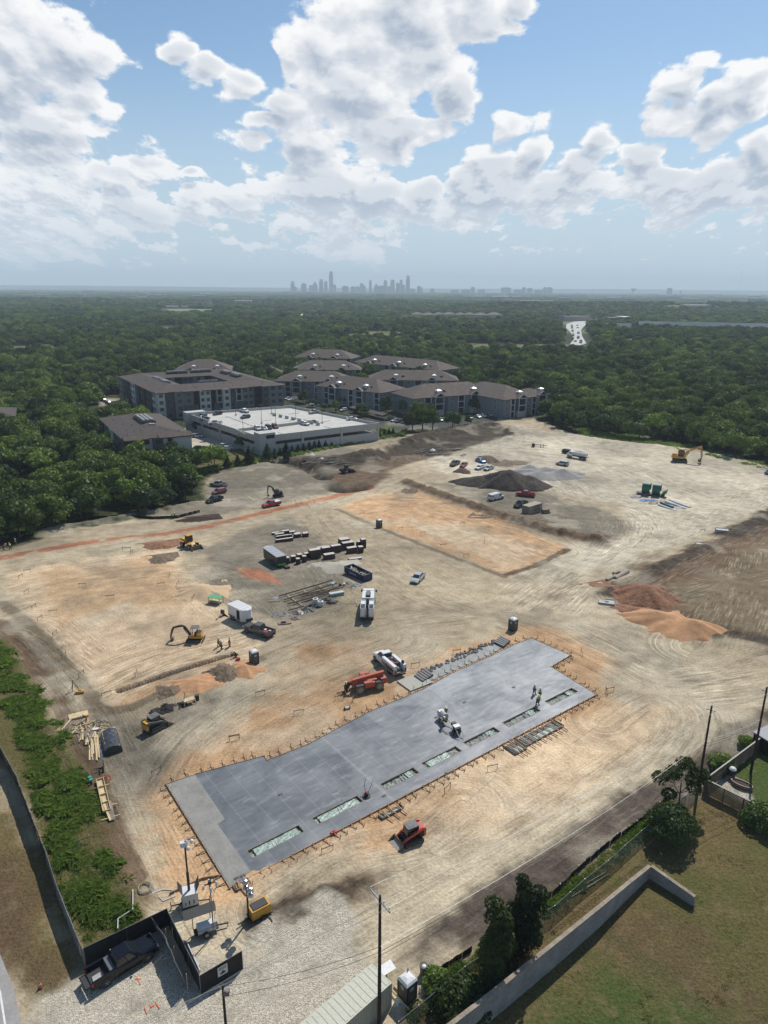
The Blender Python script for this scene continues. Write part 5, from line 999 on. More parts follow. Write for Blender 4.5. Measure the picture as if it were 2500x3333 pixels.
def service_truck():
 t = thing('service_truck', 'white service truck with red and black flame wrap and open toolbox bed beside the slab', 'service truck')
 def B(nm, mt, f): m = MB(); f(m); return m.build(nm, mt, t)
 m = MB(); hull(m, [(.35,.55,1.45,1.6,.9,1.02,.95), (1.4,.55,1.42,1.6,.9,1.02,.93), (2.6,.55,1.3,1.46,.9,1.02,.86), (3.4,.6,1.15,1.3,.85,.98,.78), (3.55,.7,1.0,1.1,.75,.9,.7)]); m.build('body', PW, t)
 cabin(t, PW, .4, 2.2, .55, 1.45, 1.58, 2.3, .93, .76, ()); common(t, 7.1, 2.1, 2.7, -1.7, .46, PW, 1.1)
 for s in (-1, 1):
  B('side_box', PW, lambda m: m.b2(-3.4, .3, s*.62, s*1.13, .75, 2.05 if s > 0 else 1.95))
  sg = 1.15*s
  B('flame_wrap', [BLK, PR], lambda m: ([m.prism([(-3.3+i*.55, .8), (-2.9+i*.55, 1.0), (-2.7+i*.5, 1.7-i*.03), (-3.0+i*.52, 1.35), (-3.25+i*.55, 1.6)], sg-.01, sg+.01, 'y') for i in range(6)], setattr(m, 'm', 1), [m.prism([(-3.05+i*.62, .85), (-2.7+i*.62, 1.3), (-2.85+i*.6, 1.75), (-2.95+i*.6, 1.3)], sg-.02, sg+.02, 'y') for i in range(6)]))
 B('bed_floor', STEEL, lambda m: (m.b2(-3.5, .3, -.62, .62, .8, .9), m.b2(-3.6, -3.42, -1.0, 1.0, .75, 1.0), m.b2(-2.2, -2.1, -.62, .62, .9, 1.9)))
 B('tool_rack', STEEL, lambda m: (m.b2(-2.05, -1.2, .35, .6, .9, 1.9), m.b2(-3.3, -2.3, .3, .6, .9, 1.8)))
 B('compressor', PR, lambda m: (m.tube([(-1.6, -.1, 1.3), (-.7, -.1, 1.3)], .28, 10), m.box((-.3, .1, 1.2), (.5, .6, .5)))); B('bed_rubbish', YEL2, lambda m: (m.ball((-.3, -.3, 1.6), .28, 8), m.box((-2.6, -.2, 1.1), (.6, .5, .4))))
 B('loose_tyre', TYRE, lambda m: m.wheel((-2.75, -.85, 2.1), .3, .22, 14))
 return pose(t, (1302, 2204), (1232, 2142), False)
def mixer_truck():
 t = thing('concrete_truck', 'white volumetric concrete truck seen from behind in the middle of the dirt yard', 'concrete truck')
 def B(nm, mt, f): m = MB(); f(m); return m.build(nm, mt, t)
 B('cab', PW, lambda m: (m.loft([[(3.2,-1.15,.9),(5.0,-1.15,.9),(5.0,1.15,.9),(3.2,1.15,.9)], [(3.2,-1.12,2.3),(4.9,-1.12,2.0),(4.9,1.12,2.0),(3.2,1.12,2.3)], [(3.25,-1.0,2.95),(4.2,-1.0,2.95),(4.2,1.0,2.95),(3.25,1.0,2.95)]]), m.box((5.3, 0, 1.3), (.7, 1.9, .9))))
 B('windows', CGL, lambda m: (m.box((4.56, 0, 2.5), (.1, 1.8, .6), ry=-.65), m.box((3.75, -1.1, 2.4), (.7, .06, .5)), m.box((3.75, 1.1, 2.4), (.7, .06, .5))))
 B('chassis', BKM, lambda m: m.box((.4, 0, .8), (9.2, .9, .3))); wheels(t, [(4.2, 1.0), (4.2, -1.0), (-1.6, .95), (-1.6, -.95), (-2.9, .95), (-2.9, -.95)], .52, .45)
 B('water_tank', WTNK, lambda m: (m.box((2.45, 0, 2.0), (1.2, 2.2, 1.9)), m.loft([[(1.8,-1.1,1.2),(-.2,-1.1,1.2),(-.2,1.1,1.2),(1.8,1.1,1.2)], [(1.8,-1.1,3.0),(-.2,-1.1,3.0),(-.2,1.1,3.0),(1.8,1.1,3.0)]])))
 B('hopper_chute', GRM, lambda m: (m.box((1.4, 0, 3.2), (2.2, .7, .3)), m.prism([(2.4,3.0),(.0,3.0),(-.6,2.2),(-.6,1.9)], -.45, .45, 'y')))
 for s in (-1, 1):
  B('aggregate_bin', PW, lambda m: (m.b2(-4.2, -.4, s*.32, s*1.2, 1.0, 1.15), m.b2(-4.2, -.4, s*1.14, s*1.2, 1.0, 2.75), m.b2(-4.2, -.4, s*.3, s*.36, 1.0, 2.75), m.b2(-.46, -.4, s*.3, s*1.2, 1.0, 2.75), m.b2(-4.2, -4.14, s*.3, s*1.2, 1.0, 2.75), m.b2(-2.3, -2.2, s*.3, s*1.2, 1.0, 2.72)))
  B('bin_contents', BKM if s else BKM, lambda m: (m.b2(-4.1, -2.3, s*.37, s*1.13, 1.16, 1.7),)); B('bin_cover', PW, lambda m: m.b2(-2.2, -.5, s*.37, s*1.13, 2.5, 2.6))
  B('tail_lamps', TAILL, lambda m: m.box((-4.3, s*.9, .95), (.08, .3, .14)))
 B('conveyor', BKM, lambda m: (m.box((-2.6, 0, 1.3), (3.4, .5, .4)), m.bar((-4.2, 0, 1.4), (-5.0, 0, 1.1), .45, .4)))
 for s in (-1, 1): B('mirror', BLK, lambda m: (m.box((4.3, s*1.4, 2.4), (.12, .25, .5)), m.bar((4.3, s*1.1, 2.3), (4.3, s*1.4, 2.3), .05)))
 return pose(t, (1194, 2026), (1201, 1962), False)
def water_truck():
 t = thing('water_truck', 'white water tank truck on the chalky ground at the top right of the site', 'water truck')
 def B(nm, mt, f): m = MB(); f(m); return m.build(nm, mt, t)
 B('cab', PW, lambda m: (m.box((2.6, 0, 1.7), (1.5, 2.3, 1.7)), m.loft([[(3.3,-.9,.8),(4.6,-.85,.8),(4.6,.85,.8),(3.3,.9,.8)], [(3.3,-.9,1.7),(4.5,-.75,1.5),(4.5,.75,1.5),(3.3,.9,1.7)]]))); B('windows', CGL, lambda m: (m.box((3.37, 0, 2.05), (.06, 2.0, .6)), m.box((2.7, -1.17, 2.05), (.8, .05, .5)), m.box((2.7, 1.17, 2.05), (.8, .05, .5))))
 B('tank', WTNK, lambda m: m.loft([[(x, 1.1*k*math.cos(a), 1.9+.85*k*math.sin(a)) for a in [2*PI*i/16 for i in range(16)]] for x, k in ((1.75,.93),(1.6,1),(-3.5,1),(-3.65,.93))])); B('hatch', STEEL, lambda m: (m.tube([(-1, 0, 2.7), (-1, 0, 2.95)], .3, 10), m.box((-1, 0, 2.78), (4.6, .5, .05))))
 B('chassis', BKM, lambda m: m.box((.2, 0, .85), (8.2, .9, .3))); wheels(t, [(3.5, 1.0), (3.5, -1.0), (-1.4, .95), (-1.4, -.95), (-2.7, .95), (-2.7, -.95)], .52, .4); B('spray_bar', YEL, lambda m: (m.box((-3.9, 0, .9), (.2, 2.3, .3)), m.box((.8, -1.0, 1.0), (.9, .3, .5))))
 return pose(t, (1905, 1497), (1856, 1488), False)
skid_steer('red compact track loader with dark roof and full bucket in front of the slab', RDM, GRM, RDM, (1366, 2724), (1296, 2752), True)
skid_steer('black and yellow compact track loader on dirt near the lumber pile', GRM, GRM, YEL, (486, 2382), (532, 2358))
excavator('small black and yellow excavator with canopy digging on the orange left pad', YEL, (662, 2084), (604, 2084), 1.0, True, ((.55,0,1.0),(1.7,0,2.7),(3.4,0,2.3),(3.9,0,.75)), boomm=BKM)
excavator('small dark excavator with closed cab beside the dirt track near the wood', BKM, (922, 1616), (884, 1618), 1.15, False, ((.55,0,1.0),(1.3,0,2.7),(2.3,0,3.1),(2.6,0,1.0)))
excavator('large yellow excavator with raised boom at the far right of the site', YEL, (2192, 1501), (2232, 1504), 2.1, False, ((.5,0,.9),(1.4,0,2.2),(3.3,0,2.9),(3.5,0,.9)), blade=False)
wheel_loader('yellow wheel loader with wide bucket beside the red dirt strip', YEL, (597, 1775), (640, 1790), 1.0)
wheel_loader('dark wheel loader driving on the track below the soil bank', BKM, (1111, 1540), (1146, 1536), .9)
telehandler(); service_truck(); mixer_truck(); water_truck()
light_tower('yellow', (845, 2985), R(35), 'yellow box light tower with four round silver lamps beside the slab corner')
light_tower('white', (620, 2945), R(20), 'white security trailer with tall black camera mast behind the gate screen')
light_tower('solar', (672, 3035), R(25), 'low security trailer with tilted black solar panel and thin mast of four cameras')

# ------------------------------------------------------------------ people
SKIN = mat('skin', (.28, .16, .10), .6, var=.05); LIME = mat('lime_vest', (.42, .62, .04), .8, var=.1); YVEST = mat('yellow_vest', (.52, .46, .03), .8, var=.1); OVEST = mat('orange_shirt', (.60, .12, .03), .8); JEAN = mat('dark_jeans', (.035, .04, .055), .9, var=.2); TANT = mat('tan_trousers', (.16, .12, .08), .9, var=.2); SHIRT = mat('dark_shirt', (.03, .035, .04), .9, var=.2); HELM = mat('white_helmet', (.62, .62, .60), .4); BOOT = mat('work_boot', (.05, .035, .025), .8); HAIR = mat('dark_hair', (.015, .012, .01), .8); EYE = mat('eye', (.02, .02, .02), .3); HELY = mat('yellow_helmet', (.6, .5, .05), .4); MAROON = mat('maroon_shirt', (.12, .03, .025), .9)
def skin_me(name, pts, edges, rad, root=0, sub=1):
 me = bpy.data.meshes.new('tmp'); me.from_pydata([tuple(p) for p in pts], edges, []); o = bpy.data.objects.new('tmp', me); COL.objects.link(o)
 md = o.modifiers.new('s', 'SKIN'); md.use_smooth_shade = True; sv = me.skin_vertices[0].data if me.skin_vertices else None
 if sv is None:
  bm = bmesh.new(); bm.from_mesh(me); bm.verts.layers.skin.verify(); bm.to_mesh(me); bm.free(); sv = me.skin_vertices[0].data
 for i, r in enumerate(rad): sv[i].radius = r if isinstance(r, tuple) else (r, r); sv[i].use_root = (i == root)
 s2 = o.modifiers.new('b', 'SUBSURF'); s2.levels = sub; s2.render_levels = sub
 dg = bpy.context.evaluated_depsgraph_get(); out = bpy.data.meshes.new_from_object(o.evaluated_get(dg)); out.name = name; bpy.data.objects.remove(o); bpy.data.meshes.remove(me)
 return out
def person(label, p, rz, vest=LIME, helm=HELM, legs=JEAN, top=SHIRT, bend=0.0, armf=(.15, .1), stance=.12, squat=0.0, loc=None, arm_out=0.0, group=None):
 "one body surface, clothing as shells over it; x is forward"
 q = squat; hipz = .93-.45*q; b = bend
 def up(h, x=0.0): return Vector((x+math.sin(b)*h-(.18*q), 0, hipz+math.cos(b)*h))
 S = [up(0), up(.22), up(.42), up(.50), up(.60, .01), up(.68, .02), up(.76, .01)]      # pelvis .. crown
 pts = list(S); rad = [(.18, .14), (.175, .14), (.20, .145), .06, .09, .105, .085]; ed = [(i, i+1) for i in range(6)]
 def add(par, ps, rs):
  for v, r in zip(ps, rs): pts.append(Vector(v)); rad.append(r); ed.append((par, len(pts)-1)); par = len(pts)-1
  return par
 for s in (-1, 1):
  st = stance*s; hip = up(0); kx = .38*q+.02
  add(0, [(hip.x, s*.10, hip.z-.06), (hip.x+kx+st*.5, s*.13, .50-.05*q), (-.05*q+st, s*.14, .10), (.13+st-.05*q, s*.15, .045)], [.115, .078, .055, .045])
  sh = up(.40)+Vector((0, s*.20, 0)); af = armf[0 if s < 0 else 1]; fx = math.sin(b+af*1.2); fz = -math.cos(b*.6+af*1.2)
  el = sh+Vector((.27*math.sin(af+b*.4), s*(.04+.1*arm_out), -.27*math.cos(af+b*.4))); wr = el+Vector((.25*math.sin(af*1.9+.25+b*.2), s*.0, -.25*math.cos(af*1.9+.25+b*.2)))
  h = wr+(wr-el).normalized()*.07; k = add(2, [sh, el, wr, h], [.068, .052, .036, .036]); d = (wr-el).normalized(); side = Vector((-d.z, 0, d.x))
  for f in range(4): o_ = side*(-.028+.018*f); base_ = h+o_*.8; L = (.07, .08, .076, .06)[f]; add(k, [base_+d*.03, base_+d*(.03+L*.5)+Vector((0, -s*.01, 0)), base_+d*(.03+L)+Vector((0, -s*.03, 0))], [.0095, .009, .008])
  add(k, [h+side*.035-d*.02, h+side*.05+d*.02+Vector((0, -s*.02, 0))], [.011, .009])
 T = thing('person', label, 'person', at(*p) if loc is None else loc, rz, group)
 me = skin_me('body', pts, ed, rad); me.materials.clear(); me.materials.append(SKIN); o = bpy.data.objects.new('body', me); COL.objects.link(o); o.parent = T
 def shell(nm, idx, grow, m):
  mp = {j: i for i, j in enumerate(idx)}; es = [(mp[a], mp[c]) for a, c in ed if a in mp and c in mp]; rr = [tuple(x+grow for x in (rad[j] if isinstance(rad[j], tuple) else (rad[j], rad[j]))) for j in idx]
  me = skin_me(nm, [pts[j] for j in idx], es, rr); me.materials.clear(); me.materials.append(m); o = bpy.data.objects.new(nm, me); COL.objects.link(o); o.parent = T
 n1 = 7; per = 4+4+12+2; l0 = n1; a0 = n1+4; l1 = n1+per; a1 = l1+4
 shell('trousers', [0, l0, l0+1, l0+2, l1, l1+1, l1+2], .016, legs); shell('shirt', [0, 1, 2, a0, a0+1, a1, a1+1], .014, top)
 if vest: shell('safety_vest', [0, 1, 2][0:3], .030, vest)
 for l in (l0, l1):
  m = MB(); v = pts[l+3]; m.box((v.x-.04, v.y, .055), (.29, .11, .11)); m.build('boot', BOOT, T)
 m = MB(); hd = S[5]; m.ball((hd.x, 0, hd.z), .10, 8, (1.05, .82, 1.2)); m.ball((hd.x+.105, 0, hd.z-.01), .022, 5)
 m.build('head', SKIN, T) if False else None
 f = MB(); f.ball((hd.x+.115, 0, hd.z-.015), .022, 5, (1, .7, 1.3)); f.build('nose', SKIN, T); e = MB()
 for s in (-1, 1): e.ball((hd.x+.100, s*.035, hd.z+.02), .012, 5)
 e.box((hd.x+.098, 0, hd.z-.06), (.02, .05, .008)); e.build('eyes_and_mouth', EYE, T); e = MB()
 for s in (-1, 1): e.ball((hd.x, s*.098, hd.z-.005), .025, 5, (.7, .5, 1.2))
 e.build('ears', SKIN, T)
 if helm:
  m = MB(); c = S[6]; m.loft([[(c.x+r*1.12*math.cos(2*PI*k/12)+(.03 if z < .03 else 0), r*math.sin(2*PI*k/12), c.z-.01+z) for k in range(12)] for r, z in ((.165, -.03), (.165, -.015), (.128, 0), (.12, .05), (.085, .09), (.02, .11))]); m.build('hard_hat', helm, T)
 else: m = MB(); c = S[6]; m.ball((c.x-.02, 0, c.z-.02), .105, 8, (1, .9, .8)); m.build('hair', HAIR, T)
 return T
PPL = [
 ('person in yellow vest and white hard hat, left of three on the orange pad', (712, 2105), -.2, dict(vest=YVEST)),
 ('person in yellow vest with one arm out, middle of three on the orange pad', (721, 2115), .4, dict(vest=YVEST, armf=(.1, .9))),
 ('person in brownish shirt with hands on hips, right of the three on the orange pad', (748, 2106), 3.4, dict(vest=None, helm=None, top=MAROON, legs=TANT, arm_out=1.5)),
 ('person in lime vest crouching at the end of the trench', (768, 2138), 3.6, dict(squat=1, bend=.6, armf=(.8, .8))),
 ('person in lime vest standing beside the big tyre of the orange forklift', (1126, 2252), 2.8, dict(armf=(.2, .6))),
 ('person in lime vest at the upper end of the silver power screed on the slab', (1449, 2338), -1.2, dict(bend=.15, armf=(.7, .7), top=JEAN)),
 ('person in yellow vest leaning at the screed machine on the slab', (1438, 2372), .3, dict(vest=YVEST, legs=TANT, bend=.35, armf=(.9, .9))),
 ('person in lime vest and white hat, farthest of the three standing on the slab', (1738, 2264), -.8, dict()),
 ('person with white hat standing between two others on the slab edge', (1757, 2276), 3.6, dict(vest=LIME, top=LIME)),
 ('person in lime shirt, nearest of the three on the slab, looking down into the pit', (1749, 2296), -1.2, dict(top=LIME, bend=.3, helm=HELY, armf=(.4, .4))),
 ('person in orange trousers and lime vest bending over the scrap lumber', (282, 2348), -2.2, dict(legs=OVEST, bend=1.1, armf=(.3, .3))),
 ('person in orange shirt bending beside the rubbish at the far left edge', (12, 1791), .5, dict(vest=OVEST, top=OVEST, bend=.8, armf=(.4, .4))),
 ('person in lime vest bending at the far left edge behind the orange one', (35, 1788), 2.5, dict(bend=.6, helm=mat('orange_helmet', (.6, .12, .03), .4))),
 ('person standing upright at the far left edge in a pale hat', (52, 1776), 2.0, dict(vest=YVEST)),
 ('person in lime vest by the black silt fence at the wood edge, left of two', (561, 1689), -1, dict()),
 ('person in pale clothes by the black silt fence at the wood edge, right of two', (569, 1687), -1, dict(top=YVEST)),
]
for lb, p, rz, kw in PPL:
 t = person(lb, p, rz, **kw)
 if 'slab' in lb: t.location.z += .16

# ------------------------------------------------------------------ the concrete slab
def slab_mat():
 m = bpy.data.materials.new('fresh_concrete'); m.use_nodes = True; N = NT(m.node_tree); b = m.node_tree.nodes['Principled BSDF']
 p = N.n('ShaderNodeTexCoord').outputs['Object']; sx = N.n('ShaderNodeSeparateXYZ', {0: p}).outputs
 n = N.noise(p, .16, 5, .6, .8); n2 = N.noise(N.v('MULTIPLY', p, (.35, 1.4, 1)), 1.0, 5, .65); n3 = N.noise(p, 5.0, 4, .6)
 c = N.mix(N.lin(N.m('ADD', N.m('MULTIPLY', n, .7), N.m('MULTIPLY', n2, .3)), .36, .64), (.048, .057, .072), (.165, .176, .188))
 c = N.mix(N.ss(sx[0], 15, 52), c, N.mix(1.0, c, (1.7, 1.66, 1.6), 'MULTIPLY'))
 c = N.mix(N.m('MULTIPLY', N.ss(n2, .56, .70), .35), c, (.33, .34, .34)); c = N.mix(N.m('MULTIPLY', N.ss(n3, .62, .72), .15), c, (.40, .40, .38))
 band = N.m('FRACT', N.m('DIVIDE', sx[0], 2.6)); c = N.mix(N.m('MULTIPLY', N.ss(N.m('ABSOLUTE', N.m('SUBTRACT', band, .5)), .46, .5), .22), c, (.30, .31, .33))
 j = N.m('ADD', N.m('MULTIPLY', .35, N.ss(N.m('ABSOLUTE', N.m('SUBTRACT', sx[0], 20.6)), .28, .03)), N.m('MULTIPLY', N.ss(N.m('ABSOLUTE', N.m('SUBTRACT', sx[0], 40)), .1, .03), .4)); c = N.mix(N.m('MULTIPLY', j, N.ss(n3, .3, .6)), c, (.33, .33, .32))
 N.t.links.new(c, b.inputs['Base Color']); N.t.links.new(N.lin(n2, .3, .7, .62, .42), b.inputs['Roughness']); return m
WOOD = mat('form_lumber', (.36, .22, .12), .85, var=.3, vs=2); WOODN = mat('new_lumber', (.50, .39, .22), .8, var=.2, vs=2); WOODG = mat('weathered_wood', (.19, .155, .12), .9, var=.3, vs=2); GREENP = mat('green_vapour_sheet', (.20, .27, .23), .5, var=.75, vs=4); PITM = mat('pit_rubble', (.20, .22, .19), .8, var=.7, vs=2.2, bump=.08, bs=5); CONL = mat('pale_concrete', (.215, .21, .19), .8, var=.14, vs=.5)
STAKE = mat('rusty_stake', (.13, .055, .03), .9, var=.2)
def slab():
 O = at(749, 2888); X = (at(1941, 2260)-O); X.z = 0; L = X.length; rz = math.atan2(X.y, X.x); ca, sa = math.cos(rz), math.sin(rz)
 def loc(px, py): v = at(px, py, .18)-O; return (v.x*ca+v.y*sa, -v.x*sa+v.y*ca)
 t = thing('building_slab', 'long dark grey fresh concrete slab with cut-outs along its near edge', 'concrete slab', (O.x, O.y, 0), rz)
 outer = [loc(*p) for p in ((749,2888),(1941,2260),(1793,2170),(1856,2132),(1730,2077),(1680,2096),(1600,2135),(1475,2190),(1375,2245),(1200,2318),(1000,2425),(870,2475),(855,2462),(642,2519),(542,2552))]
 # rows of openings, read off the photograph, in slab coordinates
 H = [[(799,2764),(965,2676),(987,2699),(816,2788)], [(1009,2655),(1158,2581),(1178,2604),(1027,2680)], [(1240,2554),(1350,2500),(1367,2516),(1257,2572)], [(1372,2484),(1485,2429),(1507,2445),(1392,2502)], [(1507,2416),(1610,2366),(1632,2383),(1530,2434)], [(1635,2353),(1740,2300),(1766,2315),(1659,2368)], [(1774,2284),(1864,2240),(1890,2254),(1800,2298)]]
 R_ = []
 for h in H:
  q = [loc(*p) for p in h]; R_.append((sum(sorted(p[0] for p in q)[:2])/2, sum(sorted(p[0] for p in q)[2:])/2, sum(sorted(p[1] for p in q)[:2])/2, sum(sorted(p[1] for p in q)[2:])/2))
 ya = sum(r[2] for r in R_)/7; yb = sum(r[3] for r in R_)/7; R_ = [(r[0], r[1], ya, yb) for r in R_]
 bm = bmesh.new()
 # split the outline into strips so that the openings are real holes
 def clip(poly, f):
  out = []
  for i in range(len(poly)):
   a, b = poly[i], poly[(i+1) % len(poly)]; fa, fb = f(a), f(b)
   if fa >= 0: out.append(a)
   if (fa > 0) != (fb > 0) and fa != fb: k = fa/(fa-fb); out.append((a[0]+(b[0]-a[0])*k, a[1]+(b[1]-a[1])*k))
  return out
 m = MB(); low = clip(outer, lambda p: ya-p[1]); mid = clip(clip(outer, lambda p: p[1]-ya), lambda p: yb-p[1]); top = clip(outer, lambda p: p[1]-yb)
 pieces = [low]
 xs = [-99]+[v for r in R_ for v in r[:2]]+[999]
 for i in range(0, len(xs), 2): pieces.append(clip(clip(mid, lambda p: p[0]-xs[i]), lambda p: xs[i+1]-p[0]))
 pieces.append(top)
 for q in pieces:
  if len(q) > 2: m.prism(q, -.25, .17)
 m.build('slab', slab_mat(), t)
 g = MB(); g.prism([loc(*p) for p in ((751,2885),(545,2554),(635,2521),(732,2666),(708,2682),(814,2834))], .12, .175); g.build('pale_strip', CONL, t)
 for i, r in enumerate(R_):
  m = MB(); nx, ny = 26, 6; rg = random.Random(i); vs = [(r[0]+(r[1]-r[0])*a/nx, r[2]+(r[3]-r[2])*b/ny, -.12+rg.uniform(-.07, .09)) for b in range(ny+1) for a in range(nx+1)]
  m.add(vs, [(b*(nx+1)+a, b*(nx+1)+a+1, (b+1)*(nx+1)+a+1, (b+1)*(nx+1)+a) for b in range(ny) for a in range(nx)]); o = m.build('pit_bed', PITM, t)
  e = MB(); w = .09
  for a in ((r[0]+w/2, r[0]-.001, 'v'), (r[1]-w/2, r[1]+.001, 'v'), (r[2]+w/2, 0, 'h'), (r[3]-w/2, 0, 'h')):
   if a[2] == 'v': e.box((a[0], (r[2]+r[3])/2, .02), (w, r[3]-r[2], .31))
   else: e.box(((r[0]+r[1])/2, a[0], .02), (r[1]-r[0]-2*w-.01, w, .31))
  e.build('pit_form', WOODG, t)
  s = MB(); ln = r[1]-r[0]
  for k in range(1):
   x0 = r[0]+ln*(.10 if i in (0, 1, 3) else .7); x1 = r[0]+ln*(.93 if i in (0, 1) else .7 if i == 3 else .86); vs = []
   for a in range(9):
    for b in range(5): vs.append((x0+(x1-x0)*a/8+rg.uniform(-.05, .05), r[2]+.15+(r[3]-r[2]-.3)*b/4, .0+rg.uniform(0, .09)))
   s.add(vs, [(a*5+b, a*5+b+1, (a+1)*5+b+1, (a+1)*5+b) for a in range(8) for b in range(4)])
  s.build('vapour_sheet', GREENP, t)
  p = MB(); xm = r[0]+ln*rg.uniform(.35, .6)
  for k in range(2): p.tube([(xm+k*.4, r[2]+.2, .06), (xm+k*.4+.15, r[3]-.2, .06)], .045, 5)
  p.build('drain_pipe', WTNK, t)
 pb = MB()
 for px, py in ((770,2858),(790,2850),(912,2586),(1512,2286),(1672,2237),(1420,2335),(1250,2590)):
  x, y = loc(px, py); pb.box((x, y, .2), (.5, .3, .07)); pb.tube([(x-.1, y, .2), (x-.1, y, .32)], .05, 6); pb.tube([(x+.15, y, .2), (x+.15, y, .3)], .05, 6)
 pb.build('pipe_stubs', GRM, t)
 # edge boards, stakes and kickers: each run of board is a part, the hundred and more braces are one part of kind stuff
 rg = random.Random(4); n = len(outer)
 for i in range(n):
  a = Vector((*outer[i], 0)); b = Vector((*outer[(i+1) % n], 0)); u = (b-a); l = u.length; u.normalize(); nn = Vector((u.y, -u.x, 0)); m = MB()
  z = lambda v, h: (v.x, v.y, h); m.bar(z(a+nn*.05-u*.3, .06), z(b+nn*.05+u*.2, .06), .06, .34); m.build('edge_board', WOOD if i in (0, 1, 2, 3, 13, 14) else WOODG, t)
  k = MB(); c = int(l/1.25)
  for j in range(c):
   q = a+u*(l*(j+.5)/c+rg.uniform(-.2, .2)); e = q+nn*(.95+rg.uniform(-.15, .3))+u*rg.uniform(-.25, .25)
   k.bar(z(q+nn*.12, .30), z(e, .04), .07, .09); k.bar(z(e, -.1), z(e+u*.03, .42+rg.uniform(0, .2)), .06, .06); k.bar(z(q+nn*.13, -.1), z(q+nn*.13, .45), .06, .06)
  if k.v: k.build('braces', WOODG if i % 3 else WOOD, t)['kind'] = 'stuff'
 return t, loc, R_
SL, SLOC, PITS = slab()
# trench forms along the far edge and the ladder-like kickers of the porch forms
def porch(label, A, B_, w, n):
 a = at(*A); b = at(*B_); rz = heading(a, b); L = (b-a).length; t = thing('porch_form', label, 'formwork', (a.x, a.y, 0), rz); m = MB(); m.b2(-.2, L, -w, -w+.06, 0, .3); m.b2(-.2, -.14, -w, 0, 0, .3); m.b2(L-.06, L, -w, 0, 0, .3); m.build('side_board', WOODG, t)
 for i in range(n): m = MB(); x = L*(i+.5)/n; m.bar((x, .2, .36), (x+.1, -w-1.0, .2), .1, .1); m.build('cross_board', WOOD, t)
 m = MB(); m.b2(0, L, -w+.1, -.1, -.1, .07); m.build('form_bed', mat('damp_base', (.115, .125, .12), .7, var=.4, vs=3, bump=.05), t)
 m = MB(); m.b2(L*.3, L*.8, -w+.15, -w*.5, .08, .12); m.build('vapour_sheet', GREENP, t)
porch('porch forms with many cross boards at the near side of the slab', (1680, 2408), (1800, 2345), 1.9, 7); porch('short form of loose boards against the near edge of the slab', (1640, 2430), (1675, 2412), 2.2, 3)
porch('small form at the near left corner of the slab with green sheet', (762, 2884), (806, 2862), .9, 2); porch('short form by the middle of the near slab edge with two long boards', (1235, 2655), (1300, 2620), .8, 3)
def far_strip():
 P = [at(*p) for p in ((1372,2200),(1395,2220),(1600,2130),(1650,2100),(1640,2085),(1480,2140))]; c = P[0]; t = thing('footing_strip', 'wet grey footing strip with dark clods along the far side of the slab', 'footing', (c.x, c.y, 0)); m = MB(); m.prism([(p.x-c.x, p.y-c.y) for p in P], .0, .07); m.build('grout', mat('wet_grout', (.19, .20, .19), .5, var=.3, vs=.8), t)
 m = MB(); rg = random.Random(2)
 for i in range(160): q = P[0].lerp(P[4], rg.random()); s = rg.uniform(.12, .35); m.ball((q.x-c.x+rg.uniform(-1, .3), q.y-c.y+rg.uniform(-.2, 1.2), .08), s, 5, (1, 1, .6))
 m.build('clods', mat('grey_clods', (.10, .10, .095), .9, var=.4, vs=2), t)['kind'] = 'stuff'
 t = thing('concrete_pad', 'small pale concrete pad at the far edge of the slab behind the service truck', 'concrete pad', at(1350, 2222), R(35)); m = MB(); m.box((0, 0, .1), (4.2, 3.4, .2)); m.build('pad', mat('old_pad', (.34, .33, .29), .9), t)
 t = thing('block_stack', 'neat rows of grey block beside the pad at the far slab edge', 'block stack', at(1385, 2205), R(35))
 for k in range(5): m = MB(); m.box((k*.55-1.2, .15*k, .25), (.38, 2.1, .3)); m.build('block_row', GRM, t)
 t = dup(t, at(1640, 2094), R(40), 'neat rows of grey block at the far right corner of the footing strip')
far_strip()
# stakes and batter boards about the pads
def batter(p, rz, w, label, group='batter boards about the pads', both=False):
 if not BAT:
  t = thing('batter_board', label, 'batter board', at(*p), rz, group); m = MB()
  for x in (-.9, .9): m = MB(); m.bar((x, 0, -.1), (x, 0, 1.1), .07, .05); m.build('stake', STAKE, t)
  m = MB(); m.bar((-1, .04, .85), (1, .04, .85), .03, .14); m.build('cross_board', WOODG, t); BAT.append(t)
 else: t = dup(BAT[0], at(*p), rz, label, scale=(.72*w/2, .72, .78))
 t['group'] = group
BAT = []; K = 900/1659
for x, y, r in ((760,265,.1),(790,280,1.6),(165,395,.2),(125,425,1.5),(160,520,1.4),(495,478,.2),(968,475,.3),(1015,425,1.6),(1068,470,1.5),(662,550,.3),(320,640,.3),(205,610,1.5),(240,680,1.4),(330,770,1.5),(1160,555,1.5),(490,1015,1.4),(818,1010,1.7),(640,1135,.6),(385,905,1.5)): batter((x*K, 1650+y*K), r, 2, 'rusty stakes with a cross board on the orange left pad', 'batter boards on the left pad')
for x, y, r in ((655,1158,.3),(740,1160,1.4),(1358,880,.3),(890,1060,.3),(410,1245,.3),(1110,960,.3),(25,1400,.3),(180,1130,.4)): batter((750+x*K, 1650+y*K), r, 2, 'rusty stakes with a cross board behind the far slab edge', 'batter boards behind the slab')
for x, y, r in ((1405,1395,.4),(940,220,.9),(505,640,.5),(475,690,.7)): batter((x*K, (1650 if y == 1395 else 2400)+y*K), r, 2, 'rusty stakes with a cross board left of the slab', 'batter boards left of the slab')
for x, y, r in ((1210,320,.9),(1480,195,.3),(490,690,.5),(1225,240,.2)): batter((800+x*K, 2400+y*K), r, 2, 'rusty stakes with a cross board in front of the near slab edge', 'batter boards in front of the slab')
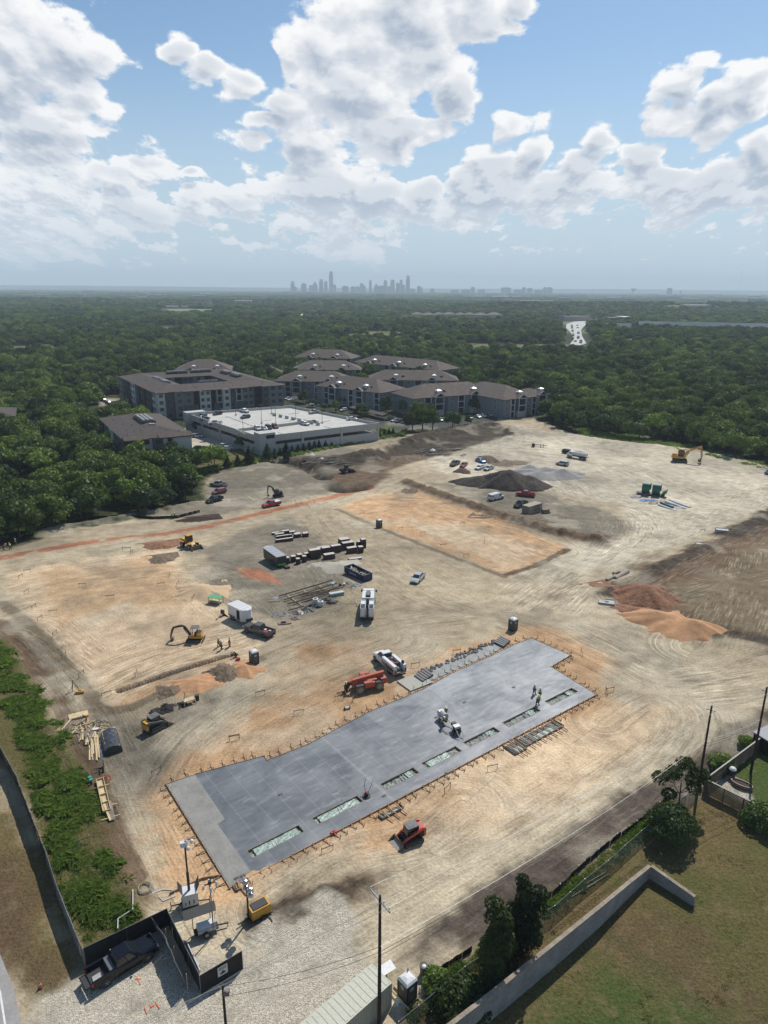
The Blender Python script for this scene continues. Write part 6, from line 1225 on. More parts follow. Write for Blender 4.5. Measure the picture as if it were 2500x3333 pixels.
for x, y, r in ((710,1110,.3),(1265,150,.3),(540,885,1.5),(690,1115,1.5)): batter((1600+x*K, 1650+y*K), r, 2, 'rusty stakes with a cross board near the right end of the slab', 'batter boards right of the slab')
for x, y, r in ((1020,140,.3),(1155,165,.3),(1275,240,.3),(1415,300,.3),(1390,110,.3),(1525,215,1.5),(790,50,.3)): batter((750+x*K, 1650+y*K), r, 2, 'rusty stakes with a cross board on the second orange pad', 'batter boards on the second pad')
# ------------------------------------------------------------------ portable toilets
def potty(p, rz, label, big=False):
 if not POT:
  t = thing('portable_toilet', label, 'portable toilet', at(*p), rz); g = mat('toilet_grey', (.045, .047, .05), .6, var=.08)
  m = MB(); m.box((0, 0, 1.08), (1.12, 1.12, 1.96)); m.build('cabin', g, t)
  m = MB(); [m.box((s*.5*(1 if a else 0)+0, s*.5*(0 if a else 1), 1.08), (.09 if a else 1.16, 1.16 if a else .09, 1.98)) for a in (0, 1) for s in (-1, 1)]; m.T = None
  m = MB()
  for sx in (-1, 1):
   for sy in (-1, 1): m.box((sx*.55, sy*.55, 1.08), (.1, .1, 2.0))
  m.box((0, 0, .1), (1.22, 1.22, .16)); m.build('corner_posts', g, t)
  m = MB(); m.box((0, -.575, 1.1), (.8, .04, 1.75)); m.build('door', mat('toilet_door', (.06, .062, .065), .6), t)
  m = MB(); m.loft([[(.6*k*c, .6*k*d, z) for c, d in ((-1,-1),(1,-1),(1,1),(-1,1))] for k, z in ((1.02, 2.04), (1.02, 2.12), (.8, 2.28), (.25, 2.4))]); m.build('roof', mat('translucent_roof', (.55, .56, .56), .5), t)
  m = MB(); m.box((0, -.6, 1.55), (.34, .01, .3)); m.box((-.568, .0, 1.55), (.01, .34, .3)); m.m = 1
  for k in range(3): m.box((-.09+.09*k, -.607, 1.55), (.05, .006, .16)); m.box((-.575, -.09+.09*k, 1.55), (.006, .05, .16))
  m.build('number_sign', [mat('white_sign', (.6, .6, .6), .6), BLK], t); m = MB(); m.tube([(.42, .42, 2.1), (.42, .42, 2.55)], .06, 6); m.build('vent_pipe', BLK, t); POT.append(t); return t
 return dup(POT[0], at(*p), rz, label)
POT = []
potty((1325, 3248), R(40), 'grey portable toilet with white roof beside the shipping container roof at the bottom'); potty((828, 2158), R(35), 'grey portable toilet by the end of the long trench')
potty((1669, 2050), R(40), 'grey portable toilet behind the far right corner of the slab'); potty((1234, 1717), R(38), 'grey portable toilet at the corner of the second orange pad')
# ------------------------------------------------------------------ shipping containers
def container(label, loc, rz, L, m1, lettering=None):
 t = thing('shipping_container', label, 'shipping container', loc, rz); m = MB(); m.box((0, 0, 1.3), (L-.16, 2.36, 2.5))
 n = int(L/.28)
 for i in range(n): x = -L/2+.22+(L-.44)*i/(n-1); m.box((x, 0, 1.32), (.12, 2.42, 2.3))
 m.build('side_panels', m1, t); m = MB()
 for x in (-L/2+.07, L/2-.07):
  for y in (-1.16, 1.16): m.box((x, y, 1.3), (.16, .16, 2.58))
 for y in (-1.17, 1.17):
  for z in (.08, 2.53): m.box((0, y, z), (L-.3, .12, .14))
 for x in (-L/2+.06, L/2-.06):
  for z in (.08, 2.53): m.box((x, 0, z), (.12, 2.2, .14))
 m.build('frame', m1, t); m = MB(); nn = int(L/.55); m.box((0, 0, 2.575), (L-.2, 2.25, .03))
 for i in range(nn): m.box((-L/2+.35+(L-.7)*i/(nn-1), 0, 2.60), (.30, 2.2, .035))
 m.build('roof', m1, t)
 m = MB()
 for y in (-.9, -.35, .35, .9): m.tube([(-L/2-.03, y, .2), (-L/2-.03, y, 2.4)], .03, 5)
 m.box((-L/2-.015, 0, 1.3), (.03, .03, 2.4)); m.build('door_bars', STEEL, t)
 if lettering: text(lettering[0], lettering[1], (lettering[2], -1.235, lettering[3]), t, mat('lettering_dark', (.09, .07, .06), .8), rot=(PI/2, 0, 0))
 return t
def text(s, size, loc, par, m, rot=(PI/2, 0, 0), name='lettering', ext=.006, bold=.01):
 c = bpy.data.curves.new(name, 'FONT'); c.body = s; c.size = size; c.extrude = ext; c.align_x = 'CENTER'; c.align_y = 'CENTER'; c.offset = bold; o = bpy.data.objects.new(name, c); COL.objects.link(o)
 dg = bpy.context.evaluated_depsgraph_get(); me = bpy.data.meshes.new_from_object(o.evaluated_get(dg)); bpy.data.objects.remove(o); me.materials.clear(); me.materials.append(m)
 o = bpy.data.objects.new(name, me); COL.objects.link(o); o.parent = par; o.location = loc; o.rotation_euler = rot; return o
a = atz(1050, 3270, 2.6); b = atz(1210, 3135, 2.6); c2 = atz(1252, 3205, 2.6); u = (b-a).normalized(); rz = math.atan2(u.y, u.x); a = b-u*12.2; cc = (a+b)/2+Vector((u.y, -u.x, 0))*1.22
container('long pale cream shipping container with ribbed roof cut by the bottom edge of the photo', (cc.x, cc.y, 0), rz, 12.2, mat('cream_container', (.42, .42, .34), .6, var=.08))
a = at(1716, 1678); b = at(1768, 1664); c_ = (a+b)/2; rz = heading(a, b); n_ = Vector((-math.sin(rz), math.cos(rz), 0)); c_ += n_*1.22
container('tan shipping container with dark lettering on the bank above the second pad', (c_.x, c_.y, -3.4 if False else float(base(c_.x, c_.y))), rz, 6.1, mat('tan_container', (.30, .27, .20), .7, var=.2), ('WTEEK\nRENTALS', .8, .6, 1.55))
# ------------------------------------------------------------------ trailers, dumpster
def box_trailer(label, A, B_, body, roofm, graphics=False, L=5.2):
 t = thing('enclosed_trailer', label, 'trailer'); W = 1.15
 m = MB(); m.prism([(-L/2, -W), (L/2-.3, -W), (L/2+.5, -.3), (L/2+.5, .3), (L/2-.3, W), (-L/2, W)], .5, 2.7); m.build('box', body, t)
 m = MB(); m.prism([(-L/2-.03, -W-.03), (L/2-.3, -W-.03), (L/2+.53, -.32), (L/2+.53, .32), (L/2-.3, W+.03), (-L/2-.03, W+.03)], 2.7, 2.76); m.m = 1
 for i in range(5): m.box((-L/2+.4+i*L/5.2, 0, 2.78), (.05, 2.2, .04))
 m.build('roof', [roofm, CHROME if graphics else roofm], t); m = MB(); m.bar((L/2+.4, 0, .5), (L/2+1.5, 0, .5), .1); m.box((L/2+.2, 0, .8), (.8, 1.2, .5)) if not graphics else None; m.tube([(L/2+1.2, 0, .5), (L/2+1.2, 0, 0)], .05, 5); m.build('drawbar', BKM, t)
 wheels(t, [(-.5, W-.02), (-.5, -W+.02), (-1.3, W-.02), (-1.3, -W+.02)], .36, .22); m = MB()
 for s in (-1, 1): m.box((-.9, s*(W+.06), .82), (1.8, .2, .06))
 m.build('fender', STEEL, t)
 if graphics:
  m = MB(); m.box((-L/2-.02, 0, 1.6), (.03, 2.0, 1.9)); m.m = 1; m.prism([(-.9,.7),(-.4,.55),(.3,.7),(.9,.75),(.9,1.15),(.2,1.0),(-.5,1.1),(-.9,1.0)], -L/2-.05, -L/2-.03, 'x'); m.m = 0; m.build('rear_door', [BKM, mat('green_graphic', (.10, .5, .04), .5)], t)
  m = MB(); m.box((-L/2-.9, -.7, .35), (1.3, 1.0, .6)); m.build('spare_box', BKM, t)
  for i in range(4): m = MB(); m.ball((-1.6+i*1.0, -W-.01, 1.5), .3, 8, (1, .04, 1.2)); m.build('side_graphic', mat('faint_graphic', (.10, .11, .05), .6), t)
 else:
  m = MB(); m.box((.9, -W-.015, 1.5), (.85, .03, 1.8)); m.build('side_door', SHADEIN, t); m = MB(); m.box((-L/2-1.0, 0, .3), (2.0, 2.0, .08), ry=.22); m.build('ramp_door', WOODN, t)
 return pose(t, A, B_, False)
box_trailer('small white enclosed trailer with rear ramp down behind the brown-grey pickup', (768, 2008), (800, 2024), PW, WTNK, L=4.4)
box_trailer('black enclosed trailer with silver roof and green graphic at the end of the crate row', (912, 1843), (878, 1822), mat('black_trailer', (.018, .02, .018), .5, coat=.4), mat('silver_roof', (.38, .39, .40), .4, .3), True, 7.2)
def dumpster():
 t = thing('dumpster', 'dark blue open-top roll-off dumpster full of pale scrap in the middle of the yard', 'dumpster'); NB = mat('navy_steel', (.012, .018, .075), .5, var=.15); L, W, H = 6.7, 2.3, 1.45; m = MB()
 for s in (-1, 1): m.b2(-L/2, L/2, s*W/2, s*(W/2-.07), .2, H); [m.box((-L/2+.3+i*.76, s*(W/2+.05), .85), (.12, .1, 1.1)) for i in range(9)]
 m.b2(-L/2, -L/2+.07, -W/2, W/2, .2, H); m.b2(L/2-.07, L/2, -W/2, W/2, .2, H); m.b2(-L/2, L/2, -W/2, W/2, .15, .25); m.build('box', NB, t)
 m = MB()
 for s in (-1, 1): m.b2(-L/2-.05, L/2+.05, s*(W/2+.06), s*(W/2-.08), H, H+.12)
 m.b2(-L/2-.05, -L/2+.1, -W/2, W/2, H, H+.12); m.b2(L/2-.1, L/2+.05, -W/2, W/2, H, H+.12); m.build('top_rail', NB, t); m = MB()
 for x in (-2.6, 2.6):
  for s in (-1, 1): m.wheel((x, s*.9, .14), .14, .2, 10)
 m.build('rollers', BKM, t); rg = random.Random(8); m = MB()
 for i in range(110): m.m = rg.choice([0, 0, 1, 2]); m.box((rg.uniform(-3, 3), rg.uniform(-.9, .9), rg.uniform(.7, 1.25)), (rg.uniform(.2, 1.1), rg.uniform(.06, .3), .06), rz=rg.uniform(0, 3), ry=rg.uniform(-.4, .4))
 m.box((0, 0, .55), (L-.3, W-.3, .3)); m.build('scrap', [mat('pale_scrap', (.42, .38, .31), .9), WOODG, GRM], t)['kind'] = 'stuff'
 text('VERDITTI', .62, (-.3, -W/2-.12, .82), t, mat('worn_white_letter', (.42, .43, .46), .7)); pose(t, (1131, 1861), (1202, 1893), False)
dumpster()
# ------------------------------------------------------------------ stacks and heaps
FORMM = mat('brown_form_panel', (.065, .040, .032), .8, var=.25, vs=3); FORMT = mat('pale_panel_top', (.46, .42, .39), .8, var=.2)
def stack(px, py, w, d, h, rz, label, layers=3, k=400/1659, o=(840, 1700), grp='stacks of brown form panels'):
 p = at(o[0]+px*k, o[1]+py*k); t = thing('panel_stack', label, 'panel stack', p, rz, grp); rg = random.Random(int(px+py))
 for i in range(layers):
  z = h*i/layers; m = MB(); m.m = 0; m.box((rg.uniform(-.05, .05), rg.uniform(-.05, .05), z+h/layers/2), (w, d, h/layers-.05), rz=rg.uniform(-.02, .02)); m.m = 1
  if i == layers-1: m.box((0, 0, z+h/layers-.01), (w*.98, d*.98, .03))
  for j in range(max(2, int(w/.6))): m.m = 0; m.box((-w/2+.1+j*(w-.2)/max(1, int(w/.6)-1 or 1) if int(w/.6) > 1 else 0, -d/2-.03, z+h/layers/2), (.08, .06, h/layers-.08))
  m.build('panel_bundle', [FORMM, FORMT], t)
 return t
D25 = R(25)
for x, y, w, d, h in ((395,550,1.0,1.1,1.4),(475,530,1.2,1.2,1.4),(540,560,1.0,1.0,1.3),(560,500,1.3,1.2,1.3),(625,530,1.0,1.0,1.4),(655,480,1.2,1.0,1.2),(765,480,3.0,1.4,2.1),(865,400,3.0,1.4,1.2),(915,420,2.4,1.4,1.6),(960,490,3.0,1.3,1.2),(1050,400,2.8,1.2,1.7),(1160,340,2.8,1.8,2.3),(1210,360,3.4,1.6,1.8),(1265,410,2.8,1.2,1.4),(1385,405,1.3,1.2,1.5),(1360,330,1.2,1.0,1.4),(1420,340,1.3,1.3,2.2)):
 stack(x, y, w*.84, d*.9, h, D25, 'stack of dark brown form panels with pale top in the row beside the black trailer')
for x, y, w, d, h in ((235,165,1.8,.7,.6),(290,185,2.4,.8,.7),(355,260,4.4,.6,.8),(350,215,4.2,.5,.8),(370,150,2.0,.8,.8),(530,200,1.6,1.3,1.0),(640,190,1.4,1.2,1.0),(460,150,1.6,1.0,.6)):
 stack(x, y, w, d, h, D25, 'stack of brown panels in the small group above the crate row', 2, grp='small group of brown panel stacks')
stack(1310, 500, 3.0, .9, .35, R(20), 'low stack of black steel forms below the right end of the crate row', 2, grp=None)
def heap(px, py, rad, h, m, label, cat='heap', sx=1.0, rz=.4, name='dirt_pile', rough=.18, seed=1, sc_=1.0, o=(0, 0), peaks=None):
 p = at(px, py); t = bpy.data.meshes.new(name); n = 46; vs = []; rg = np.random.default_rng(seed); gx, gy = np.meshgrid(np.linspace(-1.25, 1.25, n), np.linspace(-1.25, 1.25, n)); gx = gx.ravel(); gy = gy.ravel()
 pk = peaks or [(0, 0, 1, 1)]; z = np.full(gx.shape, -9.0)
 w = (fbm(gx+seed*3, gy, .55, 5, seed)-.5)*2; gr = np.hypot(gx, gy)+.01; ang = (fbm(gx/gr+seed*7, gy/gr, .55, 4, seed+2)-.5)*2
 for ax, ay, rr, hh in pk: z = np.maximum(z, hh*(1-np.hypot(gx-ax, gy-ay)/rr*(1+.30*w+.55*ang)))
 z = np.where(z > 0, z-.12*np.maximum(0, z-.75)*2, np.maximum(z*2, -.12)); z = z*h+rough*w*np.clip(z*3+.3, 0, 1)+rough*.6*(fbm(gx, gy, .12, 3, seed+5)-.5)*np.clip(z*4, 0, 1)
 vs = np.stack([gx*rad*sx, gy*rad, z], 1).tolist(); t.from_pydata(vs, [], [(j*n+i, j*n+i+1, (j+1)*n+i+1, (j+1)*n+i) for j in range(n-1) for i in range(n-1)]); t.polygons.foreach_set('use_smooth', [True]*len(t.polygons)); t.materials.append(m); t.update()
 ob = bpy.data.objects.new(name, t); COL.objects.link(ob); ob.location = (p.x, p.y, p.z-.02); ob.rotation_euler = (0, 0, rz); return tag(ob, label, cat)
MD = mat('dark_topsoil', (.045, .034, .026), .98, var=.35, vs=.8, bump=.25, bs=2.5); MB_ = mat('brown_clods', (.14, .10, .065), .98, var=.35, vs=1, bump=.2, bs=3); MO = mat('orange_sand', (.40, .215, .105), .98, var=.15, vs=.8, bump=.06, bs=3); MG = mat('grey_gravel', (.24, .23, .22), .95, var=.15, vs=1.5, bump=.04, bs=10); MT = mat('tan_sand', (.46, .33, .20), .98, var=.12, bump=.03, bs=6); MRB = mat('reddish_clods', (.20, .095, .05), .98, var=.3, vs=.9, bump=.22, bs=2.5)
heap(1642, 1580, 11, 6.2, MD, 'large dark topsoil mound above the white van', sx=1.35, rz=-.05, rough=.9, seed=3, peaks=[(.1, 0, .8, 1), (-.55, .1, .55, .55), (.5, -.1, .6, .7)])
heap(1590, 1500, 4.5, 2.4, MB_, 'brown soil heap right of the blue sedan', seed=5, rough=.4); heap(1660, 1508, 5, .7, MB_, 'low brown soil spread beside the heap near the blue sedan', sx=1.6, seed=6, rough=.3)
heap(1770, 1545, 9.5, 3.4, MG, 'grey gravel heaps with several peaks beside the dark soil mound', name='gravel_pile', sx=1.5, rz=-.2, seed=8, rough=.1, peaks=[(-.35, .35, .6, .8), (.05, .2, .6, .75), (.45, -.1, .55, .9), (-.1, -.35, .5, .6)])
heap(1505, 1535, 3.0, 1.6, mat('red_brush', (.13, .07, .055), .95, var=.5, vs=3, bump=.3), 'reddish brush heap in front of the maroon car', seed=9, rough=.9)
heap(660, 1930, 4.6, 1.7, MT, 'tan sand cone beside the green-topped table', name='sand_pile', seed=10, rough=.05); heap(520, 1778, 3.4, .9, MRB, 'small orange-brown soil heap left of the yellow wheel loader', sx=1.3, seed=11, rough=.3); heap(523, 1822, 3.4, 1.0, MB_, 'small dark soil heap below the orange-brown one near the wheel loader', seed=12, rough=.4)
heap(733, 2190, 2.7, 1.3, MB_, 'dark clod heap at the right end of the trench spoil', seed=13, rough=.5); heap(800, 2180, 2.6, .9, MO, 'orange sand heap beside the portable toilet', seed=14, rough=.08); heap(640, 2225, 2.4, .8, MO, 'orange spoil heap along the middle of the trench', sx=2.0, rz=.45, seed=15, rough=.25); heap(555, 2248, 2.0, .7, MB_, 'brown spoil heap near the left end of the trench', sx=1.2, seed=16, rough=.35)
heap(2190, 2035, 5.6, 2.3, MO, 'smooth orange sand heap at the right beside the dark field', name='sand_pile', sx=1.7, rz=-.5, seed=17, rough=.12, peaks=[(-.3, .1, .8, .9), (.35, -.1, .7, 1)]); heap(2105, 1945, 6.5, 3.0, MRB, 'rough reddish soil heap behind the manhole slab', sx=1.1, seed=18, rough=.6); heap(2010, 1925, 5, .9, MRB, 'low reddish soil spread left of the rough heap', sx=1.4, seed=19, rough=.3); heap(2080, 1995, 3.2, .8, MRB, 'small reddish clod ridge between the two heaps', sx=1.8, rz=-.5, seed=20, rough=.4)
heap(1108, 1852, 3.8, 1.3, mat('pale_limestone', (.36, .33, .27), .95, var=.12, bump=.04), 'pale crushed stone cone behind the blue dumpster', name='sand_pile', sx=1.2, seed=21, rough=.08); heap(1310, 1495, 5.5, 1.6, MB_, 'brown sandy heap at the foot of the soil bank', sx=1.5, seed=22, rough=.3); heap(1355, 1595, 4, 1.0, MB_, 'brown heap at the left end of the bank beside the second pad', sx=1.5, seed=24, rough=.5)
heap(640, 1692, 3.2, .9, mat('mulch', (.045, .022, .014), .98, var=.4, bump=.2), 'dark mulch heap beside the wood edge', sx=1.7, seed=23, rough=.4); heap(1690, 1690, 5, 1.2, MB_, 'brown spoil ridge below the tan container', sx=2.2, rz=-.45, seed=25, rough=.5); heap(1920, 1750, 3.2, 1.1, MB_, 'brown clod heap at the right corner of the second pad', sx=1.5, seed=26, rough=.6); heap(1270, 2600, .6, .12, WTNK, 'pale paper bag crumpled by the near slab edge', 'bag', name='paper_bag', seed=2, rough=.05)
# ------------------------------------------------------------------ timber, pipes, bags
def timber():
 rg = random.Random(11)
 def loose(label, px, py, n, L, spread, rz0, jit, m, grp, z=.06, nm='loose_plank', w=(.1, .22)):
  c = at(px, py)
  for i in range(n):
   b = MB(); l = L*rg.uniform(.5, 1.1); b.box((0, 0, 0), (l, rg.uniform(*w), .05)); o = b.build(nm, m if not isinstance(m, list) else rg.choice(m)); o.location = (c.x+rg.uniform(-1, 1)*spread, c.y+rg.uniform(-1, 1)*spread*.8, z+rg.uniform(0, .25)); o.rotation_euler = (0, rg.uniform(-.06, .06), rz0+rg.uniform(-jit, jit)); tag(o, label, 'plank', grp)
 loose('short plank end lying in the tangle of scrap lumber by the weeds', 292, 2370, 60, 1.3, 2.2, 1.0, 1.6, [WOODN, WOODN, WOODG], 'scrap lumber tangle', w=(.06, .14)); loose('plank lying loose left of the scrap lumber tangle', 225, 2378, 16, 3.0, 1.5, 1.2, .9, [WOODN, WOODG], 'planks left of the tangle')
 loose('long pale plank in the bundle below the scrap lumber', 306, 2440, 12, 5.2, .7, R(112), .06, WOODN, 'long pale planks', .1); loose('pale short board in the pile left of the black tarp', 285, 2400, 26, 2.6, 1.0, R(110), .25, [WOODN, WOODG], 'boards left of the tarp', .15)
 t = thing('plywood_stack', 'neat stack of plywood beside the bending person at the lumber area', 'plywood stack', at(256, 2332), R(28)); m = MB(); m.box((0, 0, .15), (2.5, 1.25, .3)); m.build('sheets', WOODN, t); m = MB(); m.box((-.8, 0, .02), (.1, 1.3, .1)); m.build('bearer', WOODG, t)
 for lb, p, L, w in (('long frame form of new lumber lying by the weeds left of the slab', (338, 2600), 6.2, .8), ('short pair of grey and tan boards on bearers below the long frame form', (358, 2652), 3.4, .9)):
  t = thing('wall_form', lb, 'form', at(*p)+Vector((0, 0, .35)), R(118))
  if L > 5:
   m = MB(); [m.box((0, s*w/2, .28), (L, .06, .3)) for s in (-1, 1)]; m.build('side_rail', WOODN, t); m = MB(); m.box((0, 0, .15), (L-.1, w-.1, .04)); m.build('panel', WOODN, t)
   for i in range(5): m = MB(); m.box((-L/2+.05+i*(L-.1)/4, 0, .3), (.06, w-.08, .2)); m.build('cross_rail', WOODN, t)
  else:
   for i in range(3): m = MB(); m.box((0, -.3+.28*i, .2), (L, .24, .06), rz=.05*i); m.build('board', [WOODG, WOODG, WOODN][i], t)
  for i in (-1, 1): m = MB(); m.box((i*L*.3, 0, .06), (.1, w*2.2, .1)); m.build('bearer', WOODN, t)
 t = thing('covered_lumber', 'lumber stack under a black plastic sheet at the lumber area', 'covered stack', at(362, 2420), R(118)); m = MB(); m.box((0, 0, .45), (4.6, 1.7, .9)); m.build('lumber', WOODN, t)
 m = MB(); rg2 = random.Random(5); n = 14
 m.loft([[(-2.4+4.3*i/n+rg2.uniform(-.05, .05), 1.08*math.cos(a)*(1+rg2.uniform(-.04, .04)), .05+1.12*max(0, math.sin(a))**.55+rg2.uniform(-.03, .03)) for a in [PI*k/12 for k in range(13)]] for i in range(n+1)]); m.build('plastic_sheet', mat('black_plastic_sheet', (.035, .038, .042), .28, var=.3, vs=4, bump=.05, bs=4), t)
 o = heap(332, 2430, 1.2, .35, mat('crumpled_plastic', (.10, .105, .12), .25, var=.8, vs=2.5, bump=.1, bs=4), 'crumpled black and grey plastic between the planks and the covered stack', 'plastic sheet', sx=2.2, rz=R(112), name='plastic_sheet', seed=31, rough=.25)
 t = thing('cooler', 'small red cooler with white lid beside the black plastic sheet', 'cooler', at(312, 2382), .3); m = MB(); m.box((0, 0, .22), (.7, .45, .4)); m.build('body', PR, t); m = MB(); m.box((0, 0, .46), (.74, .48, .1)); m.build('lid', WTNK, t)
 t = thing('pallet_forks', 'black fork attachment lying on the dirt below the long pale planks', 'fork attachment', at(338, 2505), R(200)); m = MB(); [m.box((0, s*.6, .5), (.1, .1, 1.0)) for s in (-1, 1)]; m.box((0, 0, .9), (.1, 1.4, .12)); m.box((0, 0, .2), (.1, 1.4, .12)); m.build('carriage', BKM, t)
 for s in (-1, 1): m = MB(); m.box((.9, s*.45, .06), (1.8, .14, .06)); m.build('fork', BKM, t)
 for i, (px, py, lb) in enumerate(((295, 2540, 'green hydrant stub at the weeds edge, farther of two'), (299, 2548, 'green hydrant stub at the weeds edge, nearer of two'))):
  t = thing('hydrant_stub', lb, 'hydrant', at(px, py+12)); m = MB(); m.tube([(0, 0, 0), (0, 0, .9)], .12, 8); m.build('pipe', BKM, t); m = MB(); m.tube([(0, 0, .85), (0, 0, 1.05)], .22, 10); m.build('cap', mat('teal_cap', (.03, .25, .19), .5), t)
 t = thing('work_table', 'plywood table with bright green top near the tan sand cone', 'table', at(703, 1962), R(-20)); m = MB(); m.box((0, 0, 1.3), (2.6, 1.5, .06)); m.build('table_top', mat('green_top', (.06, .30, .15), .7), t); m = MB(); m.box((0, 0, .35), (2.4, 1.3, .05)); m.build('shelf', WOODN, t)
 for x in (-1.2, 1.2):
  for y in (-.65, .65): m = MB(); m.box((x, y, .65), (.1, .1, 1.3)); m.build('leg', WOODN, t)
 t = thing('concrete_mixer', 'small dark blue portable mixer beside the tan sand and white trailer', 'mixer', at(725, 2004), .5); m = MB(); m.ball((0, 0, .8), .42, 10, (1, 1, 1.1)); m.build('drum', PGD, t); m = MB(); [m.bar((0, 0, .6), (x, y, 0), .06) for x, y in ((.5, .3), (-.5, .3), (0, -.5))]; m.box((.4, 0, .2), (.6, .5, .3)); m.build('frame', BKM, t)
 t = thing('bucket', 'white bucket beside the dark blue mixer', 'bucket', at(707, 2016)); m = MB(); m.tube([(0, 0, 0), (0, 0, .38)], .15, 10, r1=.19); m.build('body', WTNK, t); m = MB(); m.tube([(.2, 0, .3), (.0, 0, .5), (-.2, 0, .3)], .012, 4); m.build('handle', BLK, t)
 # steel bars on sleepers
 Kp = 400/1659; PT = lambda x, y: at(840+x*Kp, 1700+y*Kp)
 for i, (x0, y0, x1, y1, lb) in enumerate(((285,1020,1000,825,'top'),(350,1070,1060,860,'second'),(590,1030,1150,910,'third'),(480,1120,1100,905,'fourth'),(500,1110,960,970,'fifth'),(400,1130,760,1040,'sixth'),(560,1020,940,940,'seventh'),(410,1215,620,1160,'lowest'))):
  a = PT(x0, y0); b = PT(x1, y1); m = MB(); m.tube([(0, 0, 0), ((b-a).x, (b-a).y, 0)], .11 if i else .13, 6); o = m.build('steel_pipe', mat('rusty_pipe', (.055, .035, .028), .8, var=.3)); o.location = (a.x, a.y, .28+.1*(i > 2)); tag(o, 'long dark rusty pipe on wooden bearers, '+lb+' of the bundle left of the mixer truck', 'pipe', 'dark pipes on bearers')
 for i, (x0, y0, x1, y1) in enumerate(((360,975,590,1130),(620,940,700,990),(780,855,980,960),(1020,870,1020,830),(135,1075,300,1065))):
  a = PT(x0, y0); b = PT(x1, y1); m = MB(); m.bar((0, 0, 0), ((b-a).x, (b-a).y, 0), .12, .1); o = m.build('wooden_bearer', WOODN); o.location = (a.x, a.y, .08); tag(o, 'pale wooden bearer under the dark pipes left of the mixer truck', 'bearer', 'wooden bearers')
 for x, y, lb in ((775,1095,'left'),(845,1130,'right')):
  o = thing('bulk_bag', 'white bulk bag on the dark pipes, '+lb+' of two', 'bulk bag', PT(x, y)); m = MB(); m.loft([[(r*(1.15 if (k % 3) else 1)*math.cos(2*PI*k/12), r*(1.1 if (k % 3) else 1)*math.sin(2*PI*k/12), z) for k in range(12)] for r, z in ((.4,.0),(.52,.2),(.55,.7),(.5,1.0),(.42,1.05))]); m.build('bag', WTNK, o); m = MB(); m.ball((0, 0, 1.02), .36, 8, (1, 1, .25)); m.build('contents', MD, o)
 for i, (x, y, r_, h, mm, lb) in enumerate(((725,1150,.9,.8,BKM,'black plastic heap under the white bulk bags'),(670,1190,1.3,.7,BKM,'spread of black plastic below the white bulk bags'),(985,1090,1.1,.7,BKM,'crumpled black bag heap right of the white bulk bags'),(560,1220,1.2,.5,STEEL,'tangle of steel chairs and wire below the dark pipes'),(930,1040,1.0,.6,BKM,'black rolled felt in the dark pipe bundle'),(500,1300,.9,.4,WOODG,'brown rags on a board below the dark pipes'),(300,1250,1.3,.25,GRM,'flat pile of grey rubble left of the dark pipes'),(1315,865,1.2,.3,GRM,'grey wire tangle below the blue dumpster'),(1220,825,.8,.3,GRM,'coil of grey hose by the blue dumpster'),(745,590,1.5,.4,mat('pale_rubble', (.33, .3, .25), .95, var=.4), 'pale rubble patch below the crate row'))):
  heap(840+x*Kp, 1700+y*Kp, r_, h, mm, lb, 'heap', sx=1.3, seed=40+i, rough=.35, name='rubble_heap')
 for x, y, lb in ((1110,855,'black'),(1165,850,'white')): o = thing('bucket', lb+' bucket by the end of the dark pipes near the dumpster', 'bucket', PT(x, y)); m = MB(); m.tube([(0,0,0),(0,0,.45)], .25, 10, r1=.3); m.build('body', BKM if lb == 'black' else WTNK, o); m = MB(); m.tube([(.3,0,.4),(0,0,.62),(-.3,0,.4)], .015, 4); m.build('handle', BLK, o)
 t = thing('crate', 'bundle of teal and white packs at the right end of the dark pipes', 'bundle', PT(1060, 985), R(25)); m = MB(); m.box((0, 0, .35), (2.9, .9, .6)); m.m = 1; m.box((.3, -.46, .3), (2.2, .02, .35)); m.build('pack', [mat('pack_top', (.42, .43, .43), .5), mat('pack_side', (.08, .35, .33), .5)], t)
 t = thing('tray', 'low wooden tray with black items near the grey rubble', 'tray', PT(360, 1365), R(15)); m = MB(); m.box((0, 0, .1), (2.3, 1.0, .2)); m.build('tray', WOODG, t); m = MB(); m.box((-.2, 0, .3), (.8, .4, .25)); m.build('items', BKM, t)
 for x, y, lb in ((240, 1025, 'grey plastic sheet weighted at the left end of the dark pipes'), (1000, 825, 'grey plastic sheet at the right end of the top pipe')): heap(840+x*Kp, 1700+y*Kp, .9, .12, mat('grey_sheet', (.16, .19, .23), .4, var=.2), lb, 'plastic sheet', name='plastic_sheet', seed=int(x), rough=.1)
timber()
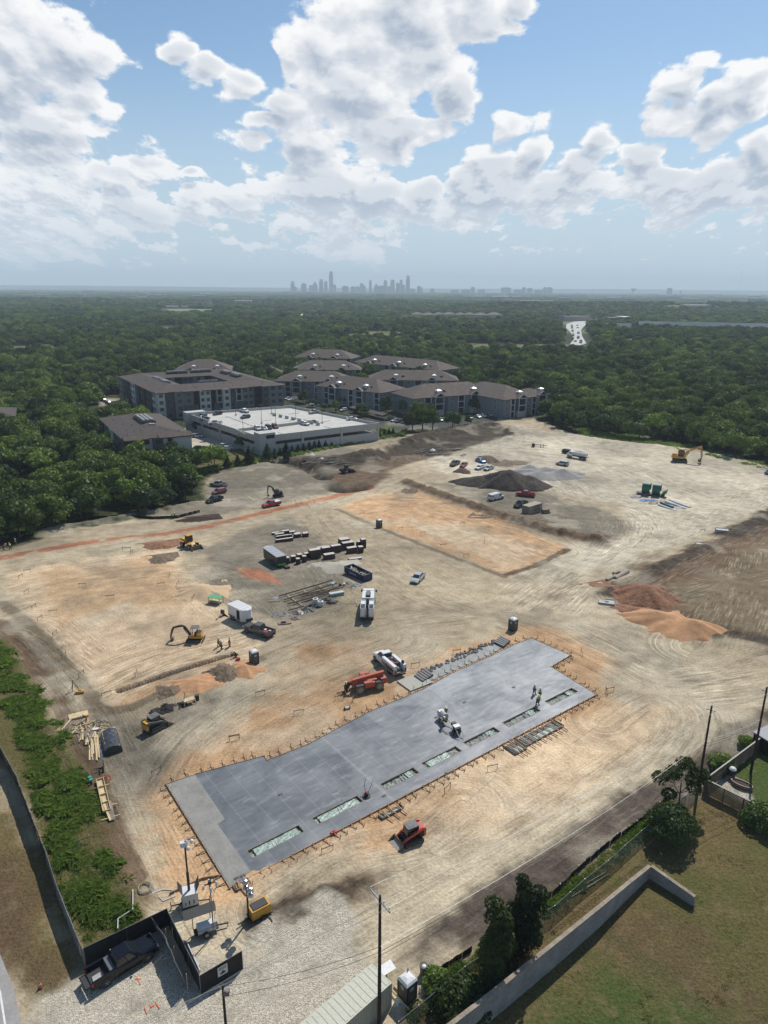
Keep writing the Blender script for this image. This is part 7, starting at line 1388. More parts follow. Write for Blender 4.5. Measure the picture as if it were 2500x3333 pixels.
def saws():
 t = thing('saw_table', 'wooden saw stand with a black bin beside the trench spoil', 'saw stand', at(616, 2290), .6); m = MB(); m.box((0, 0, .7), (1.6, .9, .08)); [m.bar((x, y, .7), (x*1.3, y*1.3, 0), .08) for x in (-.7, .7) for y in (-.4, .4)]; m.bar((-.6, .3, .7), (-.4, .3, 1.9), .1); m.build('stand', WOODN, t); m = MB(); m.tube([(1.3, .3, 0), (1.3, .3, .8)], .3, 10); m.build('bin', BKM, t)
 heap(533, 2306, 1.5, .6, mat('black_brush', (.03, .026, .024), .9, var=.5, bump=.2), 'dark brush heap above the black and yellow loader', 'heap', seed=51, rough=.6, name='brush_pile')
 for x, y in ((500,2318),(560,2300),(590,2296)): heap(x, y, .9, .3, MD, 'small dark clump in the line left of the saw stand', 'heap', seed=x, rough=.4, name='soil_clump')['group'] = 'dark clumps beside the saw stand'
 t = thing('tool_case', 'yellow tool case on the dirt left of the trench', 'case', at(261, 2255), .2); m = MB(); m.box((0, 0, .2), (1.2, .6, .36)); m.build('case', YEL, t); m = MB(); m.box((0, 0, .42), (.4, .06, .08)); m.build('handle', BLK, t)
 t = thing('tripod', 'black surveying tripod beside the yellow tool case', 'tripod', at(241, 2246)); [(lambda m: (m.bar((0, 0, 1.5), (x, y, 0), .06), m.build('leg', BKM, t)))(MB()) for x, y in ((.6, .2), (-.5, .4), (0, -.6))]; m = MB(); m.box((0, 0, 1.6), (.25, .2, .3)); m.build('instrument', YEL, t)
 # power screed on the slab
 t = thing('power_screed', 'silver walk-behind concrete machine with trailing pipes on the slab', 'concrete machine', at(1468, 2375, .17), R(-65)); m = MB(); m.tube([(-2.6, 0, 1.0), (-1.5, 0, 1.1)], .45, 10); m.box((-2.8, 0, .9), (.6, .8, .9)); m.build('tank', mat('machine_silver', (.42, .42, .42), .4, .5), t)
 m = MB(); m.tube([(-1.5, .2, .8), (-.4, .4, .35), (.6, .1, .3), (1.4, .3, .4)], .07, 6); m.tube([(-1.5, -.4, .7), (-.6, -1.1, .15), (.6, -1.0, .15), (1.2, -.3, .3)], .06, 6); m.build('hose', STEEL, t)
 m = MB(); m.box((1.0, .3, .7), (1.0, .7, .7)); m.box((.2, .3, .95), (.5, .6, .4)); m.build('engine', BKM, t); m = MB(); [m.bar((1.3, y, 1.0), (2.4, y, .3), .08) for y in (-.1, .6)]; m.box((.9, .3, 1.1), (.7, .9, .06)); m.build('frame', mat('machine_silver', (.4, .4, .4)), t); wheels(t, [(-2.2, .55), (-2.2, -.55), (1.0, .75), (1.0, -.2)], .3, .15)
 t = thing('power_trowel', 'black power trowel with two upright handles standing on the slab alone', 'power trowel', at(1193, 2592, .17), R(75)); m = MB(); m.tube([(0, 0, .05), (0, 0, .12)], .5, 16); m.build('guard_ring', BKM, t); m = MB(); m.box((0, 0, .35), (.45, .4, .4)); m.build('engine', BKM, t); m = MB(); m.box((0, .05, .6), (.3, .25, .12)); m.build('engine_top', PR, t)
 for s in (-1, 1): m = MB(); m.tube([(.1, s*.15, .5), (.5, s*.4, 1.1), (1.1, s*.45, 1.5)], .03, 5); m.build('handle', BLK, t)
 for p, lb, rz in (((1086, 2632-320), 'white cable reel on the dirt by the far slab edge', .4),): t = thing('cable_reel', lb, 'reel', at(1130, 2308), rz); m = MB(); m.tube([(-.35, 0, .2), (.35, 0, .2)], .18, 10); m.build('reel', WTNK, t); m = MB(); m.tube([(-.4, 0, .2), (-.34, 0, .2)], .26, 10); m.tube([(.34, 0, .2), (.4, 0, .2)], .26, 10); m.build('flange', BKM, t)
 for p, lb in (((1087, 2715), 'orange-red toolbox on the near edge boards of the slab'), ((775, 2149), 'red toolbox at the trench end')): t = thing('toolbox', lb, 'toolbox', at(*p), .4); m = MB(); m.box((0, 0, .25), (.7, .35, .3)); m.build('box', RDM, t); m = MB(); m.box((0, 0, .43), (.3, .05, .06)); m.build('handle', BLK, t)
saws()
# pipes, culverts and slabs at the right
def right_side():
 K2 = 440/1659; PT = lambda x, y: at(2060+x*K2, 1540+y*K2)
 t = thing('culvert_saddle', 'two big green half-round steel culvert sections on a black trailer', 'culvert sections', PT(215, 270), R(-28)); TG = mat('green_steel', (.02, .11, .08), .5, var=.2); m = MB(); m.box((0, 0, .6), (8.5, 2.4, .15)); [m.box((x, y, .3), (.2, .2, .6)) for x in (-3.6, -3.2, 3.6) for y in (-1, 1)]; m.build('trailer', BKM, t)
 for x, nm in ((-1.4, 0), (1.7, 1)):
  m = MB(); n = 20; R1, R0, w = 1.75, 1.6, 1.5; A = [PI*(-.18)+PI*1.55*k/n for k in range(n+1)]
  vs = []
  for a in A:
   for r, s in ((R1, -w), (R1, w), (R0, w), (R0, -w)): vs.append((x+s*.8, r*math.cos(a), 2.3+r*math.sin(a)))
  m.add(vs, [(k*4+j, k*4+(j+1) % 4, (k+1)*4+(j+1) % 4, (k+1)*4+j) for k in range(n) for j in range(4)]+[(0,1,2,3), (n*4+3, n*4+2, n*4+1, n*4)]); m.build('culvert_section', TG, t)
 m = MB(); m.prism([(3.2, .7), (4.8, 1.5), (4.9, 2.4), (3.6, 1.6)], -1.2, 1.2, 'y'); m.build('end_plate', TG, t)
 for i, (x0, y0, x1, y1, r, mm, lb) in enumerate(((445,345,700,425,.38,WTNK,'long white pipe, farthest in the stack'),(340,380,490,430,.42,TG,'dark green pipe, nearest in the stack'),(310,395,530,465,.3,WTNK,'white pipe under the green one'),(395,360,560,410,.36,WTNK,'white wrapped pipe bundle beside the green pipe'),(430,365,640,440,.36,WTNK,'second long white pipe in the stack'))):
  a = PT(x0, y0); b = PT(x1, y1); d = b-a; m = MB(); m.tube([(0, 0, r), (d.x, d.y, r)], r, 12); o = m.build('sewer_pipe', mm); o.location = (a.x, a.y, float(base(a.x, a.y))); tag(o, lb+' right of the culvert sections', 'pipe')
 for x, y, c, lb in ((140,340,(.03,.12,.35),'blue tarp bundle, left of two, below the culverts'),(235,340,(.03,.1,.3),'blue tarp bundle, right of two, below the culverts'),(250,375,(.18,.1,.05),'rust-coloured fittings below the blue tarp'),(560,430,(.3,.27,.22),'coil of grey cable at the end of the pipe stack'),(30,300,(.15,.14,.15),'grey folded liner left of the culverts')): heap(2060+x*K2, 1540+y*K2, 1.4, .6, mat('bundle%d' % int(x), c, .6, var=.3), lb, 'bundle', sx=1.4, seed=int(x), rough=.3, name='tarp_bundle')
 for px, py, lb, h in ((2048, 1704-0, 'tall grey box top half buried in the brown bank, upper of two', 1.1), (1600+1265*K, 1650+230*K, 'pale slab with two covers in the brown bank, lower of two', .3), (1600+690*K, 1650+577*K, 'pale square slab with round black hole in front of the red heap', .3)):
  if h > 1: px, py = 1600+1380*K, 1650+160*K
  t = thing('manhole_slab', lb, 'manhole', at(px, py), R(-18)); m = MB(); m.box((0, 0, h/2), (3.1, 2.3, h)); m.build('slab', mat('box_concrete', (.36, .36, .35), .8), t); m = MB(); [m.b2(-1.55, 1.55, y, y+.15, h, h+.12) for y in (-1.15, 1.0)]; [m.b2(x, x+.15, -1.0, 1.0, h, h+.12) for x in (-1.55, 1.4)]; m.build('rim', GRM, t)
  if h < 1: m = MB(); m.tube([(0, 0, h), (0, 0, h+.03)], .42, 16); m.build('cover', BKM, t)
 for i, (x0, y0, x1, y1) in enumerate(((740,440,815,400),(690,450,745,425),(730,410,765,400))):
  a = at(1600+x0*K, 1650+y0*K); b = at(1600+x1*K, 1650+y1*K); d = b-a; m = MB(); m.tube([(0, 0, .5), (d.x, d.y, .5)], .48 if i == 0 else .35, 12); o = m.build('concrete_pipe', mat('pipe_concrete', (.30, .26, .21), .9, var=.15)); o.location = (a.x, a.y, a.z-.1); tag(o, ['thick', 'short', 'half-hidden'][i]+' tan concrete pipe lying above the reddish soil heap', 'pipe')
 t = thing('roller_attachment', 'black compactor drum and frame standing on the chalky ground', 'attachment', at(1755, 1455), R(-10)); m = MB(); m.tube([(-2.4, -.8, .8), (-2.4, .8, .8)], .7, 12); m.build('drum', BKM, t); m = MB(); m.bar((-2.2, 0, 1.2), (3.0, 0, .7), .3, .2); [m.box((x, y, .6), (.2, .2, 1.2)) for x in (.6, 1.6) for y in (-.8, .8)]; m.build('frame', BKM, t)
 t = thing('hose_box', 'brown wooden box with black hose beside the tan container', 'box', at(1775, 1670), .3); m = MB(); m.box((0, 0, .6), (2, 1.2, 1.2)); m.build('box', WOODG, t); m = MB(); m.tube([(1.1+.5*math.cos(a), .5*math.sin(a), .1) for a in [k*.7 for k in range(9)]], .08, 5); m.build('hose', BLK, t)
 rg = random.Random(9)
 for px, py, n, sp, lb, g in ((1430, 1475, 26, 9, 'rusty beam in the litter at the foot of the dark soil bank', 'beams below the soil bank'), (1060, 1502, 34, 8, 'weathered timber lying on the dark terrace below the garage lawn', 'timbers on the dark terrace')):
  c = at(px, py)
  for i in range(n): m = MB(); m.box((0, 0, 0), (rg.uniform(2, 6.5), .3, .25)); o = m.build('timber', rg.choice([WOODG, GRM, FORMM])); x = c.x+rg.uniform(-1, 1)*sp; y = c.y+rg.uniform(-1, 1)*sp*.7; o.location = (x, y, float(base(x, y))+.25+rg.uniform(0, .3)); o.rotation_euler = (0, 0, R(25)+rg.uniform(-.4, .4)); tag(o, lb, 'timber', g)
 for px, py, lb in ((1015, 1480, 'white wrapped bundle on the dark terrace, left of two'), (1048, 1495, 'white wrapped bundle on the dark terrace, right of two'), (1408, 1466, 'white bag at the foot of the dark soil bank')): heap(px, py, 1.2, .9, WTNK, lb, 'bundle', seed=px, rough=.1, name='wrapped_bundle')
 t = thing('ladder', 'pale wooden ladder leaning into the cut at the dark terrace', 'ladder', at(1003, 1552), R(60)); m = MB(); [m.bar((0, s*.3, 0), (3.2, s*.3, 2.2), .1) for s in (-1, 1)]; m.build('rail', WOODN, t); [(lambda m: (m.bar((3.2*k/7, -.3, 2.2*k/7), (3.2*k/7, .3, 2.2*k/7), .08), m.build('rung', WOODN, t)))(MB()) for k in range(1, 7)]
 for x0, y0, x1, y1, lb in ((680,270,760,305,'long'),(640,255,665,258,'short'),(500,290,530,328,'steep'),(515,288,540,300,'small')):
  a = at(560+x0*.3617, 1520+y0*.3617); b = at(560+x1*.3617, 1520+y1*.3617); d = b-a; m = MB(); m.bar((0, 0, .1), (d.x, d.y, .1), .35, .06); o = m.build('plank', WOODN); o.location = a; tag(o, lb+' pale plank on the dirt between the parked pickups and the small excavator', 'plank')
 m = MB(); t = thing('orange_ring_frame', 'red wire frame lying beside the long frame form', 'frame', at(337, 2538)); [m.tube([(.9*math.cos(a)*k, .8*math.sin(a)*k, .05+.2*(k < 1)) for a in [2*PI*i/10 for i in range(11)]], .03, 4) for k in (1, .6)]; [m.bar((math.cos(a)*.9, math.sin(a)*.8, .05), (-math.cos(a)*.5, -math.sin(a)*.5, .25), .04) for a in (0, 1, 2, 3, 4, 5)]; m.build('wires', mat('red_wire', (.35, .05, .02), .7), t)
right_side()

# ------------------------------------------------------------------ fences, walls, poles at the edges
SCREEN = mat('black_mesh_screen', (.012, .012, .013), .85, var=.3, vs=1.5); SCREENG = mat('grey_banner', (.13, .135, .14), .8, var=.25, vs=1.2); TEAL = mat('teal_print', (.05, .22, .21), .8); CHAINM = mat('green_grey_mesh', (.12, .15, .13), .8, alpha=.38); SILT = mat('silt_fabric', (.008, .008, .008), .9)
def fence(name, label, pts, h, panel, post=WSTEEL, step=3.0, cat='fence', lean=0.0, wave=0.0, top=True, zt=None, lowbar=False, cap=None, thick=.03):
 W = [at(*p) if zt is None else atz(p[0], p[1], zt) for p in pts]
 for w in W: w.z = float(base(w.x, w.y))
 c = W[0]; t = thing(name, label, cat, c); L = [w-c for w in W]; S = []
 for a, b in zip(L[:-1], L[1:]):
  n = max(1, round((b-a).length/step)); S += [a.lerp(b, k/n) for k in range(n)]
 S.append(L[-1]); rg = random.Random(len(S)); m = MB()
 for a, b in zip(S[:-1], S[1:]):
  d = (b-a); nn = Vector((d.y, -d.x, 0)).normalized(); k = 5; pr = None
  for q in range(k):
   p0 = a.lerp(b, q/k)+nn*wave*rg.uniform(-1, 1); p1 = a.lerp(b, (q+1)/k)+nn*wave*rg.uniform(-.2, .2)
   z0 = .04; o = nn*thick/2; tp = Vector((0, 0, h))+nn*lean
   m.add([p0+o, p1+o, p1-o, p0-o, p0+o+tp, p1+o+tp, p1-o+tp, p0-o+tp], [(3,2,1,0),(4,5,6,7),(0,1,5,4),(1,2,6,5),(2,3,7,6),(3,0,4,7)])
 m.build('screen', panel, t)
 for s in S: m = MB(); m.tube([s+Vector((0, 0, -.2)), s+Vector((0, 0, h+.05))], .035, 5); m.build('post', post, t); 
 if top: m = MB(); m.tube([s+Vector((0, 0, h)) for s in S], .022, 5); m.build('top_rail', mat('dull_rail', (.16, .165, .165), .8), t)
 if cap: 
  for s in S: m = MB(); m.ball(s+Vector((0, 0, h+.1)), .09, 6); m.build('post_cap', cap, t)
 return t
fence('screen_fence', 'black mesh screen fence running down the left edge beside the weeds', [(-140,2230),(8,2470),(60,2565),(108,2690),(152,2805)], 1.9, SCREEN, wave=.05, lean=.1)
t = fence('banner_fence', 'grey printed banner fence continuing down to the gravel at the left', [(152,2805),(190,2925),(222,3010),(252,3085),(278,3146)], 1.9, SCREENG, wave=.05)
for k, (a, b) in enumerate((((205,2965),(222,3010)), ((222,3010),(243,3062)))): m = MB(); p = at(*a)-t.location; q = at(*b)-t.location; m.bar((p.x+.06, p.y, 1.25), (q.x+.06, q.y, 1.2), .12, .5); m.build('teal_lettering_band', TEAL, t)
fence('screen_fence', 'short black screen fence behind the black pickup', [(280,3143),(548,3012)], 2.0, SCREEN, wave=.04); fence('screen_fence', 'black screen fence panel from the corner down to the gate with the white sign', [(548,3012),(655,3232)], 2.0, SCREEN, wave=.05)
t = fence('gate_panel', 'black gate panel with white notice facing the gravel drive', [(655,3234),(791,3152)], 2.0, SCREEN, cat='gate', wave=.02)
a = at(655, 3234); b = at(791, 3152); rz = heading(a, b); s = MB(); s.T = Matrix.Rotation(rz, 4, 'Z'); s.box((2.0, -.09, 1.25), (.9, .03, 1.0)); s.m = 1; s.box((2.0, -.115, 1.0), (.5, .02, .16)); s.box((2.0, -.115, 1.12), (.2, .02, .2), ry=.7); [s.box((2.0, -.112, 1.42+.1*k), (.7, .01, .035)) for k in range(3)]; s.build('notice_sign', [WTNK, BLK], t)
fence('banner_fence', 'leaning grey banner screen with tan timber posts between pickup and gate', [(508,3030),(545,3078),(572,3135),(612,3226)], 1.9, SCREENG, post=WOODN, wave=.12, lean=.35, top=False)
fence('silt_fence', 'low black silt fence at the foot of the left wood', [(-60,1775),(60,1748),(160,1722),(240,1700),(330,1688),(420,1684),(500,1690),(580,1686),(650,1668)], .8, SILT, post=WOODG, wave=.2, top=False, step=3)
fence('silt_fence', 'low black silt fence beside the weeds on the brown strip at the right', [(1752,2948),(1822,2895),(1882,2835),(1947,2780),(2007,2731),(2072,2688),(2180,2596)], .6, SILT, post=WOODG, wave=.12, top=False, step=2.4, cap=WTNK)
fence('silt_fence', 'short low black silt fence behind the trash can at the bottom', [(1385,3208),(1430,3165),(1481,3130),(1535,3096)], .6, SILT, post=WOODG, wave=.08, top=False, step=2.4)
fence('silt_fence', 'low black silt fence below the small conical trees of the garage lawn', [(640,1535),(760,1512),(860,1495),(940,1478),(1100,1448)], .7, SILT, post=WOODG, wave=.15, top=False)
fence('chain_fence', 'long chain-link fence with grey-green mesh above the dry lawn', [(1298,3325),(1363,3273),(1433,3215),(1514,3146),(1640,3058),(1730,2991),(1806,2948),(1904,2861),(1980,2801),(2088,2704),(2190,2622),(2273,2557)], 1.7, CHAINM, zt=1.7, wave=.03, thick=.012)
fence('picket_fence', 'dark green metal fence at the right end of the garage lawn', [(1234,1402),(1330,1432)], 1.5, mat('green_fence', (.03, .06, .03), .7, alpha=.5), post=BKM, step=2)
def ribbon_wall(label, pts, th, m):
 W = [at(p[0], p[1]) for p in pts]; c = W[0]; t = thing('concrete_wall', label, 'wall', c); n = len(W)
 for i in range(n-1):
  a, b = W[i]-c, W[i+1]-c; d = (b-a).normalized(); nn = Vector((d.y, -d.x, 0))
  if i and False: pass
  ha, hb = pts[i][2], pts[i+1][2]; o = -nn*th; e = d*.004
  mb = MB(); A0, B0 = a+e, b-e; mb.add([A0, B0, B0+o, A0+o, A0+Vector((0,0,ha)), B0+Vector((0,0,hb)), B0+o+Vector((0,0,hb)), A0+o+Vector((0,0,ha))], [(0,1,5,4),(1,2,6,5),(2,3,7,6),(3,0,4,7),(4,5,6,7),(3,2,1,0)]); mb.build('wall_section', m, t)
  mb = MB(); z = Vector((0, 0, .04)); f = nn*.05; mb.add([A0+f+Vector((0,0,ha+.002)), B0+f+Vector((0,0,hb+.002)), B0+o-f+Vector((0,0,hb+.002)), A0+o-f+Vector((0,0,ha+.002)), A0+f+Vector((0,0,ha+.07)), B0+f+Vector((0,0,hb+.07)), B0+o-f+Vector((0,0,hb+.07)), A0+o-f+Vector((0,0,ha+.07))], [(0,1,5,4),(1,2,6,5),(2,3,7,6),(3,0,4,7),(4,5,6,7)]); mb.build('coping', mat('stained_coping', (.24, .20, .15), .9, var=.25, vs=1.5), t)
ribbon_wall('long grey concrete wall bending into a short leg across the dry lawn', [(1380,3500,3.0),(1600,3322,2.9),(1780,3170,2.8),(1953,3018,2.5),(2045,2925,1.9),(2113,2860,1.5),(2256,2951,1.1)], .27, mat('weathered_wall', (.24, .24, .23), .9, var=.2, vs=.8, bump=.02))
def slat_fence(label, p0, p1, h=1.9):
 a = atz(*p0, h); b = atz(*p1, h); rz = heading(a, b); L = (b-a).length; t = thing('wood_fence', label, 'fence', (a.x, a.y, 0), rz)
 for i in range(9): m = MB(); rg = random.Random(i); m.box((L/2, 0, .15+i*.2), (L, .03, .15), ry=rg.uniform(-.002, .002)); m.build('rail_board', mat('dark_old_board', (.07, .055, .042), .9, var=.3), t)
 for i in range(int(L/2.2)+1): m = MB(); m.box((min(L, i*2.2), .08, h/2), (.1, .1, h)); m.build('post', WOODG, t)
 m = MB(); m.box((L/2, .03, h+.03), (L, .16, .05)); m.build('cap_board', mat('pale_cap', (.36, .33, .28), .8), t)
slat_fence('weathered slat fence along the back of the green yard at the right edge', (2297, 2536), (2520, 2370)); slat_fence('weathered slat fence from the pole down to the bushes at the right edge', (2297, 2537), (2490, 2632))
POLEM = mat('creosote_pole', (.035, .024, .018), .9, var=.3, vs=2)
def pole(label, top, h, r=.17, arms=True, base_=None):
 p = atz(*top, h) if base_ is None else at(*base_); t = thing('utility_pole', label, 'utility pole', (p.x, p.y, 0)); m = MB(); m.tube([(0, 0, -.3), (0, 0, h)], r, 10, r1=r*.62); m.build('pole', POLEM, t); A = []
 if arms:
  rz = R(125)
  d = Vector((math.cos(rz), math.sin(rz), 0)); m = MB(); m.bar(d*-1.3+Vector((0, .12, h-.6)), d*1.3+Vector((0, .12, h-.6)), .1, .12); m.build('crossarm', mat('grey_crossarm', (.24, .27, .31), .7), t)
  for k in (-1.2, -.5, 1.2): q = d*k+Vector((0, .12, h-.45)); m = MB(); m.tube([q, q+Vector((0, 0, .22))], .05, 6); m.build('insulator', WTNK, t); A.append(Vector((p.x, p.y, 0))+q+Vector((0, 0, .22)))
 else: A = [Vector((p.x, p.y, h+.05)), Vector((p.x+.35, p.y-.2, h-.6)), Vector((p.x-.35, p.y+.25, h-.6))]
 if not arms:
  for q in A[1:]: m = MB(); m.bar(Vector((0, 0, h-.6)), q-Vector((p.x, p.y, 0)), .05); m.tube([q-Vector((p.x, p.y, .1)), q-Vector((p.x, p.y, -.05))], .06, 6); m.build('insulator', GRM, t)
 A += [Vector((p.x, p.y-.15, h*.64)), Vector((p.x, p.y-.15, h*.60)), Vector((p.x, p.y-.15, h*.57))]
 return A
WIRE = mat('aluminium_wire', (.33, .32, .30), .5, .2); WIRED = mat('black_cable', (.015, .015, .015), .7)
P1 = pole('tall dark utility pole with grey crossarm rising beside the container at the bottom', (1237, 2915), 13.4); P2 = pole('dark utility pole at the corner of the slatted fence right of the open tree', (2317, 2297), 12.2, arms=False); P3 = pole('dark utility pole cut by the right edge of the photo', (2497, 2236), 12.0, arms=False)
P0 = pole('dark pole rising from the bottom edge near the gate panel', (724, 3202), 9.0, .14, arms=False)
m = MB(); m.box((.25, 0, 8.2), (.4, .3, .5)); t = [o for o in COL.objects if o.get('label', '').startswith('dark pole rising')][0]; m.build('cable_box', STEEL, t)
def wire(a, b, sag, m, label, r=.014):
 mb = MB(); n = 22; mb.tube([a.lerp(b, k/n)-a-Vector((0, 0, sag*4*(k/n)*(1-k/n))) for k in range(n+1)], r, 4, caps=False); o = mb.build('power_line' if m is WIRE else 'cable', m); o.location = a; return tag(o, label, 'power line' if m is WIRE else 'cable')
ord3 = ['left', 'middle', 'right']
far_ = [v+(v-u)*.6 for u, v in zip(P2, P3)]; PL = [atz(-150, 3560, 12), atz(-150, 3600, 12), atz(-150, 3700, 12)]
for i in range(3):
 wire(P1[i], P2[i], 1.0, WIRE, 'pale power line over the haul road, %s of three between the two tall poles' % ord3[i]); wire(P2[i], P3[i], .3, WIRE, 'pale power line, %s of three between the corner pole and the edge pole' % ord3[i]); wire(P1[i], PL[i], .6, WIRE, 'pale power line over the white gravel towards the bottom left, %s of three' % ord3[i])
for i in range(3, 6):
 wire(P1[i], P2[i], 1.1, WIRE if i == 3 else WIRED, '%s low cable between the two tall poles over the brown strip' % ['pale', 'black', 'lower black'][i-3], .02); wire(P2[i], P3[i], .3, WIRE if i == 3 else WIRED, '%s low cable between the corner pole and the edge pole' % ['pale', 'black', 'lower black'][i-3], .02)
for i in range(3, 5): wire(P1[i], P0[i-3]+Vector((0, 0, -.3)), .5, WIRED, '%s black cable from the tall pole to the short pole by the gate' % ['upper', 'lower'][i-3], .015)
# road, marks, small things
def sheet(name, label, pts, z, m, kind='structure', px=True):
 W = [at(*p) for p in pts]; mb = MB(); mb.add([(w.x, w.y, w.z+z) for w in W]+[(w.x, w.y, w.z+z-.15) for w in W], [tuple(range(len(W)))]+[(i, (i+1) % len(W), len(W)+(i+1) % len(W), len(W)+i) for i in range(len(W))]); o = mb.build(name, m); o['kind'] = kind
 if label and kind != 'structure': tag(o, label, name.replace('_', ' '), kind=None); del o['kind']
 return o
sheet('road', None, [(-500,2700),(-120,2950),(0,3105),(42,3210),(72,3333),(90,3520),(-500,3800)], .05, mat('old_asphalt', (.27, .255, .245), .9, var=.12, vs=.6, bump=.01)); sheet('road_line', None, [(-40,3120),(-34,3118),(4,3230),(22,3345),(15,3345),(-3,3232)], .058, mat('road_paint', (.6, .6, .58), .7))
OP = mat('orange_marking', (.62, .14, .05), .8, var=.3, vs=6)
for i, (a, b, w, lb) in enumerate((((446,3186),(458,3205),.06,'orange paint stroke on the gravel, farthest, pointing at the pickup'),((470,3278),(478,3300),.06,'orange paint stroke on the gravel, leftmost of the nearest three'),((490,3278),(502,3270),.16,'orange paint blot on the gravel, middle of the nearest three'),((505,3260),(520,3283),.06,'orange paint stroke on the gravel, rightmost of the nearest three'),((440,3187),(456,3187),.12,'orange paint head of the farthest stroke'))):
 a = at(*a); b = at(*b); m = MB(); m.bar((0, 0, .03), ((b-a).x, (b-a).y, .03), w, .02); o = m.build('paint_mark', OP); o.location = a; tag(o, lb, 'paint mark')
t = thing('traffic_cone', 'orange traffic cone at the left corner of the gravel beside the road', 'traffic cone', at(133, 3215)); m = MB(); m.box((0, 0, .03), (.38, .38, .05)); m.build('base', BLK, t); m = MB(); m.tube([(0, 0, .05), (0, 0, .72)], .15, 10, r1=.03); m.build('cone', mat('cone_orange', (.6, .10, .02), .6), t); m = MB(); m.tube([(0, 0, .36), (0, 0, .5)], .105, 10, r1=.08); m.build('white_band', WTNK, t)
t = thing('trash_can', 'grey trash can with black liner beside the white-roofed portable toilet', 'trash can', at(1378, 3170)); m = MB(); m.tube([(0, 0, 0), (0, 0, .95)], .29, 14, r1=.34); m.build('body', mat('can_grey', (.16, .16, .17), .6), t); m = MB(); m.tube([(0, 0, .9), (0, 0, 1.0)], .37, 14); m.build('rim', BLK, t); m = MB(); m.ball((.05, -.05, .98), .2, 8, (1, 1, .3)); m.build('rubbish', WTNK, t)
for x, y, r_, h, mm, lb in ((1405,3178,.4,.3,WTNK,'pale sandbag against the silt fence, right of two'),(1397,3185,.4,.35,mat('sandbag', (.3, .26, .2), .9),'pale sandbag against the silt fence, left of two')): heap(x, y, r_, h, mm, lb, 'sandbag', seed=x, rough=.05, name='sandbag')
t = thing('board_frame', 'wooden frame and grey lumpy sack at the foot of the portable toilet', 'lumber', at(1302, 3262), R(130)); m = MB(); m.box((0, 0, .3), (2.3, .05, .22)); m.box((.2, -.5, .12), (2.3, .05, .2)); m.build('board', WOODN, t); m = MB(); m.box((0, -1.1, .15), (1.6, .7, .06)); m.build('panel', WOODG, t)
heap(1312, 3258, .6, .35, mat('white_green_sack', (.35, .42, .42), .7, var=.7, vs=7), 'white and green patterned sack at the foot of the portable toilet', 'sack', name='sack', seed=61, rough=.1); t = thing('white_board', 'white board leaning behind the tall pole at the container corner', 'board', at(1258, 3185), .6); m = MB(); m.box((0, 0, 1.2), (1.4, .9, .05), rx=.15); m.build('board', WTNK, t); m = MB(); m.box((0, 0, .6), (.1, .1, 1.2)); m.build('stand', WOODG, t)
m = MB(); W = [at(*p) for p in ((434,2908),(434,2972),(386,3004),(385,3036))]; z = Vector((0, 0, .5)); m.tube([w-W[0]+z for w in W], .05, 6); o = m.build('plastic_pipe', WTNK); o.location = W[0]; tag(o, 'thin white plastic pipe bent along the weeds above the pickup', 'pipe')
m = MB(); m.tube([(.9*math.cos(a*.6)*(1-.01*a), .7*math.sin(a*.6), .05+.012*a) for a in range(40)], .04, 5); o = m.build('hose_coil', mat('pale_hose', (.26, .24, .18), .7)); o.location = at(472, 2899); tag(o, 'coil of pale hose at the corner of the weeds', 'hose'); m = MB(); m.tube([(0, 0, .05), (1.2, .6, .05), (2.4, .5, .05), (2.6, -.2, .05), (1.6, -.8, .05), (1.0, -.2, .05)], .06, 5); o = m.build('hose', WTNK); o.location = at(485, 2912); tag(o, 'white looped hose right of the coil by the camera trailer', 'hose')
m = MB(); W = [at(*p) for p in ((552, 2912), (660, 2862), (722, 2852))]; m.bar((0, 0, .15), (W[1]-W[0]).to_tuple()[:2]+(.15,), .08, .25); m.bar((W[1]-W[0]).to_tuple()[:2]+(.15,), (W[2]-W[0]).to_tuple()[:2]+(.15,), .08, .25); o = m.build('edge_plank', WOOD); o.location = W[0]; tag(o, 'long brown plank on edge behind the camera trailers', 'plank')
for i, (x, y, L) in enumerate(((1905, 2895, 3.6), (1880, 2912, 3.0), (1925, 2870, 2.4))): m = MB(); m.tube([(0, 0, .1), (L, L*.62, .1)], .06, 5); o = m.build('fallen_branch', mat('dry_branch', (.30, .26, .2), .9)); o.location = at(x-20, y+10); tag(o, ['longest', 'middle', 'shortest'][i]+' dry branch lying under the chain-link fence', 'branch')
for i, (x0, y0, x1, y1) in enumerate(((598, 3065, 640, 3130), (604, 3070, 648, 3148), (610, 3078, 652, 3165))): a = at(x0, y0); b = at(x1, y1); m = MB(); m.tube([(0, 0, .15+.1*i), ((b-a).x, (b-a).y, .15)], .08, 6); o = m.build('steel_post', WSTEEL); o.location = a; tag(o, ['left', 'middle', 'right'][i]+' steel post lying behind the black screen panel', 'post')
t = thing('garden_shed', 'black box shed with grey lid in the green yard at the right edge', 'shed', atz(2490, 2440, 0), R(30)); m = MB(); m.box((0.6, 0, 1.0), (3.0, 2.6, 2.0)); m.build('walls', BLK, t); m = MB(); m.box((.6, 0, 2.08), (3.2, 2.8, .14), rx=.05); m.build('lid', mat('grey_lid2', (.2, .21, .23), .6), t)
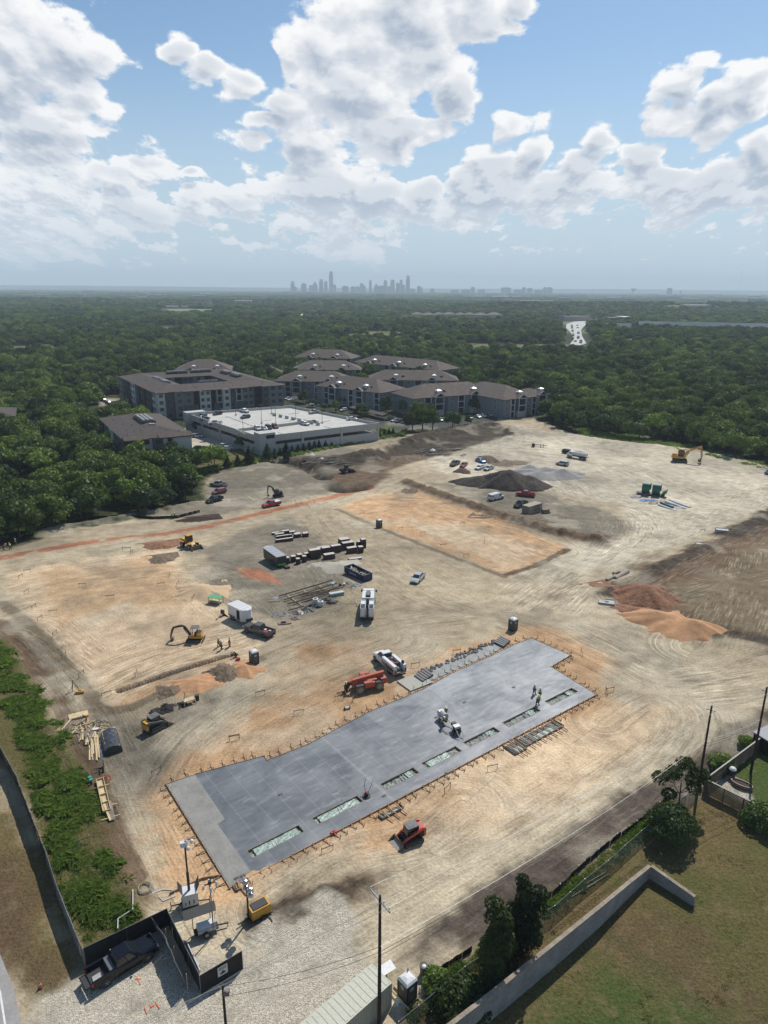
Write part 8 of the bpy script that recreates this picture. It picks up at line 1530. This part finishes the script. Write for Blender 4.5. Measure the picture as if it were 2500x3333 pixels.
t = thing('raised_planter', 'oval raised planter on the gravel of the green yard', 'planter', atz(2413, 2560, 0), R(-40)); m = MB(); n = 20; rr = [(1.25, .62, 0), (1.25, .62, .55), (1.12, .5, .55), (1.1, .48, .42)]; m.loft([[(a*math.cos(2*PI*k/n), b*math.sin(2*PI*k/n), z) for k in range(n)] for a, b, z in rr]); m.build('rim', mat('planter_rim', (.2, .12, .1), .6), t); m = MB(); m.prism([(1.1*math.cos(2*PI*k/n), .48*math.sin(2*PI*k/n)) for k in range(n)], .40, .43); m.build('soil', MD, t)
t = thing('round_grill', 'covered round grill by the back fence of the green yard', 'grill', atz(2380, 2530, 0)); m = MB(); m.ball((0, 0, .9), .55, 10); m.build('lid', BKM, t); m = MB(); m.ball((0, 0, 1.05), .5, 10, (1, 1, .9)); m.build('cover', WTNK, t); m = MB(); [m.bar((x, y, .5), (x*1.4, y*1.4, 0), .06) for x, y in ((.3, 0), (-.2, .3), (-.2, -.3))]; m.build('leg', BKM, t)
# ------------------------------------------------------------------ near trees and yard trees
def tree_at(label, p, rad, h, seed, **k): t = make_tree(k.pop('name', 'broadleaf_tree'), label, 'tree', rad, h, seed, **k); t.location = at(*p) if k.get('zz') is None else p; return t
def column_lobes(rad, h, n, seed, z0=.6):
 rg = random.Random(seed); return [(rg.uniform(-.45, .45)*rad, rg.uniform(-.45, .45)*rad, z0+(h-z0)*(i+.5)/n, rad*rg.uniform(.42, .62)*(1-.35*(i/n)**2)) for i in range(n)]
LEAF_D = leaf_mat('dark_near_foliage', (.016, .030, .008), (.045, .065, .014), .2)
tree_at('tall dark leafy tree beside the chain-link fence, left of the pair at the bottom', (1612, 3205), 1.8, 8.6, 71, leaves=9000, ls=.13, m=LEAF_D, lob=column_lobes(1.8, 8.2, 22, 71), core=.5, fill=.5, tr=.14); tree_at('tall dark leafy tree beside the chain-link fence, right of the pair at the bottom', (1700, 3110), 2.3, 8.6, 72, leaves=9000, ls=.13, m=LEAF_D, lob=column_lobes(1.9, 7.9, 22, 72), core=.5, fill=.5, tr=.14)
tree_at('open-crowned small tree with visible stems beside the corner utility pole', (2205, 2650), 3.3, 7.0, 73, leaves=3600, ls=.15, m=LEAF_D, lob=[(x, y, z, r) for x, y, z, r in ((-2.4,.3,4.6,.9),(-1.2,-.4,5.8,.9),(.3,.5,6.2,1.0),(1.6,-.2,5.4,1.0),(2.6,.6,4.4,.9),(.8,-1.2,4.4,.8),(-.8,1.2,4.3,.8),(-1.9,-1.2,3.6,.8),(1.8,1.4,3.6,.8))], core=0, fill=.8, tr=.12)
tree_at('dense rounded bushy tree with feathery leaves in front of the corner pole', (2180, 2735), 2.6, 4.6, 74, leaves=10000, ls=.12, m=LEAF_N, nl=16, z0=.5, core=.55, fill=.5, tr=.12)
tree_at('low dark thicket under the chain-link fence left of the two tall trees', (1500, 3285), 2.5, 2.0, 75, leaves=9000, ls=.13, m=LEAF_D, nl=16, z0=.1, core=.5, fill=.5, tr=.08, name='shrub'); tree_at('green shrub inside the fence beside the trash can', (1420, 3205), 1.3, 1.4, 76, leaves=2600, ls=.11, m=LEAF_W, nl=8, z0=.05, core=.4, fill=.6, tr=.04, name='shrub')
tree_at('shrub at the end of the slatted fence at the right edge', (2490, 2690), 2.4, 2.6, 77, leaves=5000, ls=.13, m=LEAF_N, nl=10, z0=.1, core=.5, tr=.06, name='shrub'); tree_at('bright bushy sapling on the brown strip outside the slatted fence', (2345, 2500), 1.6, 2.0, 78, leaves=2600, ls=.13, m=LEAF_W, nl=8, z0=.1, core=.3, fill=.6, tr=.05, name='shrub'); tree_at('small sapling outside the slatted fence farther up the brown strip', (2425, 2430), 1.2, 1.6, 79, leaves=1600, ls=.13, m=LEAF_W, nl=7, z0=.1, core=.3, fill=.6, tr=.05, name='shrub')
YT = [make_tree('yard_tree', 'round green tree planted among the parked cars and houses', 'tree', 3.4, 7.5, 81, 1700, .26, LEAF_N, nl=11, core=.75), make_tree('yard_tree', 'round green tree planted among the parked cars and houses', 'tree', 3.0, 8.5, 82, 1700, .26, LEAF, nl=11, core=.75)]
k = .5425; used = 0
for X, Y, s_ in ((600,405,1.0),(840,455,1.2),(955,460,1.1),(1030,505,1.3),(1105,480,1.1),(1170,455,1.1),(695,470,1.0),(290,350,1.0),(385,350,1.0),(345,395,1.0),(1240,545,1.2),(1060,560,1.6),(1000,560,1.3),(1120,560,1.3),(1300,430,1.0),(1370,450,1.1),(1450,440,1.5),(1485,430,1.4),(1560,430,1.1),(1610,425,1.2),(1650,430,1.1),(160,240,1.1),(750,225,1.2),(800,232,1.2),(470,435,.6),(1330,525,.6),(240,195,1.2),(540,445,.8),(720,492,.6),(1270,200,1.1),(400,412,.7)):
 p = at(800+X*k, 1100+Y*k); src = YT[used % 2]
 if used < 2: t = src; t.location = p; t.scale = (s_, s_, s_)
 else: t = dup(src, p, used*1.3, scale=s_)
 t['group'] = 'trees among the parked cars'; used += 1
for X, Y, s_, lb in ((1188,735,.85,'round tree at the lane island below the three-storey block, left of two'),(1228,725,.75,'round tree at the lane island below the three-storey block, right of two'),(1190,565,.8,'tree against the side wall of the garage, farthest'),(1283,590,.7,'tree against the side wall of the garage, second from far end'),(1375,620,.7,'tree against the side wall of the garage, third from far end'),(1450,665,.75,'tree against the side wall of the garage by the stairs'),(1543,680,.7,'tree in front of the garage stair tower'),(750,440,1.0,'tree under the dark brick side of the big block')): dup(YT[0], at(X*k, 1100+Y*k), X*.1, lb, scale=s_).pop('group', None) if False else dup(YT[0], at(X*k, 1100+Y*k), X*.1, lb, scale=s_).__setitem__('group', 'single trees round the garage and blocks')
def conifer(label, rad, h, seed):
 t = thing('conical_tree', label, 'tree'); m = MB(); m.tube([(0, 0, -.1), (0, 0, h*.5)], .09, 5, r1=.04); m.build('trunk', BARK, t); lob = [(0, 0, .5+(h-.6)*i/6, rad*(1-.86*i/6)) for i in range(7)]; vs, fs = leaf_cloud(lob, 900, .14, seed, .75); c = bpy.data.objects.new('crown', mesh_of('crown', vs, fs, LEAF_D)); COL.objects.link(c); c.parent = t; return t
cf = conifer('small dark conical tree in the planted row along the garage lawn', .95, 3.6, 91); first = True
for X, Y in ((175,712),(207,708),(246,700),(279,693),(314,686),(348,680),(382,672),(413,666),(440,662),(477,656),(511,650),(537,645),(571,640),(603,636),(630,631),(660,626),(690,619),(719,613),(749,608),(780,603),(803,598),(833,590),(860,586),(884,583)):
 t = cf if first else dup(cf, None, X); first = False; t.location = at(800+X*k, 1100+Y*k); t['group'] = 'row of small conical trees'
for X, Y, s_, lb in ((1365,780,1.5,'pale conical tree at the left end of the lawn below the lane'),(1428,768,1.3,'yellowish conical tree, second from the left on the lawn'),(1495,755,2.0,'tall conical tree, third from the left on the lawn'),(1605,732,1.9,'tall conical tree below the garage stair tower'),(1650,728,.9,'short dark conical tree between the tall ones'),(1718,722,1.9,'tall conical tree right of the garage stair tower')): dup(cf, at(X*k, 1100+Y*k), 0, lb, scale=s_)
m = thing('flag_pole', 'tall pole with red and white striped flag beyond the big block', 'flag pole', at(700, 1192)); b = MB(); b.tube([(0, 0, 0), (0, 0, 17)], .12, 6); b.build('pole', WTNK, m); b = MB()
for i in range(7): b.m = i % 2; b.box((-1.9, 0, 16.6-i*.32), (3.6, .05, .32))
b.m = 2; b.box((-.95, -.03, 16.1), (1.7, .06, 1.3)); b.build('flag', [PR, WTNK, PGD], m)
# ------------------------------------------------------------------ weeds
def weeds(name, label, polys, dens, hmin, hmax, seed, m=None, bare=.45):
 rg = np.random.default_rng(seed); vs = []; fs = []; allv = []
 for poly in polys:
  q = np.array(GP(poly)); x0, y0 = q.min(0); x1, y1 = q.max(0); n = int((x1-x0)*(y1-y0)*dens); X = rg.uniform(x0, x1, n); Y = rg.uniform(y0, y1, n); kk = inside(X, Y, [tuple(p) for p in q]) & (fbm(X, Y, 2.6, 3, seed) > bare-.12*rg.random(n)); X, Y = X[kk], Y[kk]
  H = (hmin+(hmax-hmin)*sstep(fbm(X, Y, 2.2, 3, seed+9), .35, .7))*rg.uniform(.6, 1.2, X.size)
  for j in range(15):
   a = rg.uniform(0, 6.28, X.size); l = H*rg.uniform(.6, 1.1, X.size); w = l*rg.uniform(.035, .08, X.size); e = l*rg.uniform(.25, .75, X.size); dx, dy = np.cos(a), np.sin(a); Z = base(X, Y)-.05
   ox = X+rg.uniform(-.25, .25, X.size); oy = Y+rg.uniform(-.25, .25, X.size)
   allv.append(np.stack([np.stack([ox-dy*w, oy+dx*w, Z], 1), np.stack([ox+dy*w, oy-dx*w, Z], 1), np.stack([ox+dx*e*.5+dy*w, oy+dy*e*.5-dx*w, Z+l*.62], 1), np.stack([ox+dx*e*1.5, oy+dy*e*1.5, Z+l*.6], 1)], 1).reshape(-1, 3))
 V_ = np.concatenate(allv); me = mesh_of(name, V_.tolist(), np.arange(len(V_)).reshape(-1, 4).tolist(), m or LEAF_W); o = bpy.data.objects.new(name, me); COL.objects.link(o); return tag(o, label, 'weeds', kind='stuff')
weeds('tall_weeds', 'tall green weeds in the strip left of the site', [[(-20,1372),(22,1400),(90,1500),(150,1600),(212,1740),(296,1940),(305,2000),(190,2050),(120,1900),(70,1700),(30,1560),(-20,1500)]], 13, .25, .95, 21, bare=.44)
weeds('verge_weeds', 'green weeds between the low silt fence and the chain-link fence', [[(880,2190),(960,2110),(1160,1965),(1250,1895),(1350,1800),(1460,1722),(1480,1738),(1380,1822),(1270,1915),(1165,1990),(1000,2120),(895,2212)]], 16, .25, .6, 22, bare=.35)
weeds('edge_grass', 'rough green growth along the foot of the wood', [[(425,1014),(560,988),(700,962),(860,938),(878,928),(870,940),(700,972),(560,1000),(430,1024)], [(1250,925),(1500,965),(1720,1022),(1720,1034),(1500,977),(1250,940)], [(0,1130),(110,1120),(110,1146),(0,1168)]], 2.0, .5, 1.4, 23, bare=.35)
weeds('lawn_tufts', 'short tufts scattered over the dry lawn', [[(1000,2212),(1160,2010),(1400,1815),(1530,1712),(1700,1790),(1700,2260),(1000,2300)]], 5, .06, .16, 24, m=leaf_mat('dry_tuft', (.10, .085, .035), (.13, .14, .04), .3), bare=.42)

# ------------------------------------------------------------------ the distance
def far_mat(name, c, wc=None, sx=3.0, sz=3.4):
 m = bpy.data.materials.new(name); m.use_nodes = True; N = NT(m.node_tree); b = m.node_tree.nodes['Principled BSDF']; p = N.n('ShaderNodeSeparateXYZ', {0: N.n('ShaderNodeTexCoord').outputs['Object']}).outputs
 u = N.m('FRACT', N.m('DIVIDE', N.m('ADD', p[0], p[1]), sx)); v = N.m('FRACT', N.m('DIVIDE', p[2], sz)); w = N.m('MULTIPLY', N.m('GREATER_THAN', u, .4), N.m('GREATER_THAN', v, .45))
 N.t.links.new(N.mix(N.m('MULTIPLY', w, .8), c, wc or (.05, .06, .07)), b.inputs['Base Color']); b.inputs['Roughness'].default_value = .6; return m
FT = [far_mat('tower_glass', (.10, .13, .17), (.05, .07, .10)), far_mat('tower_stone', (.26, .26, .26)), far_mat('tower_mid', (.16, .18, .21))]
def skyline():
 T = [(200,128,22),(217,162,20),(271,140,30),(342,130,30),(315,152,20),(381,116,24),(411,126,20),(444,66,24),(462,148,28),(535,157,40),(585,160,30),(615,160,25),(640,140,24),(655,155,18),(694,118,16),(732,142,30),(765,155,50),(790,123,24),(815,160,30),(835,118,28),(868,136,22),(889,118,20),(905,150,20),(933,92,24),(960,175,35),(1003,156,22),(1018,165,15),(1088,172,25),(1345,163,22),(1555,166,55),(1230,182,50),(1300,180,50),(1400,180,40)]
 T = [(850+x*.5124, 850+y*.5124, w*.5124) for x, y, w in T]+[(1650+x*.5124, 850+y*.5124, w*.5124) for x, y, w in ((8,168,25),(108,165,20),(145,170,30),(245,165,25),(272,165,30),(1035,170,25),(1105,185,8),(70,180,40),(200,182,50))]
 rg = random.Random(6); nm = {7: 'tallest slab tower of the hazy skyline, left of its middle', 23: 'tall stepped tower at the right end of the hazy skyline', 0: 'leftmost tower of the hazy skyline', 14: 'slender tower in the middle of the hazy skyline', 29: 'wide block standing alone right of the hazy skyline'}
 for i, (px, py, w) in enumerate(T):
  Y = 10000+rg.uniform(-400, 500); d = ray(px, py); s = Y/d[1]; x = d[0]*s; z = CAMH+d[2]*s; W = w/F*Y*.97; g = float(base(x, Y)); h = z-g
  t = thing('tower', nm.get(i, 'one of the blue-grey towers in the hazy skyline'), 'tower', (x, Y, g)); t['group'] = 'towers of the hazy skyline'
  m = MB(); b = MB(); c = rg.choice([0, 1, 2, 2])
  if i in (7, 5, 0, 14, 23, 17, 19, 21): m.b2(-W/2, W/2, -W/2, W/2, 0, h*.82); b.b2(-W*.38, W*.42, -W*.4, W*.4, h*.82, h); 
  elif i in (15, 3): m.b2(-W/2, W/2, -W/2, W/2, 0, h*.7); b.loft([[(-W*.4,-W*.4,h*.7),(W*.4,-W*.4,h*.7),(W*.4,W*.4,h*.7),(-W*.4,W*.4,h*.7)], [(-W*.08,-W*.08,h),(W*.08,-W*.08,h),(W*.08,W*.08,h),(-W*.08,W*.08,h)]])
  else: m.b2(-W/2, W/2, -W/2, W/2, 0, h*.93); b.b2(-W*.3, W*.2, -W*.3, W*.3, h*.93, h)
  m.build('shaft', FT[c], t); b.build('top', FT[(c+1) % 3], t)
def roofs():
 K1 = .5124; PALE = mat('pale_roof', (.62, .60, .56), .6, var=.05); TANW = mat('tan_wall', (.32, .29, .25), .9); DKR = mat('brown_roof_far', (.13, .11, .10), .9)
 def b_(x0, x1, y, h, dep, roof, wall, lb, o=(0, 850), cat='building', nm='low_building', grp=None, pitch=0):
  a = at(o[0]+x0*K1, o[1]+y*K1); c = at(o[0]+x1*K1, o[1]+y*K1); rz = heading(a, c); L = (c-a).length; t = thing(nm, lb, cat, (a.x, a.y, float(base(a.x, a.y))), rz, grp); m = MB(); m.b2(0, L, 0, dep, 0, h); m.build('wall', wall, t); m = MB()
  if pitch: hip(m, 0, L, 0, dep, h, pitch, 1.0)
  else: m.b2(-.5, L+.5, -.5, dep+.5, h, h+.8)
  m.build('roof', roof, t); f0 = at((o[0]+x0*K1), o[1]+y*K1+2.5); foot((f0.x, f0.y), rz, L*(f0.y/max(1, t.location.y)), dep+abs(t.location.y-f0.y), 20 if t.location.y < 2500 else 42); return t
 for a in ((505,605,205,9,60,'pale wide roof, highest at the far left'),(515,600,222,8,50,'grey-roofed hall just below the widest pale roof'),(830,870,244,7,40,'small pale roof left of the bright far hall'),(870,937,240,11,50,'bright pale hall in the far forest at the left'),(938,982,250,7,30,'low pale wing right of the bright far hall'),(780,905,222,9,40,'dark long hall behind the bright pale hall'),(1060,1136,298,5,30,'long white shed at the edge of the green field'),(1160,1200,298,5,20,'short white shed at the edge of the green field'),(1160,1345,272,6,30,'curved grey school roof beyond the green field'),(1492,1598,272,12,50,'hall with white roof and tower beside the pale road'),(265,400,197,9,60,'row of pale distant blocks at the upper left')): b_(a[0], a[1], a[2], a[3], a[4], PALE if 'grey' not in a[5] and 'dark' not in a[5] else DKR, TANW, a[5])
 M1 = [(965,1035,372),(1036,1105,375),(1110,1160,372),(1165,1240,372),(1245,1300,374),(1305,1360,373),(1362,1440,376),(1445,1530,374)]
 for i, (x0, x1, y) in enumerate(M1): b_(x0, x1, y, 11, 22, DKR, mat('cream_wall', (.40, .38, .34), .9), 'one of the far brown-roofed houses in a row in the forest, middle distance', (850, 850), 'apartment house', 'far_house', 'far row of brown-roofed houses', 5)
 for i in range(9): b_(1290+i*42, 1328+i*42, 248, 22, 60, PALE, FT[1], 'one of the pale mid-rise blocks below the skyline at the right', (850, 850), 'apartment block', 'mid_rise_block', 'pale mid-rise blocks')
 for x0, x1, y, lb in ((95,212,262,'white office block with window bands right of the pale mid-rises'),(235,295,264,'low white hall right of the white office block'),(105,180,225,'bright distant roof, first from the left on the right horizon'),(405,445,224,'glinting distant roof left of the water tower'),(585,622,218,'yellowish distant roof near the water tower'),(835,872,220,'distant white roof right of the water tower'),(670,708,248,'low pale roof in the dark ridge trees'),(370,530,382,'dark shop row at the road junction'),(735,808,385,'tan hall at the road junction'),(645,735,390,'dark long shop at the road junction'),(1145,1298,300,'long white station roof in the far right trees')): b_(x0, x1, y, 9, 40, PALE if 'dark' not in lb else DKR, TANW, lb, (1650, 850))
 t = thing('water_tower', 'far water tower with wide bowl on the right horizon', 'water tower', at(1650+800*K1, 850+222*K1)); Yd = t.location.y; s = Yd/F; m = MB(); n = 16; m.loft([[(r*math.cos(2*PI*k/n), r*math.sin(2*PI*k/n), z) for k in range(n)] for r, z in ((3*s*.5, 0), (4*s*.5, 14*s), (16*s*.5, 21*s), (17*s*.5, 23*s), (3*s*.5, 24*s))]); m.build('bowl', mat('tower_white', (.5, .5, .5), .6), t)
 def mast(px, py0, py1, lb, w=1.2):
  p = at(px, py1); h = (py1-py0)/F*p.y; t = thing('radio_mast', lb, 'mast', (p.x, p.y, float(base(p.x, p.y)))); m = MB(); r = max(.3, p.y/F*w*.5); m.tube([(0, 0, 0), (0, 0, h)], r, 4); m.build('mast', FRAMEG, t); m = MB(); m.box((0, 0, h*.96), (r*5, r*2, h*.04)); m.build('antenna', FRAMEG, t)
 mast(1650+1478*K1, 882, 945, 'thin radio mast at the far right above the horizon', .6); mast(1650+345*K1, 1007, 1047, 'tall sign pylon at the road junction, left of two', 1.5); mast(1650+352*K1, 1007, 1045, 'tall sign pylon at the road junction, right of two', 1.5); mast(16, 928, 945, 'thin mast at the far left horizon', .8); mast(1650+541*K1, 938, 956, 'mast left of the water tower', .8)
RP = mat('pale_road', (.40, .39, .36), .9)
def ribbon(name, pts, m, dz=.6, keep=12):
 W = [at(1650+x*.5124, 850+y*.5124) if o else at(x, y) for x, y, o in pts]; mb = MB(); mb.add([(w.x, w.y, w.z+dz) for w in W]+[(w.x, w.y, w.z+dz-1) for w in W], [tuple(range(len(W)))]+[(i, (i+1) % len(W), len(W)+(i+1) % len(W), len(W)+i) for i in range(len(W))]); o = mb.build(name, m); o['kind'] = 'structure'; KEEP_OUT.append(([(w.x, w.y) for w in W], keep)); return o
ribbon('highway', [(x, y, 1) for x, y in ((372,572),(412,575),(442,545),(505,525),(478,480),(470,440),(490,415),(560,402),(636,378),(560,378),(430,385),(378,402),(375,425),(405,455),(425,500),(400,530))], RP)
ribbon('far_road', [(x, y, 1) for x, y in ((0,382),(160,381),(160,376),(0,377))], RP); ribbon('west_road', [(x, y, 0) for x, y in ((846,1004),(925,1012),(1000,1024),(1003,1030),(920,1020),(846,1011))], RP); ribbon('playing_field', [(x, y, 0) for x, y in ((520,1018),(545,1006),(700,1006),(712,1014),(705,1022),(600,1024),(520,1024))], mat('field_grass', (.13, .17, .06), .95), .3)
ribbon('verge', [(x, y, 1) for x, y in ((700,497),(800,495),(1090,515),(1085,522),(880,530),(780,550),(770,530),(700,503))], mat('verge_grass', (.11, .15, .05), .95), .3, 6); ribbon('side_street', [(x, y, 0) for x, y in ((1520,1172),(1560,1170),(1570,1176),(1530,1180))], RP, .3, 10)
def overpass():
 a = at(1650+835*.5124, 850+428*.5124); b = at(1650+1760*.5124, 850+450*.5124); a2 = at(1650+610*.5124, 850+425*.5124); rz = heading(a, b); L = (b-a).length
 for nm, p, q, h, lb in (('overpass', a, b, 9, 'long pale concrete overpass crossing the right side'), ('overpass', a2, a+(a-b).normalized()*12, 5, 'lower ramp of the overpass joining the road junction')):
  L = (q-p).length; t = thing(nm, lb, 'overpass', (p.x, p.y, float(base(p.x, p.y))), heading(p, q)); m = MB(); m.b2(0, L, 0, 30, h-1.5, h); m.build('deck', CONC, t); m = MB(); m.b2(0, L, -.3, -.004, h-3, h+3.5); m.build('parapet_wall', mat('pale_barrier', (.75, .72, .66), .9), t); m = MB(); m.b2(0, L, 30.004, 30.3, h-2, h+2); m.build('parapet_wall', mat('pale_barrier', (.5, .48, .44)), t)
  for i in range(int(L/40)): m = MB(); m.box((20+i*40, 15, (h-1.5)/2), (2, 24, h-1.5)); m.build('pier', CONC, t)
 KEEP_OUT.append(([(a2.x, a2.y-70), (b.x, b.y-60), (b.x, b.y+60), (a2.x, a2.y+60)], 0))
overpass(); skyline(); roofs()
def scatter_roofs():
 rg = random.Random(33); P = None
 for i in range(90):
  y = rg.uniform(3300, 9500); u = rg.uniform(-.52, .56) if i % 3 else rg.uniform(.1, .56); x = u*y*.95; g = float(base(x, y)); s = y/6000
  if P is None:
   P = thing('far_building', '', 'building'); m = MB(); m.b2(-35, 35, -20, 20, 0, 24); m.build('wall', FT[1], P); m = MB(); m.b2(-36, 36, -21, 21, 24, 26); m.build('roof', mat('pale_roof', (.62, .60, .56)), P); t = P
  else: t = dup(P)
  t.location = (x, y, g); t.rotation_euler = (0, 0, rg.uniform(-.5, .5)); k = rg.uniform(.6, 1.3)*(.6+s*.6); t.scale = (k, k, rg.uniform(.7, 1.1)); KEEP_OUT.append(([(x-60*k, y-330), (x+60*k, y-330), (x+60*k, y+30), (x-60*k, y+30)], 0)); t['label'] = 'one of the small pale buildings scattered in the far trees below the horizon'; t['group'] = 'small pale far buildings'
scatter_roofs()
rg = random.Random(12)
for i in range(26):
 u = rg.random(); x = 400+ (40 if i % 2 else 78)*(.3+.7*u) + 30*(1-u); y = 410+u*125; x = 395+ [25, 60][i % 2]-18*abs(u-.5)+ (20 if u > .7 else 0); pm = [PW, PS, PB, PR][i % 4]; p = at(1650+x*.5124, 850+y*.5124); s_, m0 = PROTO['suv']; t = dup(s_, p+Vector((0, 0, .65)), PI/2+.2, 'tiny car on the pale highway in the far right forest', swap={m0: pm} if m0 is not pm else None); t['group'] = 'cars on the far highway'
def hills():
 n = 240; vs = []; xs = np.linspace(-11500, 11500, n); h = 58+26*fbm(xs, xs*0+3, 2600, 4, 9)+np.where(xs > 2500, 22*fbm(xs, xs*0, 1500, 3, 2), 6)
 prof = [(13300, 0), (13700, .45), (14200, .9), (14700, 1.0), (15300, .85), (16000, .2)]
 for y, k in prof: vs += [(float(x), y+200*math.sin(x/1700), float(-8+hh*k)) for x, hh in zip(xs, h)]
 m = MB(); m.add(vs, [(j*n+i, j*n+i+1, (j+1)*n+i+1, (j+1)*n+i) for j in range(len(prof)-1) for i in range(n-1)]); o = m.build('hills', mat('wooded_hills', (.035, .05, .025), .95, var=.3, vs=.002)); o['kind'] = 'structure'
hills()

def kd(pts, mg=0, h=0): KEEP_OUT.append((GP(pts), mg))
kd(PAINT[0][4], 4.5)
kd([(190,915),(220,860),(270,850),(300,900),(410,1000),(412,1010),(640,1000),(880,950),(1090,920),(1190,890),(1160,870),(900,860),(620,840),(400,850)], 1)
forest()
# ------------------------------------------------------------------ the air
def make_haze():
 m = bpy.data.materials.new('haze'); m.use_nodes = True; N = NT(m.node_tree); m.node_tree.nodes.clear()
 v = N.n('ShaderNodeVolumePrincipled', {'Color': (.74, .88, 1.0, 1), 'Density': 1.05e-4, 'Anisotropy': 0.0})
 o = N.n('ShaderNodeOutputMaterial'); N.t.links.new(v.outputs[0], o.inputs['Volume']); m.volume_intersection_method if False else None
 b = MB(); b.b2(-14000, 14000, -320, 16500, -12, 330); h = b.build('haze', m); h['kind'] = 'stuff'; tag(h, 'thin blue summer haze lying over the land', 'haze', kind='stuff')
make_haze()
